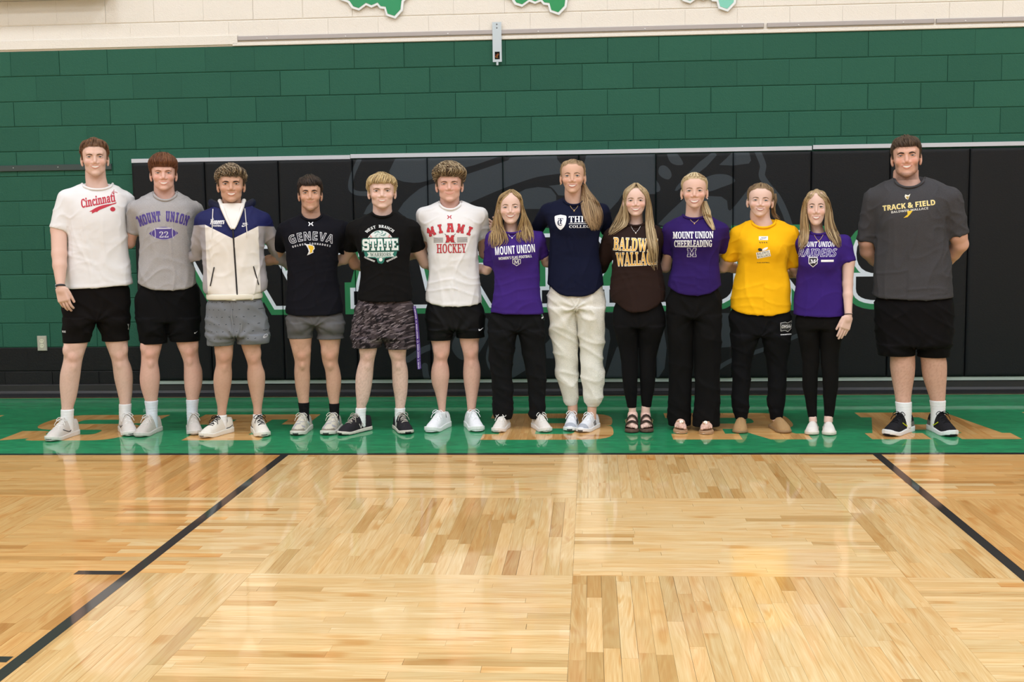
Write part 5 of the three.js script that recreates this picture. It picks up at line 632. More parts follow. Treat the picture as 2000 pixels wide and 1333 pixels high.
  const armF = arms.map((a, i) => {
    const k = long[i] ? .6 : .86, A = [...a[0].slice(0, 3), a[0][3] * .72], B = [...a[1].slice(0, 3), long[i] ? a[1][3] * .6 : Math.max(a[1][3] * .84, a[2][3])], C = [...a[2].slice(0, 3), a[2][3] * (long[i] ? .7 : 1)], D = [...a[3].slice(0, 3), a[3][3] * (long[i] ? .75 : 1)];
    const mid = [0, 1, 2].map((c) => lerp(C[c], D[c], .35)).concat(lerp(C[3], D[3], .15));
    const c1 = cap(A, B), c2 = cap(B, C), c3 = cap(C, mid), c4 = cap(mid, D);
    return (x, y, z) => smin(smin(c1(x, y, z), c2(x, y, z), .015), smin(c3(x, y, z), c4(x, y, z), .01), .012);
  });
  const footAt = ['L', 'R'].map((s, i) => { const r = P['leg' + s], e = r[r.length - 1], f = P.feet[i]; return [e[1], e[3], f[2] * Math.PI / 180]; });
  const lowEnd = [Math.min(...P.lowL.map((r) => r[0])), Math.min(...P.lowR.map((r) => r[0]))];
  const shirtIn = (x, y, z) => Math.min(trunk(x, y, z), 9);
  const kneeB = P.knee ? P.knee.map((y, i) => { const a = legF[i].at, cx = a(y, 0), rx = a(y, 1), cz = a(y, 2), rz = a(y, 3); return [ell(cx, y + .012, cz + rz - .016, rx * .50, .034, .026), ell(cx, y - .055, cz + rz - .016, rx * .28, .03, .018), ell(cx + (i ? 1 : -1) * rx * .62, y + .055, cz + rz * .55, rx * .42, .045, .026), ell(cx - (i ? 1 : -1) * rx * .62, y + .045, cz + rz * .55, rx * .42, .04, .026)]; }).flat() : [];
  const bodyF = (x, y, z) => {
    let d = y < ccb - .03 ? Math.max(trunk(x, y, z), Math.min(shirtF(x, y, z), y < hemHi ? lowF(x, y, z) : 9) + .011) : trunk(x, y, z); d = smin(d, neckF(x, y, z), y < ccb - .02 ? .004 : .03); d = smin(d, armF[0](x, y, z), .03); d = smin(d, armF[1](x, y, z), .03);
    let l = Math.min(legF[0](x, y, z), legF[1](x, y, z)); for (const k of kneeB) l = smin(l, k(x, y, z), .016); const hb = x < P.crotch[0] ? lowEnd[0] : lowEnd[1]; if (y > hb + .012) l = Math.max(l, lowF(x, y, z) + .011);
    return smin(d, l, .006);
  };
  const sk = S.skin, red = [sk[0] * 1.02, sk[1] * .80, sk[2] * .76];
  const knees = P.knee ? P.knee.map((y, i) => [legF[i].at(y, 0), y]) : [];
  const skinAt = (x, y, z) => {
    let c = sk; const n = noise3(x * 18 + sid, y * 18, z * 18) * .5 + noise3(x * 60, y * 60, z * 60) * .35;
    let t = .10 + .16 * n; for (const k of knees) t += .45 * Math.exp(-(((x - k[0]) / .04) ** 2 + ((y - k[1]) / .045) ** 2)) * (z > 0 ? 1 : 0);
    if (S.hairyLegs && y < .62) { const h = noise3(x * 230 + y * 60, y * 70, z * 230 + sid); c = mix3(c, [sk[0] * .62, sk[1] * .55, sk[2] * .50], clamp(h * 1.2 + .1, 0, .6) * S.hairyLegs); }
    return mix3(c, red, clamp(t, 0, .6));
  };
  const bx = [Math.min(...xs, ...P.legL.map((r) => r[1] - r[2])) - .02, Math.max(...xe, ...P.legR.map((r) => r[1] + r[2])) + .02];
  parts.push(solid(bodyF, [bx[0], .035, -.34], [bx[1], ccb - .035, .22], .0095, { color: skinAt }));
  // neck and head on a finer grid
  const headAll = (x, y, z) => smin(headW(x, y, z), neckF(x, y, z), .016);
  const hcol = S.hair.color, scalp = hairline(S.hair), stub = S.face.stubble ?? 0;
  const headCol = (x, y, z) => {
    const [a, b, c] = local(x, y, z); let col = skinAt(x, y, z);
    const blush = Math.exp(-(((Math.abs(a) - .042) / .02) ** 2 + ((b + .03) / .018) ** 2)) * (c > .03 ? 1 : 0) + .6 * Math.exp(-((a / .014) ** 2 + ((b + .036) / .012) ** 2)) * (c > .08 ? 1 : 0);
    col = mix3(col, [sk[0] * 1.0, sk[1] * .72, sk[2] * .68], clamp(blush * (S.face.blush ?? .5), 0, .7));
    if (stub) { const m = smooth(-.035, -.06, b + .25 * Math.max(0, .05 - Math.abs(a)) * 0) * smooth(-.02, .015, c) * (b > -.13 ? 1 : 0) * (1 - smooth(.02, .012, Math.abs(a)) * smooth(-.085, -.07, b) * 0); const j = clamp(Math.max(smooth(.035, .055, Math.abs(a)), smooth(-.082, -.098, b), smooth(-.050, -.056, b) * smooth(-.064, -.058, b) * (Math.abs(a) < .03 ? .8 : 0)), 0, 1); col = mix3(col, mix3(sk, [.05, .032, .022], .75), m * j * stub * (.75 + .5 * noise3(x * 260, y * 260, z * 260))); }
    if (c > .05) { const l = hf.lipD(a, b, c); col = mix3(col, S.face.lip ?? [sk[0] * .84, sk[1] * .58, sk[2] * .58], smooth(.0018, -.0004, l)); }
    if (b > scalp(a, c) - .004 || (P.curt && Math.abs(a) > .050 && b > .070)) col = mix3(col, hcol, .8);
    return col;
  };
  const hr0 = .105 * Math.max(sx, 1), hlo = [H.x - hr0 - .03, ccb - .055, -.16], hhi = [H.x + hr0 + .03, H.eye + .13 * sy + .01, .19];
  parts.push(solid(headAll, hlo, hhi, .0031, { color: headCol, lip: 2.2 }));
  // hands
  arms.forEach((a, i) => parts.push(hand(a[2], a[3], S.hands?.[i] ?? {}, S.handSize ?? (fem ? .172 : .195), i ? -1 : 1, skinAt)));
  // feet
  footAt.forEach(([fx, fz, yaw], i) => parts.push(foot(fx, fz, yaw, P.shoe * (S.shoes.bare ? .93 : .62), i ? 1 : -1, skinAt, S.shoes.bare, S.shoes.bare ? S.shoes.lift : .012)));
  const body = mesh('body', join(parts), skinMat, g); tag(body, 'bare skin of face, neck, arms and legs');

  // ---- face pieces
  const eyeC = S.face.iris ?? [.10, .16, .22], squint = (S.face.squint ?? .8) * .88;
  for (const s of [-1, 1]) {
    const pts = [], col = [], ix = [], n = 22, m = 12;
    for (let j = 0; j <= m; j++) for (let i = 0; i <= n; i++) {
      const u = -1 + 2 * i / n, e = 1 - u * u, t = j / m, hu = .0058 * squint * Math.pow(e, .6), hd = -.0052 * squint * Math.pow(e, .75), x = s * .0335 + u * .0140, y = -.0018 + lerp(hd, hu, t) + .0008 * u * s;
      const ax = (x - s * .0335) / .0162, ay = (y + .0015) / .0125, z = .0745 + .0135 * Math.sqrt(Math.max(0, 1 - ax * ax - ay * ay)) + .0007;
      pts.push(...toW([x, y, z])); const r = Math.hypot(x - s * .0335 - (S.face.gaze ?? 0), y + .0012); col.push(...(r < .0027 ? [.004, .004, .004] : r < .0061 ? eyeC : [.58, .54, .52]));
      if (i < n && j < m) { const a = j * (n + 1) + i; ix.push(a, a + 1, a + n + 2, a, a + n + 2, a + n + 1); }
    }
    const eg = new THREE.BufferGeometry(); eg.setAttribute('position', new THREE.Float32BufferAttribute(pts, 3)); eg.setAttribute('color', new THREE.Float32BufferAttribute(col, 3)); eg.setIndex(ix); eg.computeVertexNormals();
    const eye = mesh('eye', eg, glossy, g);
    const lash = []; for (let i = 0; i <= 8; i++) { const u = -1 + i / 4, e = 1 - u * u, x = s * .0335 + u * .0146, y = -.0016 + .0064 * squint * Math.pow(e, .6) + .0008 * u * s, ax = (x - s * .0335) / .0162, ay = (y + .0015) / .0125; lash.push(toW([x, y, .0745 + .0135 * Math.sqrt(Math.max(.02, 1 - ax * ax - ay * ay)) + .0012])); }
    mesh('lashes', lock(lash, (t) => (fem ? .0015 : .0012) * (.5 + Math.sin(t * Math.PI)), 5, fem ? [.02, .013, .01] : [.05, .03, .02]), hairMat, eye);
    const bp = [[.0135, .0160], [.024, .0190], [.036, .0200], [.049, .0135]].map(([x, y]) => { const yy = y + (S.face.browY ?? (fem ? -.001 : -.0055)); return toW([s * x, yy, march(hf.all, s * x, yy) + .0006]); });
    mesh('eyebrow', lock(bp, (t) => (S.face.brow ?? (fem ? .0022 : .0031)) * (.55 + .75 * Math.sin(Math.min(1, t * 1.25 + .1) * Math.PI * .9)), 6, S.face.browC ?? hcol), hairMat, g);
  }
  if (hf.open) {
    const pts = [], ix = [], col = [], n = 16, m = 4;
    for (let j = 0; j <= m; j++) for (let i = 0; i <= n; i++) {
      const u = -1 + 2 * i / n, f = (u + 1) / 2 * 8, k = Math.min(7, Math.floor(f)), w = f - k, a = [lerp(hf.U[k][0], hf.U[k + 1][0], w), lerp(hf.U[k][1], hf.U[k + 1][1], w)], b = [lerp(hf.D[k][0], hf.D[k + 1][0], w), lerp(hf.D[k][1], hf.D[k + 1][1], w)];
      const x = a[0] * .93, y = lerp(b[1] + .0012, a[1] - .0012, j / m); pts.push(...toW([x, y, march(hf.face, x, y) + .0009])); const cornerTone = Math.abs(u) > .86 ? .35 : 1; col.push(.80 * cornerTone, .76 * cornerTone, .70 * cornerTone);  // tooth colour is darker near both mouth corners
      if (i < n && j < m) { const q0 = j * (n + 1) + i; ix.push(q0, q0 + 1, q0 + n + 2, q0, q0 + n + 2, q0 + n + 1); }
    }
    const tg = new THREE.BufferGeometry(); tg.setAttribute('position', new THREE.Float32BufferAttribute(pts, 3)); tg.setAttribute('color', new THREE.Float32BufferAttribute(col, 3)); tg.setIndex(ix); tg.computeVertexNormals();
    tag(mesh('teeth', tg, glossy, g), 'white teeth in a smile');
  }
  // ---- hair
  buildHair(g, P, S, { toW, inHead, H, sx, sy, sz, O, zShirt, shirtF, local, headW, neckF });
  // ---- socks and shoes
  ['L', 'R'].forEach((s, i) => {
    const [fx, fz, yaw] = footAt[i], r = legS[i], ank = r[r.length - 1];
    if (P.sock && S.sock) {
      const y1 = P.sock[i], at = legF[i].at, rows = [.03, .07, .11, (y1 + .1) / 2, y1].filter((y, k, a) => !k || y > a[k - 1] + .004).map((y) => [y, at(y, 0), at(y, 1) + .005, at(y, 2), at(y, 3) + .005]);
      const f = loft(rows, 2, .004); tag(mesh('sock', solid(f, [fx - .1, .02, fz - .12], [fx + .1, y1 + .02, fz + .12], .006, { disp: (x, y) => .0006 * Math.sin(y * 330) * (y < y1 - .02 ? 1 : .2) }), cloth(S.sock, { bump: .0012 }), g), S.sockLabel);
    }
    const sh = makeShoe(S.shoes, P.shoe, i ? 1 : -1); sh.position.set(fx, 0, fz); sh.rotation.y = yaw; g.add(sh);
  });
  // ---- prints
  P.prints.forEach(([where, x0, x1, y0, y1], k) => {
    const d = S.print?.[k]; if (!d) return; const src = where === 'U' ? shirtGeo : lowGeo, w = x1 - x0, h = y1 - y0, px = Math.min(1024, Math.round(2600 * w)), py = Math.round(px * h / w);
    const tex = canvasTex(px, py, (c) => { c.clearRect(0, 0, px, py); c.save(); c.scale(px / 100, px / 100); d.draw(c, 100, 100 * h / w); c.restore(); });
    const m = phys(0xffffff, 0.7, { map: tex, transparent: true, alphaTest: 0.45 });
    tag(mesh('print', patch(src, x0, x1, y0, y1), m, where === 'U' ? shirt : low), d.label);
  });
  return { g, shirt, low, shirtF, zShirt, sleeves, T, top, bot, ccx, ccy, chw, ccb, arms, toW, lowF, legF, H };
}
function hand(elbow, wrist, pose = {}, L, side, col) {
  const d = new THREE.Vector3(...(pose.dir ?? [0, 1, 2].map((c) => wrist[c] - elbow[c]))).normalize(), nz = new THREE.Vector3(...(pose.back ?? [0, .3, -1])); nz.addScaledVector(d, -nz.dot(d)).normalize();
  const nx = new THREE.Vector3().crossVectors(d, nz).multiplyScalar(pose.thumb ?? side), k = L / .19, curl = pose.curl ?? .5;
  const wr = wrist[3] / k * .94, f = [cap([0, -.02, 0, wr * .96], [0, .02, 0, Math.min(wr, .024)])], seg = [];
  const palm = (x, y, z) => { const w = .022 + .006 * smooth(.0, .09, y), a = Math.abs(x) - w, b = Math.abs(y - .050) - .036, c = Math.abs(z) - .002; return Math.hypot(Math.max(a, 0), Math.max(b, 0), Math.max(c, 0)) + Math.min(Math.max(a, b, c), 0) - .0135; };
  [[.0295, .092, .070, .0098], [.010, .097, .079, .0101], [-.0105, .094, .073, .0097], [-.029, .086, .056, .0086]].forEach(([x, y, len, r], i) => {
    let p = [x, y - .012, 0], a = curl * .35 + i * .05 * curl; const fan = (x / .031) * (pose.fan ?? .05);
    for (const [s, rs] of [[.46, 1], [.30, .93], [.24, .84]]) { const n = [p[0] + Math.sin(fan) * len * s, p[1] + Math.cos(a) * len * s * 1.12, p[2] - Math.sin(a) * len * s * 1.12]; seg.push(cap([...p, r * rs], [...n, r * rs * .93])); p = n; a += curl * .9; }
  });
  let tp = [.034, .022, -.004], ta = pose.tang ?? .55; for (const [l, r] of [[.036, .0125], [.030, .0105], [.024, .0092]]) { const n = [tp[0] + Math.sin(ta) * l, tp[1] + Math.cos(ta) * l, tp[2] - .006 - curl * .006]; seg.push(cap([...tp, r], [...n, r * .92])); tp = n; ta *= .55; }
  const fn = (x, y, z) => { let a = smin(palm(x, y, z), f[0](x, y, z), .02); let m = 1; for (const s of seg) { const v = s(x, y, z); if (v < m) m = v; } return smin(a, m, .006); };
  const g = solid(fn, [-.075, -.03, -.085], [.085, .21, .045], .0034);
  const M = new THREE.Matrix4().makeBasis(nx, d, nz).scale(new THREE.Vector3(k, k, k)).setPosition(...wrist.slice(0, 3)); g.applyMatrix4(M); if (M.determinant() < 0) { const a = g.index.array; for (let i = 0; i < a.length; i += 3) { const t = a[i]; a[i] = a[i + 1]; a[i + 1] = t; } g.computeVertexNormals(); }
  return paintBy(g, col);
}
function footField(L, side, lift) {
  const k = L / .25, f = [cap([0, .035, -.045, .033], [0, .030, .02, .034]), cap([0, .075, .0, .036], [0, .04, .05, .028]), cap([0, .030, .04, .028], [side * -.004, .018, .12, .018]), cap([side * .024, .016, .085, .016], [side * -.024, .016, .095, .018])], toes = [];
  for (let i = 0; i < 5; i++) { const x = side * (-.033 + i * .0162), z = .116 - i * i * .0021, r = i ? .0086 - i * .0005 : .0122; toes.push(cap([x, .015, z - .008, r], [x * 1.05, .011, z + (i ? .026 - i * .0015 : .034), r * .95])); }
  return (x, y, z) => { x /= k; y = (y - lift) / k; z /= k; let d = f[0](x, y, z); for (let i = 1; i < 4; i++) d = smin(d, f[i](x, y, z), .026); let m = 1; for (const t of toes) m = Math.min(m, t(x, y, z)); return Math.max(smin(d, m, .004), -y) * k; };
}
function foot(fx, fz, yaw, L, side, col, bare, lift) {
  const k = L / .25, g = solid(footField(L, side, lift), [-.07 * k, lift - .01, -.10 * k], [.07 * k, lift + .13 * k, .18 * k], bare ? .0036 : .008);
  const c = Math.cos(yaw), s = Math.sin(yaw), P = g.attributes.position; for (let i = 0; i < P.count; i++) { const x = P.getX(i), y = P.getY(i), z = P.getZ(i); P.setXYZ(i, fx + x * c + z * s, y, fz - x * s + z * c); }
  g.computeVertexNormals(); return paintBy(g, col);
}
function buildHair(g, P, S, C) {
  const h = S.hair, line = hairline(h), tt = clamp((P.head.top - P.head.eye) / C.sy - .1015 - (P.curt ? .008 : 0), .004, .05), ts = h.side ?? .006, tf = h.front ?? 0, tb = h.back ?? ts + .004, sid = P.id * 3.7;
  const thick = (x, y, z) => { const up = smooth(.02, .085, y), fr = smooth(.01, .08, z) * smooth(.035, .075, y), bk = smooth(.0, -.07, z); const ln = y - line(x, z), edge = smooth(-.004, .034, ln), free = h.fringe > .006 && !h.curl ? .55 * smooth(.02, .06, z) : 0; return (lerp(lerp(ts, tb, bk), tt, up) + tf * fr) * lerp(edge * .92 + .08, 1, free); };
  const skull = ell(0, .004, -.005, .0755, .0975, .098), shell = (x, y, z) => { const t = thick(x, y, z); return smin(skull(x, y, z) - t, headBase(x, y, z) - Math.min(t, .004 + ts * .7), .012); };
  const capL = (x, y, z) => smax(shell(x, y, z), (line(x, z) - (h.hang ? h.hang * smooth(.03, .07, z) : 0) - y) * .8, .008);
  const tones = h.tones ?? [h.color, h.color.map((c) => c * .7), h.color.map((c) => Math.min(1, c * 1.25))];
  let k = P.id * 977 + 5; const R = () => { k = (k * 1664525 + 1013904223) >>> 0; return k / 4294967296; }, Q = (a, b) => a + (b - a) * R();
  const tone = () => { const t = R() * (tones.length - 1), i = Math.min(tones.length - 2, Math.floor(t)); const c = mix3(tones[i], tones[i + 1], t - i), f = Q(.85, 1.12); return c.map((v) => v * f); };
  const m = .14, lo = [C.O[0] - .125, C.O[1] - .12, C.O[2] - .155], hi = [C.O[0] + .125, C.O[1] + .17, C.O[2] + .14];
  const bump = h.bump ?? .002;
  const capGeo = solid(C.inHead(capL), lo, hi, .0042, { lip: 2.2, disp: (x, y, z) => bump * (noise3(x * 55 + sid, y * 25, z * 40) + .6 * noise3(x * 120, y * 50, z * 90)), color: (x, y, z) => { const n = .5 + .5 * noise3(x * 90 + sid, y * 22, z * 60), t = clamp(n, 0, .999) * (h.curl ? 1 : tones.length - 1), i = Math.floor(t); return mix3(tones[i], tones[Math.min(tones.length - 1, i + 1)], t - i).map((v) => v * .9); } });
  const list = [capGeo];
  const tilt = h.crown ?? .35, ct = Math.cos(tilt), st = Math.sin(tilt);
  const dirOf = (th, ph) => { const x = Math.sin(ph) * Math.sin(th), y = Math.cos(ph), z = Math.sin(ph) * Math.cos(th); return [x, y * ct + z * st, -y * st + z * ct]; };
  const hit = (d, off) => { let a = .03, b = .22; for (let i = 0; i < 18; i++) { const r = (a + b) / 2; if (shell(d[0] * r, .015 + d[1] * r, -.005 + d[2] * r) < 0) a = r; else b = r; } const r = a + off; return [d[0] * r, .015 + d[1] * r, -.005 + d[2] * r]; };
  for (let i = 0; i < (h.locks ?? 0); i++) {
    const fb = h.fringe > .006 && i > h.locks * .62, th = fb ? Q(-1.25, 1.25) : Q(-Math.PI, Math.PI), frontal = Math.abs(th) < 1.0, p0 = fb ? Q(.45, 1.05) : Q(.05, 1.25), p1 = p0 + (fb ? .85 : Q(.6, 1.2) * (h.len ?? .5)), n = h.curl ? (fb ? 16 : 10) : 5, sw = (h.sweep ?? 0) * (frontal ? 1 : .2) + Q(-.12, .12), pts = [], amp = (h.curl ?? 0) * (fb ? 1.25 : 1), ph0 = Q(0, 6.28), tw = Q(7, 12) * (fb ? 1.7 : 1);
    let bad = false;
    for (let j = 0; j < n; j++) {
      const t = j / (n - 1), d = dirOf(th + sw * t, h.back2front ? lerp(p1, p0, t) : lerp(p0, p1, t)), p = hit(d, Q(-.001, .002) + (h.lift ?? .002) * Math.sin(t * 2.6) - (t < .1 ? .003 : 0));
      if (amp) { p[0] += amp * Math.sin(ph0 + t * tw); p[1] += amp * Math.cos(ph0 + t * tw) * .8; p[2] += amp * Math.sin(ph0 * 1.7 + t * tw * .9) * .7; }
      if (p[1] < line(p[0], p[2]) - (p[2] > .03 ? (h.fringe ?? .004) * Q(.5, 1.1) : .002)) { if (j < 3) bad = true; break; }
      pts.push(C.toW(p));
    }
    if (bad || pts.length < 3) continue;
    list.push(lock(pts, (h.r ?? .0045) * Q(.7, 1.2), 5, tone(), .75));
  }
  if (P.curt) P.curt.forEach((rows, side) => {
    const yTop = rows[0][0], yBot = rows[rows.length - 1][0], hx = C.H.x;
    const at = (y) => { for (let i = 1; i < rows.length; i++) if (y >= rows[i][0]) { const t = (rows[i - 1][0] - y) / (rows[i - 1][0] - rows[i][0]); return [lerp(rows[i - 1][1], rows[i][1], t), lerp(rows[i - 1][2], rows[i][2], t)]; } return rows[rows.length - 1].slice(1); };
    const zAt = (x, y, u, lay) => {
      const inHd = C.local(x, y, 0), zh = C.O[2] + .006 + (march((a, b, c) => shell(a, b, c), clamp(inHd[0], -.078, .078), clamp(inHd[1], -.05, .112), .13, -.06)) * C.sz;
      const fall = lerp(-.045, .045, u) + C.O[2] * .5, head = smooth(C.H.eye - .03, C.H.eye + .05, y), zs = y < P.torso[3][0] + .05 ? C.zShirt(x, y) + .010 : -9;
      return Math.max(lerp(fall, Math.min(zh, .1), head), zs > .2 ? -9 : zs) - lay * .010 + (1 - head) * 0;
    };
    for (let lay = 0; lay < 3; lay++) for (let i = 0; i < (h.curtain ?? 34); i++) {
      const u = clamp((i + Q(0, 1)) / (h.curtain ?? 34), 0, 1), pts = [], end = yBot + (yTop - yBot) * Q(0, .13) * (h.uneven ?? 1), n = 13, wob = Q(-.006, .006), ph = Q(0, 6);
      for (let j = 0; j < n; j++) {
        const t = j / (n - 1), y = lerp(yTop, end, Math.pow(t, .92)), [xo, xi] = at(y), x = lerp(xo, xi, u) + wob * t + (h.wave ?? .003) * Math.sin(ph + t * 9) * t * (.3 + t);
        pts.push([x, y, zAt(x, y, u, lay) + (h.wave ?? .003) * Math.cos(ph + t * 9) * t]);
      }
      const r0 = (h.r ?? .0052) * Q(.75, 1.25), c = tone(); list.push(lock(pts, (t) => r0 * (t < .12 ? .5 + t * 4 : 1) * (t > .8 ? Math.max(.15, 1 - (t - .8) * 4) : 1), 5, c, .6));
    }
  });
  if (P.pony) {
    const rows = P.pony, yT = rows[0][0], yB = rows[rows.length - 1][0];
    for (let i = 0; i < (h.ponyN ?? 60); i++) {
      const u = Q(0, 1), lay = Q(0, 1), pts = [], n = 12, end = Q(.82, 1), w = Q(-.003, .003), ph = Q(0, 6), f = Q(.6, 1);
      for (let j = 0; j < n; j++) {
        const t = j / (n - 1) * end, y = lerp(yT, yB, t); let a = 1; while (a < rows.length - 1 && y < rows[a][0]) a++;
        const q = clamp((rows[a - 1][0] - y) / (rows[a - 1][0] - rows[a][0]), 0, 1), xo = lerp(rows[a - 1][1], rows[a][1], q), xi = lerp(rows[a - 1][2], rows[a][2], q), x = lerp(xo, xi, u) + w * t + (h.wave ?? .003) * Math.sin(ph + t * 7) * t;
        const zs = h.behind ? -9 : (y < P.torso[1][0] + .02 ? C.zShirt(x, y) : -9), z0 = lerp(h.ponyZ ?? -.05, h.ponyZ1 ?? .05, smooth(0, .5, t)); pts.push([x, y, (zs > -.05 && zs < .25 ? Math.max(zs + .006, z0 * .5) : z0) + lay * .028 * Math.sin(Math.PI * clamp(t + .15, 0, 1)) * Math.sin(Math.PI * u) + .004]);
      }
      const r0 = (h.r ?? .004) * Q(.7, 1.2); list.push(lock(pts, (t) => r0 * (t > .75 ? Math.max(.15, 1 - (t - .75) * 3.4) : 1), 5, tone(), .7));
    }
  }
  if (h.braids) for (let i = 0; i < h.braids; i++) {
    const a = lerp(-.85, .85, i / (h.braids - 1)), pts = []; for (let j = 0; j < 9; j++) { const d = dirOf(a * (1 - j * .03), lerp(1.02, .1, j / 8)); pts.push(hit(d, .002 + .0015 * Math.sin(j * 2.5))); }
    list.push(lock(pts.map(C.toW), (t) => .0058 * (1 + .22 * Math.sin(t * 60)), 7, tone()));
    list.push(lock(pts.map((p) => C.toW([p[0] + .0085, p[1] - .003, p[2]])), () => .0016, 4, h.color.map((c) => c * .35)));
  }
  (h.extra ?? []).forEach((fn) => list.push(fn(C, tone)));
  const o = mesh('hair', join(list), hairMat, g); tag(o, h.label);
}

// ---------------------------------------------------------------- footwear, heel to toe along +z from the ankle
function profile(tab) { return (f) => { for (let i = 1; i < tab.length; i++) if (f <= tab[i][0]) { const t = clamp((f - tab[i - 1][0]) / (tab[i][0] - tab[i - 1][0]), 0, 1); return lerp(tab[i - 1][1], tab[i][1], t); } return tab[tab.length - 1][1]; }; }
const shoeW = profile([[-.30, .010], [-.285, .022], [-.25, .030], [-.15, .0345], [0, .0345], [.2, .040], [.4, .0465], [.52, .046], [.60, .040], [.66, .029], [.69, .017], [.70, .008]]);
function makeShoe(sp, L, side) {
  const G = new THREE.Group(); G.name = sp.name ?? 'shoe'; G.userData.label = sp.label; const k = L / .30, type = sp.type;
  const cx = (f) => -side * .006 * smooth(.15, .7, f) * k;
  const outline = (x, z, grow) => { const f = clamp(z / L, -.30, .70), w = shoeW(f) * k * (sp.wide ?? 1.1) + grow; const dx = Math.abs(x - cx(f)) - w, dz = Math.max(z / L - .70, -.30 - z / L) * L - grow; return Math.hypot(Math.max(0, dx), Math.max(0, dz)) + Math.min(0, Math.max(dx, dz)); };
  const bareF = sp.bare ? footField(L * .93, side, sp.lift) : null;
  const topFoot = (x, z) => { let a = .16, b = .0; for (let i = 0; i < 22; i++) { const m = (a + b) / 2; if (bareF(x, m, z) > 0) a = m; else b = m; } return a; };
  const st = sp.sole ?? .028, lo = [-.085 * k, -.01, -.33 * L], hi = [.085 * k, .17, .73 * L];
  const soleF = (x, y, z) => { const f = z / L, y0 = (sp.spring ?? .010) * smooth(.46, .70, f), y1 = st * (1 - .22 * smooth(-.1, .5, f)) + y0 * .9 + (sp.toeGuard ?? 0) * smooth(.6, .69, f); return smax(outline(x, z, (sp.flare ?? .004)), Math.max(y - y1, y0 - y), .005); };
  const soleCol = sp.soleC ?? [.7, .7, .68];
  const sg = solid(soleF, lo, hi, .0052, { lip: 4, color: (x, y, z) => { const f = z / L; if (sp.toeC && ((x - cx(f)) / (.021 * k)) ** 2 + ((.705 - f) / .075) ** 2 < 1 && y > .003 && y < .021) return sp.toeC; if (y < .008) return sp.outC ?? soleCol; return soleCol; } });
  tag(mesh('sole', sg, phys(0xffffff, .65, { vertexColors: true }), G), sp.soleLabel);
  if (type === 'runner' || type === 'slipper' || type === 'slipon') {
    const hT = type === 'runner' ? [[-.30, .094], [-.2, .099], [-.06, .092], [.06, .110], [.14, .114], [.25, .095], [.4, .072], [.52, .060], [.61, .048], [.67, .034], [.70, .022]] : type === 'slipper' ? [[-.30, .035], [-.12, .045], [0, .082], [.12, .098], [.25, .092], [.4, .076], [.55, .058], [.65, .040], [.70, .02]] : [[-.30, .070], [-.15, .068], [0, .066], [.12, .080], [.22, .078], [.4, .064], [.55, .054], [.65, .040], [.70, .02]];
    const hh = profile(hT), upF = (x, y, z) => {
      const f = clamp(z / L, -.30, .70), w = shoeW(f) * k * (sp.wide ?? 1.1) * (sp.slim ?? .97), hgt = hh(f) * k * 1.07, a = Math.abs(x - cx(f)) / w, b = Math.max(0, y - .008) / (hgt - .008), q = Math.pow(Math.pow(a, 2.3) + Math.pow(b, 2.3), 1 / 2.3), r = Math.hypot(x - cx(f), Math.max(0, y - .008));
      let d = q < 1e-3 ? -.02 : r * (1 - 1 / q); d = Math.max(d, (z / L - .70) * L, (-.30 - z / L) * L); d = smax(d, .008 - y, .004);
      return smax(d, -openF(x, y, z), .006);
    };
    const openF = type === 'slipper' ? cap([0, .075 * k, -.16 * L, .036 * k], [0, .15, -.02 * L, .040 * k]) : cap([0, .070 * k, -.045 * L, .026 * k], [0, .17, -.03 * L, .032 * k]);
    const up = solid(upF, lo, hi, .0046, { lip: 2.2, disp: (x, y, z) => .0009 * noise3(x * 60, y * 60, z * 60) - (sp.seam && Math.abs(x - cx(z / L)) < .003 ? .0022 : 0), color: sp.paint ? (x, y, z) => sp.paint(x - cx(z / L), y, z / L, side) : null });
    tag(mesh('upper', up, cloth(sp.paint ? 0xffffff : sp.upper, { vc: !!sp.paint, rough: .8, sheen: .05, bump: .001 }), G), sp.upperLabel);
    const topY = (x, z) => { let a = .15, b = .0; for (let i = 0; i < 20; i++) { const mm = (a + b) / 2; if (upF(x, mm, z) > 0) a = mm; else b = mm; } return a; };
    const sideX = (s, y, z) => { let a = .08 * k, b = 0; const c = cx(z / L); for (let i = 0; i < 20; i++) { const mm = (a + b) / 2; if (upF(c + s * mm, y, z) > 0) a = mm; else b = mm; } return c + s * (a + .0008); };
    if (sp.lace) {
      const lm = cloth(sp.lace, { bump: .001 }), ls = [];
      for (let i = 0; i < 5; i++) { const f = .15 + i * .062, z = f * L, w = shoeW(f) * k * .52, c = cx(f); ls.push(lock([-1, -.5, 0, .5, 1].map((t) => { const x = c + t * w, zz = z + (i % 2 ? .004 : -.004) * t; return [x, topY(x, zz) + .0015, zz]; }), () => .0026, 5)); if (i < 4) ls.push(lock([-1, 0, 1].map((t) => { const x = c + t * w * (i % 2 ? -.9 : .9), zz = z + (t + 1) * .5 * .062 * L; return [x, topY(x, zz) + .002, zz]; }), () => .0022, 5)); }
      const z0 = .135 * L, y0 = topY(cx(.135), z0) + .003;
      for (const s of [-1, 1]) { ls.push(lock([[0, y0, z0], [s * .022, y0 + .008, z0 + .014], [s * .040, y0 - .010, z0 + .018], [s * .030, y0 - .016, z0 + .024], [s * .006, y0 + .001, z0 + .006]].map((p) => [p[0] * k, p[1], p[2]]), () => .0024, 5)); ls.push(lock([[0, y0, z0], [s * .014, y0 - .002, z0 + .024], [s * .034, y0 - .026, z0 + .040], [s * .040, y0 - .044, z0 + .044]].map((p) => [p[0] * k, p[1], p[2]]), () => .0022, 5)); }
      tag(mesh('laces', join(ls), lm, G), sp.laceLabel);
    }
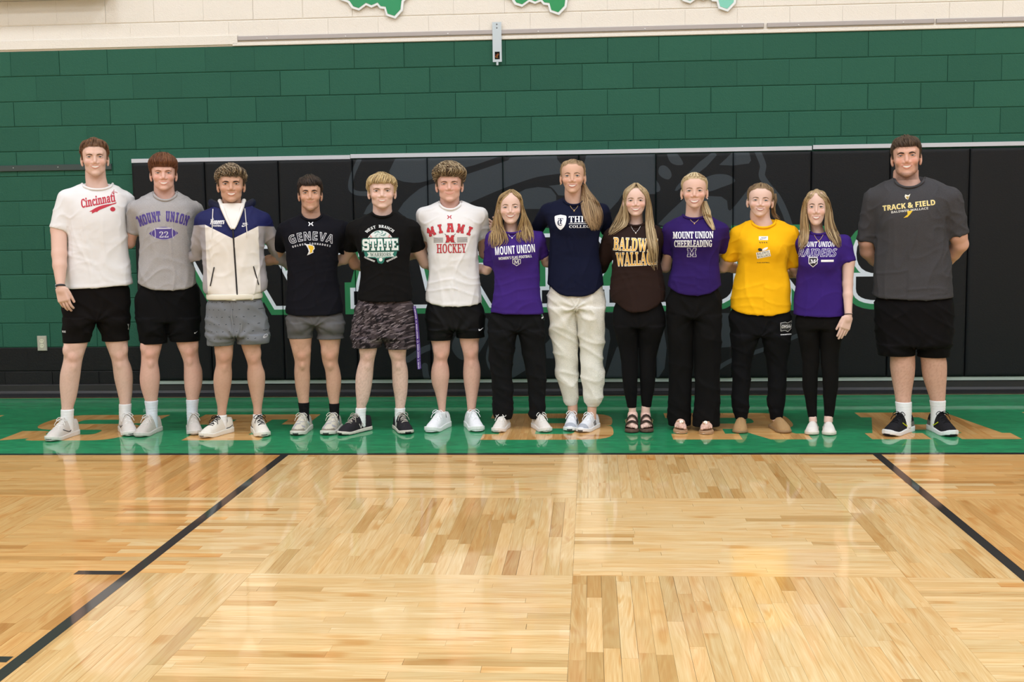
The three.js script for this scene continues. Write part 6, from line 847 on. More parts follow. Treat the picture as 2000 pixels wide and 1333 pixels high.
    if (sp.tongue) tag(mesh('tongue', solid(cap([0, .075 * k, .13 * L, .019 * k], [0, .112 * k, .085 * L, .021 * k]), [-.05, .03, -.02], [.05, .16, .1], .005), cloth(sp.tongue), G), sp.tongueLabel);
    (sp.marks ?? []).forEach(([col, r, ss, ...paths]) => { for (const s of ss === 0 ? [-1, 1] : [ss * side]) for (const p of paths) { const pts = p.map(([f, y]) => [sideX(s, y * k, f * L), y * k, f * L]); mesh('side_mark', lock(pts, () => r, 6, null, 1), cloth(col), G); } });
    if (type === 'slipper') { const n = 18, pts = []; for (let i = 0; i <= n; i++) { const a = Math.PI * (-.5 + i / n), x = Math.sin(a) * .036 * k, z = (.02 + Math.cos(a) * .085) * L; pts.push([x, Math.min(topY(x, z + .004) + .001, .105 * k), z]); } mesh('trim', lock(pts, () => .0042, 6), cloth(0x8f7758), G); }
  }
  if (type === 'sandal') {
    const lm = std(sp.strap, .6), bk = std(0xb59b6a, .35, { metalness: .6 });
    for (const [f, w] of [[.165, .019], [.345, .021]]) {
      const pts = []; for (let i = 0; i <= 12; i++) { const a = Math.PI * i / 12, z = f * L; let r0 = .09, r1 = .0; for (let q = 0; q < 22; q++) { const m = (r0 + r1) / 2; if (bareF(-Math.cos(a) * m, .026 + Math.sin(a) * m, z) > 0) r0 = m; else r1 = m; } pts.push([-Math.cos(a) * Math.max(r0 + .002, i % 12 ? 0 : shoeW(f) * k * 1.05), i % 12 ? .026 + Math.sin(a) * (r0 + .002) : .018, z + .012 * Math.sin(a)]); }
      const gs = new THREE.BufferGeometry(), p = [], ix = []; pts.forEach((q, i) => { const n = [-Math.cos(Math.PI * i / 12), Math.sin(Math.PI * i / 12)]; for (const [o, z] of [[.002, -w], [.0035, -w * .8], [.0035, w * .8], [.002, w], [-.001, w], [-.001, -w]]) p.push(q[0] + n[0] * o, q[1] + n[1] * o, q[2] + z); if (i) for (let j = 0; j < 6; j++) { const a = (i - 1) * 6 + j, b = (i - 1) * 6 + (j + 1) % 6; ix.push(a, b, a + 6, b, b + 6, a + 6); } });
      gs.setAttribute('position', new THREE.Float32BufferAttribute(p, 3)); gs.setIndex(ix); gs.computeVertexNormals(); mesh('strap', gs, new THREE.MeshStandardMaterial({ color: sp.strap, roughness: .6, side: THREE.DoubleSide }), G);
      const b = mesh('buckle', new THREE.TorusGeometry(.0085, .0016, 6, 14), bk, G); b.position.set(pts[side > 0 ? 9 : 3][0] * 1.08, pts[9][1] + .003, f * L + .008); b.rotation.set(-.5, side * .8, 0);
    }
  }
  if (type === 'flipflop') {
    const lm = std(sp.strap, .5);
    for (const s of [-1, 1]) mesh('strap', lock([[-side * .014, .44], [-side * .014 + s * .008, .38], [s * .022, .29], [s * .034, .20]].map(([x, f]) => [x, topFoot(x, f * L) + .002, f * L]).concat([[s * shoeW(.1) * k, .024, .12 * L]]), () => .0062, 7, null, .6), lm, G);
    const d = mesh('strap_disc', new THREE.CylinderGeometry(.013, .013, .003, 24).rotateX(.7).translate(-side * .008, topFoot(-side * .008, .40 * L) + .006, .40 * L), std(sp.disc, .35), G); d.userData.label = 'round cream disc';
  }
  return G;
}
// ---------------------------------------------------------------- clothing prints (flat lettering and marks, drawn 100 units wide)
const arcText = (c, s, cx, cy, r, a0, a1, size, font = 'bold', fam = 'sans-serif', sx = 1, mode = 'fill', shearX = 0) => { const n = s.length; for (let i = 0; i < n; i++) { const a = lerp(a0, a1, n > 1 ? i / (n - 1) : .5); c.save(); c.translate(cx + Math.sin(a) * r, cy - Math.cos(a) * r); c.rotate(a); c.scale(sx, 1); c.font = `${font} ${size}px ${fam}`; c.textAlign = 'center'; c.textBaseline = 'alphabetic'; if (mode !== 'stroke') c.fillText(s[i], 0, 0); if (mode !== 'fill') c.strokeText(s[i], 0, 0); c.restore(); } };
const fitText = (c, s, x, y, w, h, fam = 'sans-serif', font = 'bold', mode = 'fill', skew = 0) => { c.save(); c.font = `${font} 40px ${fam}`; c.textAlign = 'left'; c.textBaseline = 'alphabetic'; const m = c.measureText(s).width; c.translate(x, y); c.transform(1, 0, skew, 1, 0, 0); c.scale(w / m, h / 29); if (mode !== 'stroke') c.fillText(s, 0, 0); if (mode !== 'fill') { c.strokeText(s, 0, 0); } c.restore(); };
const swoosh = (c, x, y, w, h, col) => { c.fillStyle = col; c.beginPath(); c.moveTo(x + w, y); c.bezierCurveTo(x + w * .5, y + h * .65, x + w * .2, y + h * 1.15, x + w * .05, y + h * .95); c.bezierCurveTo(x - w * .07, y + h * .78, x + w * .03, y + h * .45, x + w * .12, y + h * .3); c.bezierCurveTo(x + w * .08, y + h * .6, x + w * .18, y + h * .72, x + w * .38, y + h * .55); c.closePath(); c.fill(); };
const uaMark = (c, x, y, w, col) => { c.strokeStyle = col; c.lineWidth = w * .17; c.lineCap = 'butt'; c.beginPath(); c.moveTo(x - w * .42, y - w * .3); c.bezierCurveTo(x - w * .1, y - w * .22, x - w * .1, y + w * .22, x - w * .42, y + w * .3); c.stroke(); c.beginPath(); c.moveTo(x + w * .42, y - w * .3); c.bezierCurveTo(x + w * .1, y - w * .22, x + w * .1, y + w * .22, x + w * .42, y + w * .3); c.stroke(); c.fillStyle = col; c.fillRect(x - w * .25, y - w * .07, w * .5, w * .14); };
const path = (c, pts, close = true) => { c.beginPath(); pts.forEach(([x, y], i) => (i ? c.lineTo(x, y) : c.moveTo(x, y))); if (close) c.closePath(); };
const glyphText = (c, s, x, y, w, h, fill, stroke, lw) => { const adv = w / s.length; [...s].forEach((ch, i) => { if (!GLYPH[ch]) return; const rings = glyphRings(ch, x + i * adv + adv * .03, y, adv * .94, h); c.beginPath(); rings.forEach((r) => { r.forEach(([a, b], j) => (j ? c.lineTo(a, b) : c.moveTo(a, b))); c.closePath(); }); if (stroke) { c.strokeStyle = stroke; c.lineWidth = lw; c.lineJoin = 'miter'; c.stroke(); } if (fill) { c.fillStyle = fill; c.fill('evenodd'); } }); };
const shield = (c, x, y, w, h) => path(c, [[x - w / 2, y], [x + w / 2, y], [x + w / 2, y + h * .62], [x, y + h], [x - w / 2, y + h * .62]]);
const DRAW = {
  script(c, W, H) {
    c.fillStyle = '#b8283c'; c.save(); c.translate(3, H * .74); c.rotate(-.19); c.font = 'italic bold 27px serif'; c.save(); c.scale(1, 1.12); c.textBaseline = 'alphabetic'; const m = c.measureText('Cincinnati').width; c.scale(88 / m, 1); c.fillText('Cincinnati', 0, 0); c.lineWidth = 1.1; c.strokeStyle = '#b8283c'; c.strokeText('Cincinnati', 0, 0); c.restore();
    c.beginPath(); c.moveTo(90, 3); c.bezierCurveTo(60, 5, 44, 11, 24, 15); c.lineTo(22, 20); c.bezierCurveTo(36, 15, 64, 10, 88, 5); c.closePath(); c.fill(); c.restore();
    c.beginPath(); c.moveTo(22, H * .88); c.lineTo(30, H * .82); c.bezierCurveTo(50, H * .62, 70, H * .60, 92, H * .58); c.bezierCurveTo(72, H * .66, 52, H * .74, 42, H * .90); c.closePath(); c.fill();
    c.beginPath(); c.ellipse(81, H * .80, 6.5, 6, 0, 0, 7); c.fill();
    c.strokeStyle = '#b8283c'; c.lineWidth = 1.1; path(c, [[80, 13], [85, 9], [87, 3]], false); c.stroke(); path(c, [[85, 9], [92, 10], [95, 12]], false); c.stroke(); path(c, [[83, 8], [81, 15]], false); c.stroke();
  },
  smallTag(c, W, H) { c.fillStyle = '#d9d9d9'; fitText(c, 'NIKE', 10, H * .62, 80, H * .3); },
  smallMark(c, W, H) { c.fillStyle = '#b9bdbc'; path(c, [[30, H * .1], [75, H * .15], [60, H * .5], [70, H * .9], [35, H * .8], [50, H * .5]]); c.fill(); },
  football(c, W, H) {
    c.fillStyle = '#4a3a86'; [...'MOUNT UNION'].forEach((ch, k) => { if (ch === ' ') return; const a = lerp(-.41, .41, k / 10); c.save(); c.translate(50 + Math.sin(a) * 104, 129 - Math.cos(a) * 104); c.rotate(a * .75); const w = ch === 'I' ? 5.6 : ch === 'M' ? 9.4 : 8; glyphText(c, ch, -w / 2, -21, w, 21, '#4a3a86', '#4a3a86', .3); c.restore(); });
    const y = H * .715; c.beginPath(); c.moveTo(21, y); c.quadraticCurveTo(50, y - 27, 78, y); c.quadraticCurveTo(50, y + 27, 21, y); c.fill(); c.strokeStyle = '#b9b7c4'; c.lineWidth = 1.6; for (const x of [32, 68]) { c.beginPath(); c.moveTo(x, y - 11); c.quadraticCurveTo(x + (x < 50 ? 3 : -3), y, x, y + 11); c.stroke(); } c.beginPath(); c.ellipse(50, y, 24, 12.5, 0, 0, 7); c.lineWidth = .7; c.stroke();
    c.fillStyle = '#c9c8d2'; c.fillRect(36, y - 11, 28, 2.2); c.font = 'bold 17px serif'; c.textAlign = 'center'; c.textBaseline = 'middle'; c.fillText('22', 50, y + 2.6);
  },
  pioneer(c, W, H) { c.fillStyle = '#f0f0f2'; fitText(c, 'Pioneers', 6, H * .58, 88, 30, 'serif', 'italic bold', 'fill', -.1); c.strokeStyle = '#f0f0f2'; c.lineWidth = 1.2; fitText(c, 'Pioneers', 6, H * .58, 88, 30, 'serif', 'italic bold', 'stroke'); fitText(c, 'FOOTBALL', 24, H * .88, 56, 11); },
  jacketMark(c, W, H) { swoosh(c, 18, H * .45, 64, H * .34, '#f0f0f2'); c.fillStyle = '#f0f0f2'; fitText(c, 'NIKE', 25, H * .52, 44, 18, 'sans-serif', 'italic bold'); },
  whiteSwoosh(c, W, H) { swoosh(c, 12, H * .2, 76, H * .5, '#e9eaea'); },
  badgeSwoosh(c, W, H) { c.strokeStyle = '#e9eaea'; c.lineWidth = 5; c.beginPath(); c.ellipse(50, H * .5, 38, 20, -.5, 0, 7); c.stroke(); swoosh(c, 22, H * .38, 60, H * .3, '#e9eaea'); },
  geneva(c, W, H) {
    uaMark(c, 50, H * .10, 12, '#e8e8ea'); c.strokeStyle = '#cfd0d6'; c.lineWidth = 1.15; c.lineJoin = 'round'; arcText(c, 'GENEVA', 50, 165, 122, -.315, .315, 25, 'bold', 'sans-serif', .92, 'stroke'); c.fillStyle = '#e2e2e6'; arcText(c, 'GOLDEN TORNADOES', 50, 190, 137, -.29, .29, 5.6, 'bold', 'sans-serif', .95);
    c.fillStyle = '#d9d9da'; path(c, [[37, H * 0.660], [48, H * 0.669], [56, H * 0.717], [57, H * 0.793], [53, H * 0.850], [54, H * 0.897], [46, H * 0.945], [40, H * 0.974], [44, H * 0.869], [42, H * 0.774]]); c.fill(); c.fillStyle = '#e3b824'; path(c, [[43, H * 0.693], [52, H * 0.708], [55, H * 0.755], [54, H * 0.812], [51, H * 0.841], [52, H * 0.888], [46, H * 0.917], [47, H * 0.831], [44, H * 0.774]]); c.fill();
  },
  ball(c, W, H) {
    c.fillStyle = '#e9ecea'; arcText(c, 'WEST BRANCH', 50, 55, 46, -.70, .70, 9.4, 'bold', 'serif', .98);
    c.save(); c.beginPath(); c.arc(50, 50, 34, 0, 7); c.clip(); c.fillStyle = '#d5dcda'; c.fillRect(0, 0, 100, 100); c.fillStyle = '#5c8a80'; for (let i = 0; i < 60; i++) { const a = i * 2.4, r = (i % 12) * 1.1; path(c, [[50 + Math.cos(a) * r, 26 + Math.sin(a) * r * .8], [50 + Math.cos(a) * (r + 5), 25 + Math.sin(a) * (r + 5) * .7], [50 + Math.cos(a + .3) * r, 26.5 + Math.sin(a + .3) * r]]); c.fill(); } c.strokeStyle = '#c8584e'; c.lineWidth = 1; for (const s of [-1, 1]) { c.beginPath(); c.arc(50 + s * 52, 44, 32, 0, 7); c.stroke(); for (let i = -4; i < 5; i++) { const a = (s > 0 ? Math.PI : 0) + i * .12, x = 50 + s * 52 + Math.cos(a) * 32, y = 44 + Math.sin(a) * 32; path(c, [[x - 3, y - 1.5], [x + 3, y + 1.5]], false); c.stroke(); } } c.restore();
    c.fillStyle = '#1f7466'; path(c, [[8, 67], [92, 67], [88, 82], [60, 86], [58, 95], [50, 98], [42, 95], [40, 86], [12, 82]]); c.fill();
    c.font = 'bold 32px serif'; for (const [lw, col] of [[6, '#0f211d'], [3, '#1f7466']]) { c.lineWidth = lw; c.strokeStyle = col; c.lineJoin = 'miter'; c.save(); c.translate(5, 66); c.scale(.94, 1); glyphText(c, 'STATE', 0, -29, 96, 29, null, col, lw); c.restore(); } c.save(); c.translate(5, 66); c.scale(.94, 1); glyphText(c, 'STATE', 0, -29, 96, 29, '#e4eae8'); c.restore();
    c.fillStyle = '#d7e0dd'; path(c, [[16, 70], [84, 70], [80, 76], [84, 82], [16, 82], [20, 76]]); c.fill(); c.fillStyle = '#22483f'; fitText(c, 'WARRIORS', 24, 80.5, 52, 8.5, 'serif'); c.fillStyle = '#e9ecea'; c.beginPath(); c.arc(50, 89, 4.5, 0, 7); c.fill(); fitText(c, 'DISTRICT', 38, 85, 24, 2.4);
    c.save(); c.translate(9, 82); c.rotate(.42); fitText(c, 'TOURNAMENT', 0, 2, 29, 4.2); c.restore(); c.save(); c.translate(64, 93); c.rotate(-.42); fitText(c, 'QUALIFIERS', 0, 3, 29, 4.2); c.restore();
  },
  hockey(c, W, H) {
    uaMark(c, 47, H * .085, 11, '#b8283c'); const R = '#bd2d36', O = '#7c3038';
    [['M', -.365], ['I', -.19], ['A', 0], ['M', .195], ['I', .37]].forEach(([ch, a]) => { c.save(); c.translate(48.5 + Math.sin(a) * 108, H * .46 + 108 - Math.cos(a) * 108); c.rotate(a); const w = ch === 'I' ? 8.5 : 16.5; glyphText(c, ch, -w / 2, -20, w, 19, R, O, 1); c.restore(); });
    c.strokeStyle = '#55565a'; c.lineWidth = .7; for (let i = 0; i < 6; i++) { const y = H * .585 + i * 2; path(c, [[11, y], [32, y]], false); c.stroke(); path(c, [[63, y], [86, y]], false); c.stroke(); }
    c.lineWidth = 1.1; c.strokeStyle = '#33343a'; path(c, [[36, H * .49], [55, H * .70], [60, H * .71]], false); c.stroke(); path(c, [[60, H * .49], [41, H * .70], [36, H * .71]], false); c.stroke(); glyphText(c, 'M', 38, H * .53, 19, 15, R, O, 1.2);
    c.fillStyle = R; c.strokeStyle = O; c.lineWidth = .9; fitText(c, 'HOCKEY', 17, H * .955, 66, 20, 'serif', 'bold', 'both');
  },
  flag(c, W, H) { c.fillStyle = '#efeff2'; c.save(); c.translate(3, H * .36); c.rotate(-.06); fitText(c, 'MOUNT UNION', 0, 12, 95, 19); c.restore(); c.save(); c.translate(12, H * .70); c.rotate(-.065); fitText(c, "WOMEN'S FLAG FOOTBALL", 0, 3, 78, 6.4); c.restore(); c.strokeStyle = '#efeff2'; c.lineWidth = 1.2; shield(c, 54, H * .735, 18, H * .25); c.stroke(); c.save(); c.translate(47.5, H * .905); fitText(c, 'M', 0, 0, 13, 8, 'serif'); c.restore(); },
  pantMark(c, W, H) { c.fillStyle = '#2f8f68'; path(c, [[15, 8], [40, 8], [55, 60], [45, 90]]); c.fill(); c.fillStyle = '#e3e8e6'; path(c, [[45, 25], [85, 15], [80, 100], [40, 120], [35, 95], [60, 85]]); c.fill(); c.fillStyle = '#2f8f68'; c.beginPath(); c.arc(80, 135, 8, 0, 7); c.fill(); },
  college(c, W, H) { c.fillStyle = '#edeef2'; c.beginPath(); c.moveTo(20, H * .02); c.bezierCurveTo(28, H * .06, 36, H * .06, 36, H * .16); c.bezierCurveTo(36, H * .6, 30, H * .85, 20, H * .98); c.bezierCurveTo(10, H * .85, 4, H * .6, 4, H * .16); c.bezierCurveTo(4, H * .06, 12, H * .06, 20, H * .02); c.fill(); c.fillStyle = '#1b2140'; c.font = 'bold 22px serif'; c.textAlign = 'center'; c.textBaseline = 'alphabetic'; c.fillText('T', 20.5, H * .62); c.fillText('C', 18, H * .72); c.fillStyle = '#edeef2'; c.fillRect(42, H * .58, 55, 1.6); fitText(c, 'THIEL', 42, H * .52, 70, 17, 'serif'); fitText(c, 'COLLEGE', 42.5, H * .86, 66, 7, 'serif'); },
  brown(c, W, H) { for (const [m, f, s, lw] of [['both', '#efb548', '#e9e4d2', 5]]) { c.lineJoin = 'miter'; c.fillStyle = f; c.strokeStyle = s; c.save(); c.translate(2, H * .43); c.rotate(.05); c.lineWidth = 3.2; fitText(c, 'BALDWIN', 0, 0, 94, 26, 'serif', 'bold', 'stroke'); fitText(c, 'BALDWIN', 0, 0, 94, 26, 'serif', 'bold'); c.restore(); c.save(); c.translate(9, H * .93); c.rotate(-.03); c.lineWidth = 3.2; fitText(c, 'WALLACE', 0, 0, 86, 28, 'serif', 'bold', 'stroke'); fitText(c, 'WALLACE', 0, 0, 86, 28, 'serif', 'bold'); c.restore(); } },
  cheer(c, W, H) { c.fillStyle = '#efeff2'; c.strokeStyle = '#efeff2'; c.lineWidth = 1.4; fitText(c, 'MOUNT UNION', 3, H * .30, 93, 15, 'serif', 'bold', 'both'); fitText(c, 'CHEERLEADING', 6, H * .60, 87, 15, 'serif', 'bold', 'both'); glyphText(c, 'M', 36, H * .65, 21, H * .30, '#2f1a5e', '#efeff2', 1.5); },
  yellow(c, W, H) {
    c.fillStyle = '#f4f2ea'; c.fillRect(26, H * .03, 54, H * .13); c.fillStyle = '#3a3d63'; fitText(c, 'NIKE', 38, H * .105, 32, 9, 'sans-serif', 'italic bold'); swoosh(c, 32, H * .095, 42, H * .045, '#3a3d63');
    c.fillStyle = '#2a241a'; for (let i = 0; i < 4; i++) { path(c, [[28 + i * 13, H * .22], [33 + i * 13, H * .22], [38 + i * 13, H * .265], [33 + i * 13, H * .265]]); c.fill(); }
    c.fillStyle = '#f4f2ea'; c.save(); c.translate(14, H * .66); c.rotate(-.2); c.fillRect(-2, -12, 82, 38); c.fillStyle = '#332c22'; fitText(c, 'BALDWIN', 2, 5, 72, 15, 'serif'); fitText(c, 'WALLACE', 2, 23, 76, 15, 'serif'); c.restore();
    c.fillStyle = '#f4f2ea'; c.beginPath(); c.ellipse(62, H * .47, 20, 7, -.45, 0, 7); c.fill(); c.fillStyle = '#2a241a'; c.beginPath(); c.ellipse(34, H * .49, 13, 9, .3, 0, 7); c.fill(); fitText(c, 'FLAG FOOTBALL', 16, H * .965, 76, 6);
  },
  map(c, W, H) { c.fillStyle = '#2a2b2d'; path(c, [[8, 20], [42, 14], [62, 22], [92, 6], [94, 60], [80, 78], [64, 92], [44, 80], [10, 84]]); c.fill(); c.strokeStyle = '#e6e6e6'; c.lineWidth = 2.6; c.stroke(); c.fillStyle = '#f0f0f0'; fitText(c, 'OHSAA', 14, 62, 82, 26, 'sans-serif', 'bold', 'fill', -.1); fitText(c, 'CHAMPION', 8, H * .93, 86, 8); },
  raiders(c, W, H) { c.fillStyle = '#efeff2'; fitText(c, 'MOUNT UNION', 6, H * .27, 86, 13, 'sans-serif', 'italic bold'); c.strokeStyle = '#d9d6e6'; c.lineWidth = 1.5; fitText(c, 'RAIDERS', 3, H * .61, 92, 19, 'sans-serif', 'italic bold', 'stroke'); c.strokeStyle = '#efeff2'; c.lineWidth = 1.4; c.fillStyle = '#17131f'; shield(c, 41, H * .64, 20, H * .33); c.fill(); c.stroke(); c.fillStyle = '#e6e4ee'; fitText(c, 'M', 34, H * .84, 14, 9.5, 'serif'); c.beginPath(); c.moveTo(31, H * .83); c.quadraticCurveTo(44, H * .86, 53, H * .70); c.stroke(); c.fillStyle = '#efeff2'; c.fillRect(60, H * .72, 30, H * .075); },
  track(c, W, H) {
    c.fillStyle = '#e0dccb'; path(c, [[42, H * .06], [47, H * .10], [51, H * .04], [49, H * .16], [47, H * .26], [43, H * .22], [41, H * .14]]); c.fill(); c.fillStyle = '#a58a3a'; path(c, [[43, H * .14], [49, H * .14], [46, H * .26]]); c.fill();
    c.save(); c.translate(3, H * .66); c.rotate(-.105); c.fillStyle = '#e6cf7a'; fitText(c, 'TRACK & FIELD', 0, 0, 93, 9.6, 'sans-serif', 'bold'); c.strokeStyle = '#efe4b4'; c.lineWidth = 1.2; fitText(c, 'TRACK & FIELD', 0, 0, 93, 9.6, 'sans-serif', 'bold', 'stroke'); c.fillStyle = '#d3d2cb'; fitText(c, 'BALDWIN WALLACE', 14, 6.4, 66, 4); c.restore();
    c.fillStyle = '#e2bf33'; path(c, [[40, H * .93], [47, H * .80], [46, H * .68], [56, H * .66], [52, H * .78], [47, H * .90]]); c.fill();
  },
};
// ---------------------------------------------------------------- who is who, from left to right
const L3 = (hex) => { const c = new THREE.Color(hex); return [c.r, c.g, c.b]; };
const camoTex = canvasTex(512, 512, (c, W, H) => {
  c.fillStyle = '#3f3739'; c.fillRect(0, 0, W, H); let s = 77; const r = () => { s = (s * 1664525 + 1013904223) >>> 0; return s / 4294967296; };
  for (const [col, n, w, h] of [['#262022', 70, 46, 16], ['#574d50', 60, 44, 13], ['#1d191b', 60, 26, 9], ['#857a7d', 46, 30, 6], ['#6d6366', 50, 30, 7]]) { c.fillStyle = col; for (let i = 0; i < n; i++) { const x = r() * W, y = r() * H, a = -.45 + (r() - .5) * .7; for (const [ox, oy] of [[0, 0], [W, 0], [-W, 0], [0, H], [0, -H]]) { c.save(); c.translate(x + ox, y + oy); c.rotate(a); c.beginPath(); for (let k = 0; k <= 14; k++) { const t = k / 14 * 6.283, q = .6 + .55 * Math.abs(Math.sin(t * 2.5 + i)); c.lineTo(Math.cos(t) * w * q, Math.sin(t) * h * q); } c.fill(); c.restore(); } } }
}); camoTex.wrapS = camoTex.wrapT = THREE.RepeatWrapping; camoTex.repeat.set(3.2, 3.2);
const dotTex = canvasTex(512, 512, (c, W, H) => { c.fillStyle = '#ffffff'; c.fillRect(0, 0, W, H); c.fillStyle = '#55585c'; for (let i = 0; i < 6; i++) for (let j = 0; j < 6; j++) { c.save(); c.translate((i + (j % 2) * .5 + .25) * W / 6, (j + .5) * H / 6); c.rotate((i * 7 + j * 3) % 2 ? .3 : -.2); c.fillRect(-8, -4, 16, 6); c.restore(); } }); dotTex.wrapS = dotTex.wrapT = THREE.RepeatWrapping; dotTex.repeat.set(3.4, 3.4);
const light = [.70, .475, .38], fair = [.72, .505, .415], tan = [.585, .35, .245], ruddy = [.70, .43, .34], WHITE = 0xe3e2e1;
const blond = [.46, .31, .145], black = 0x0d0c0d;
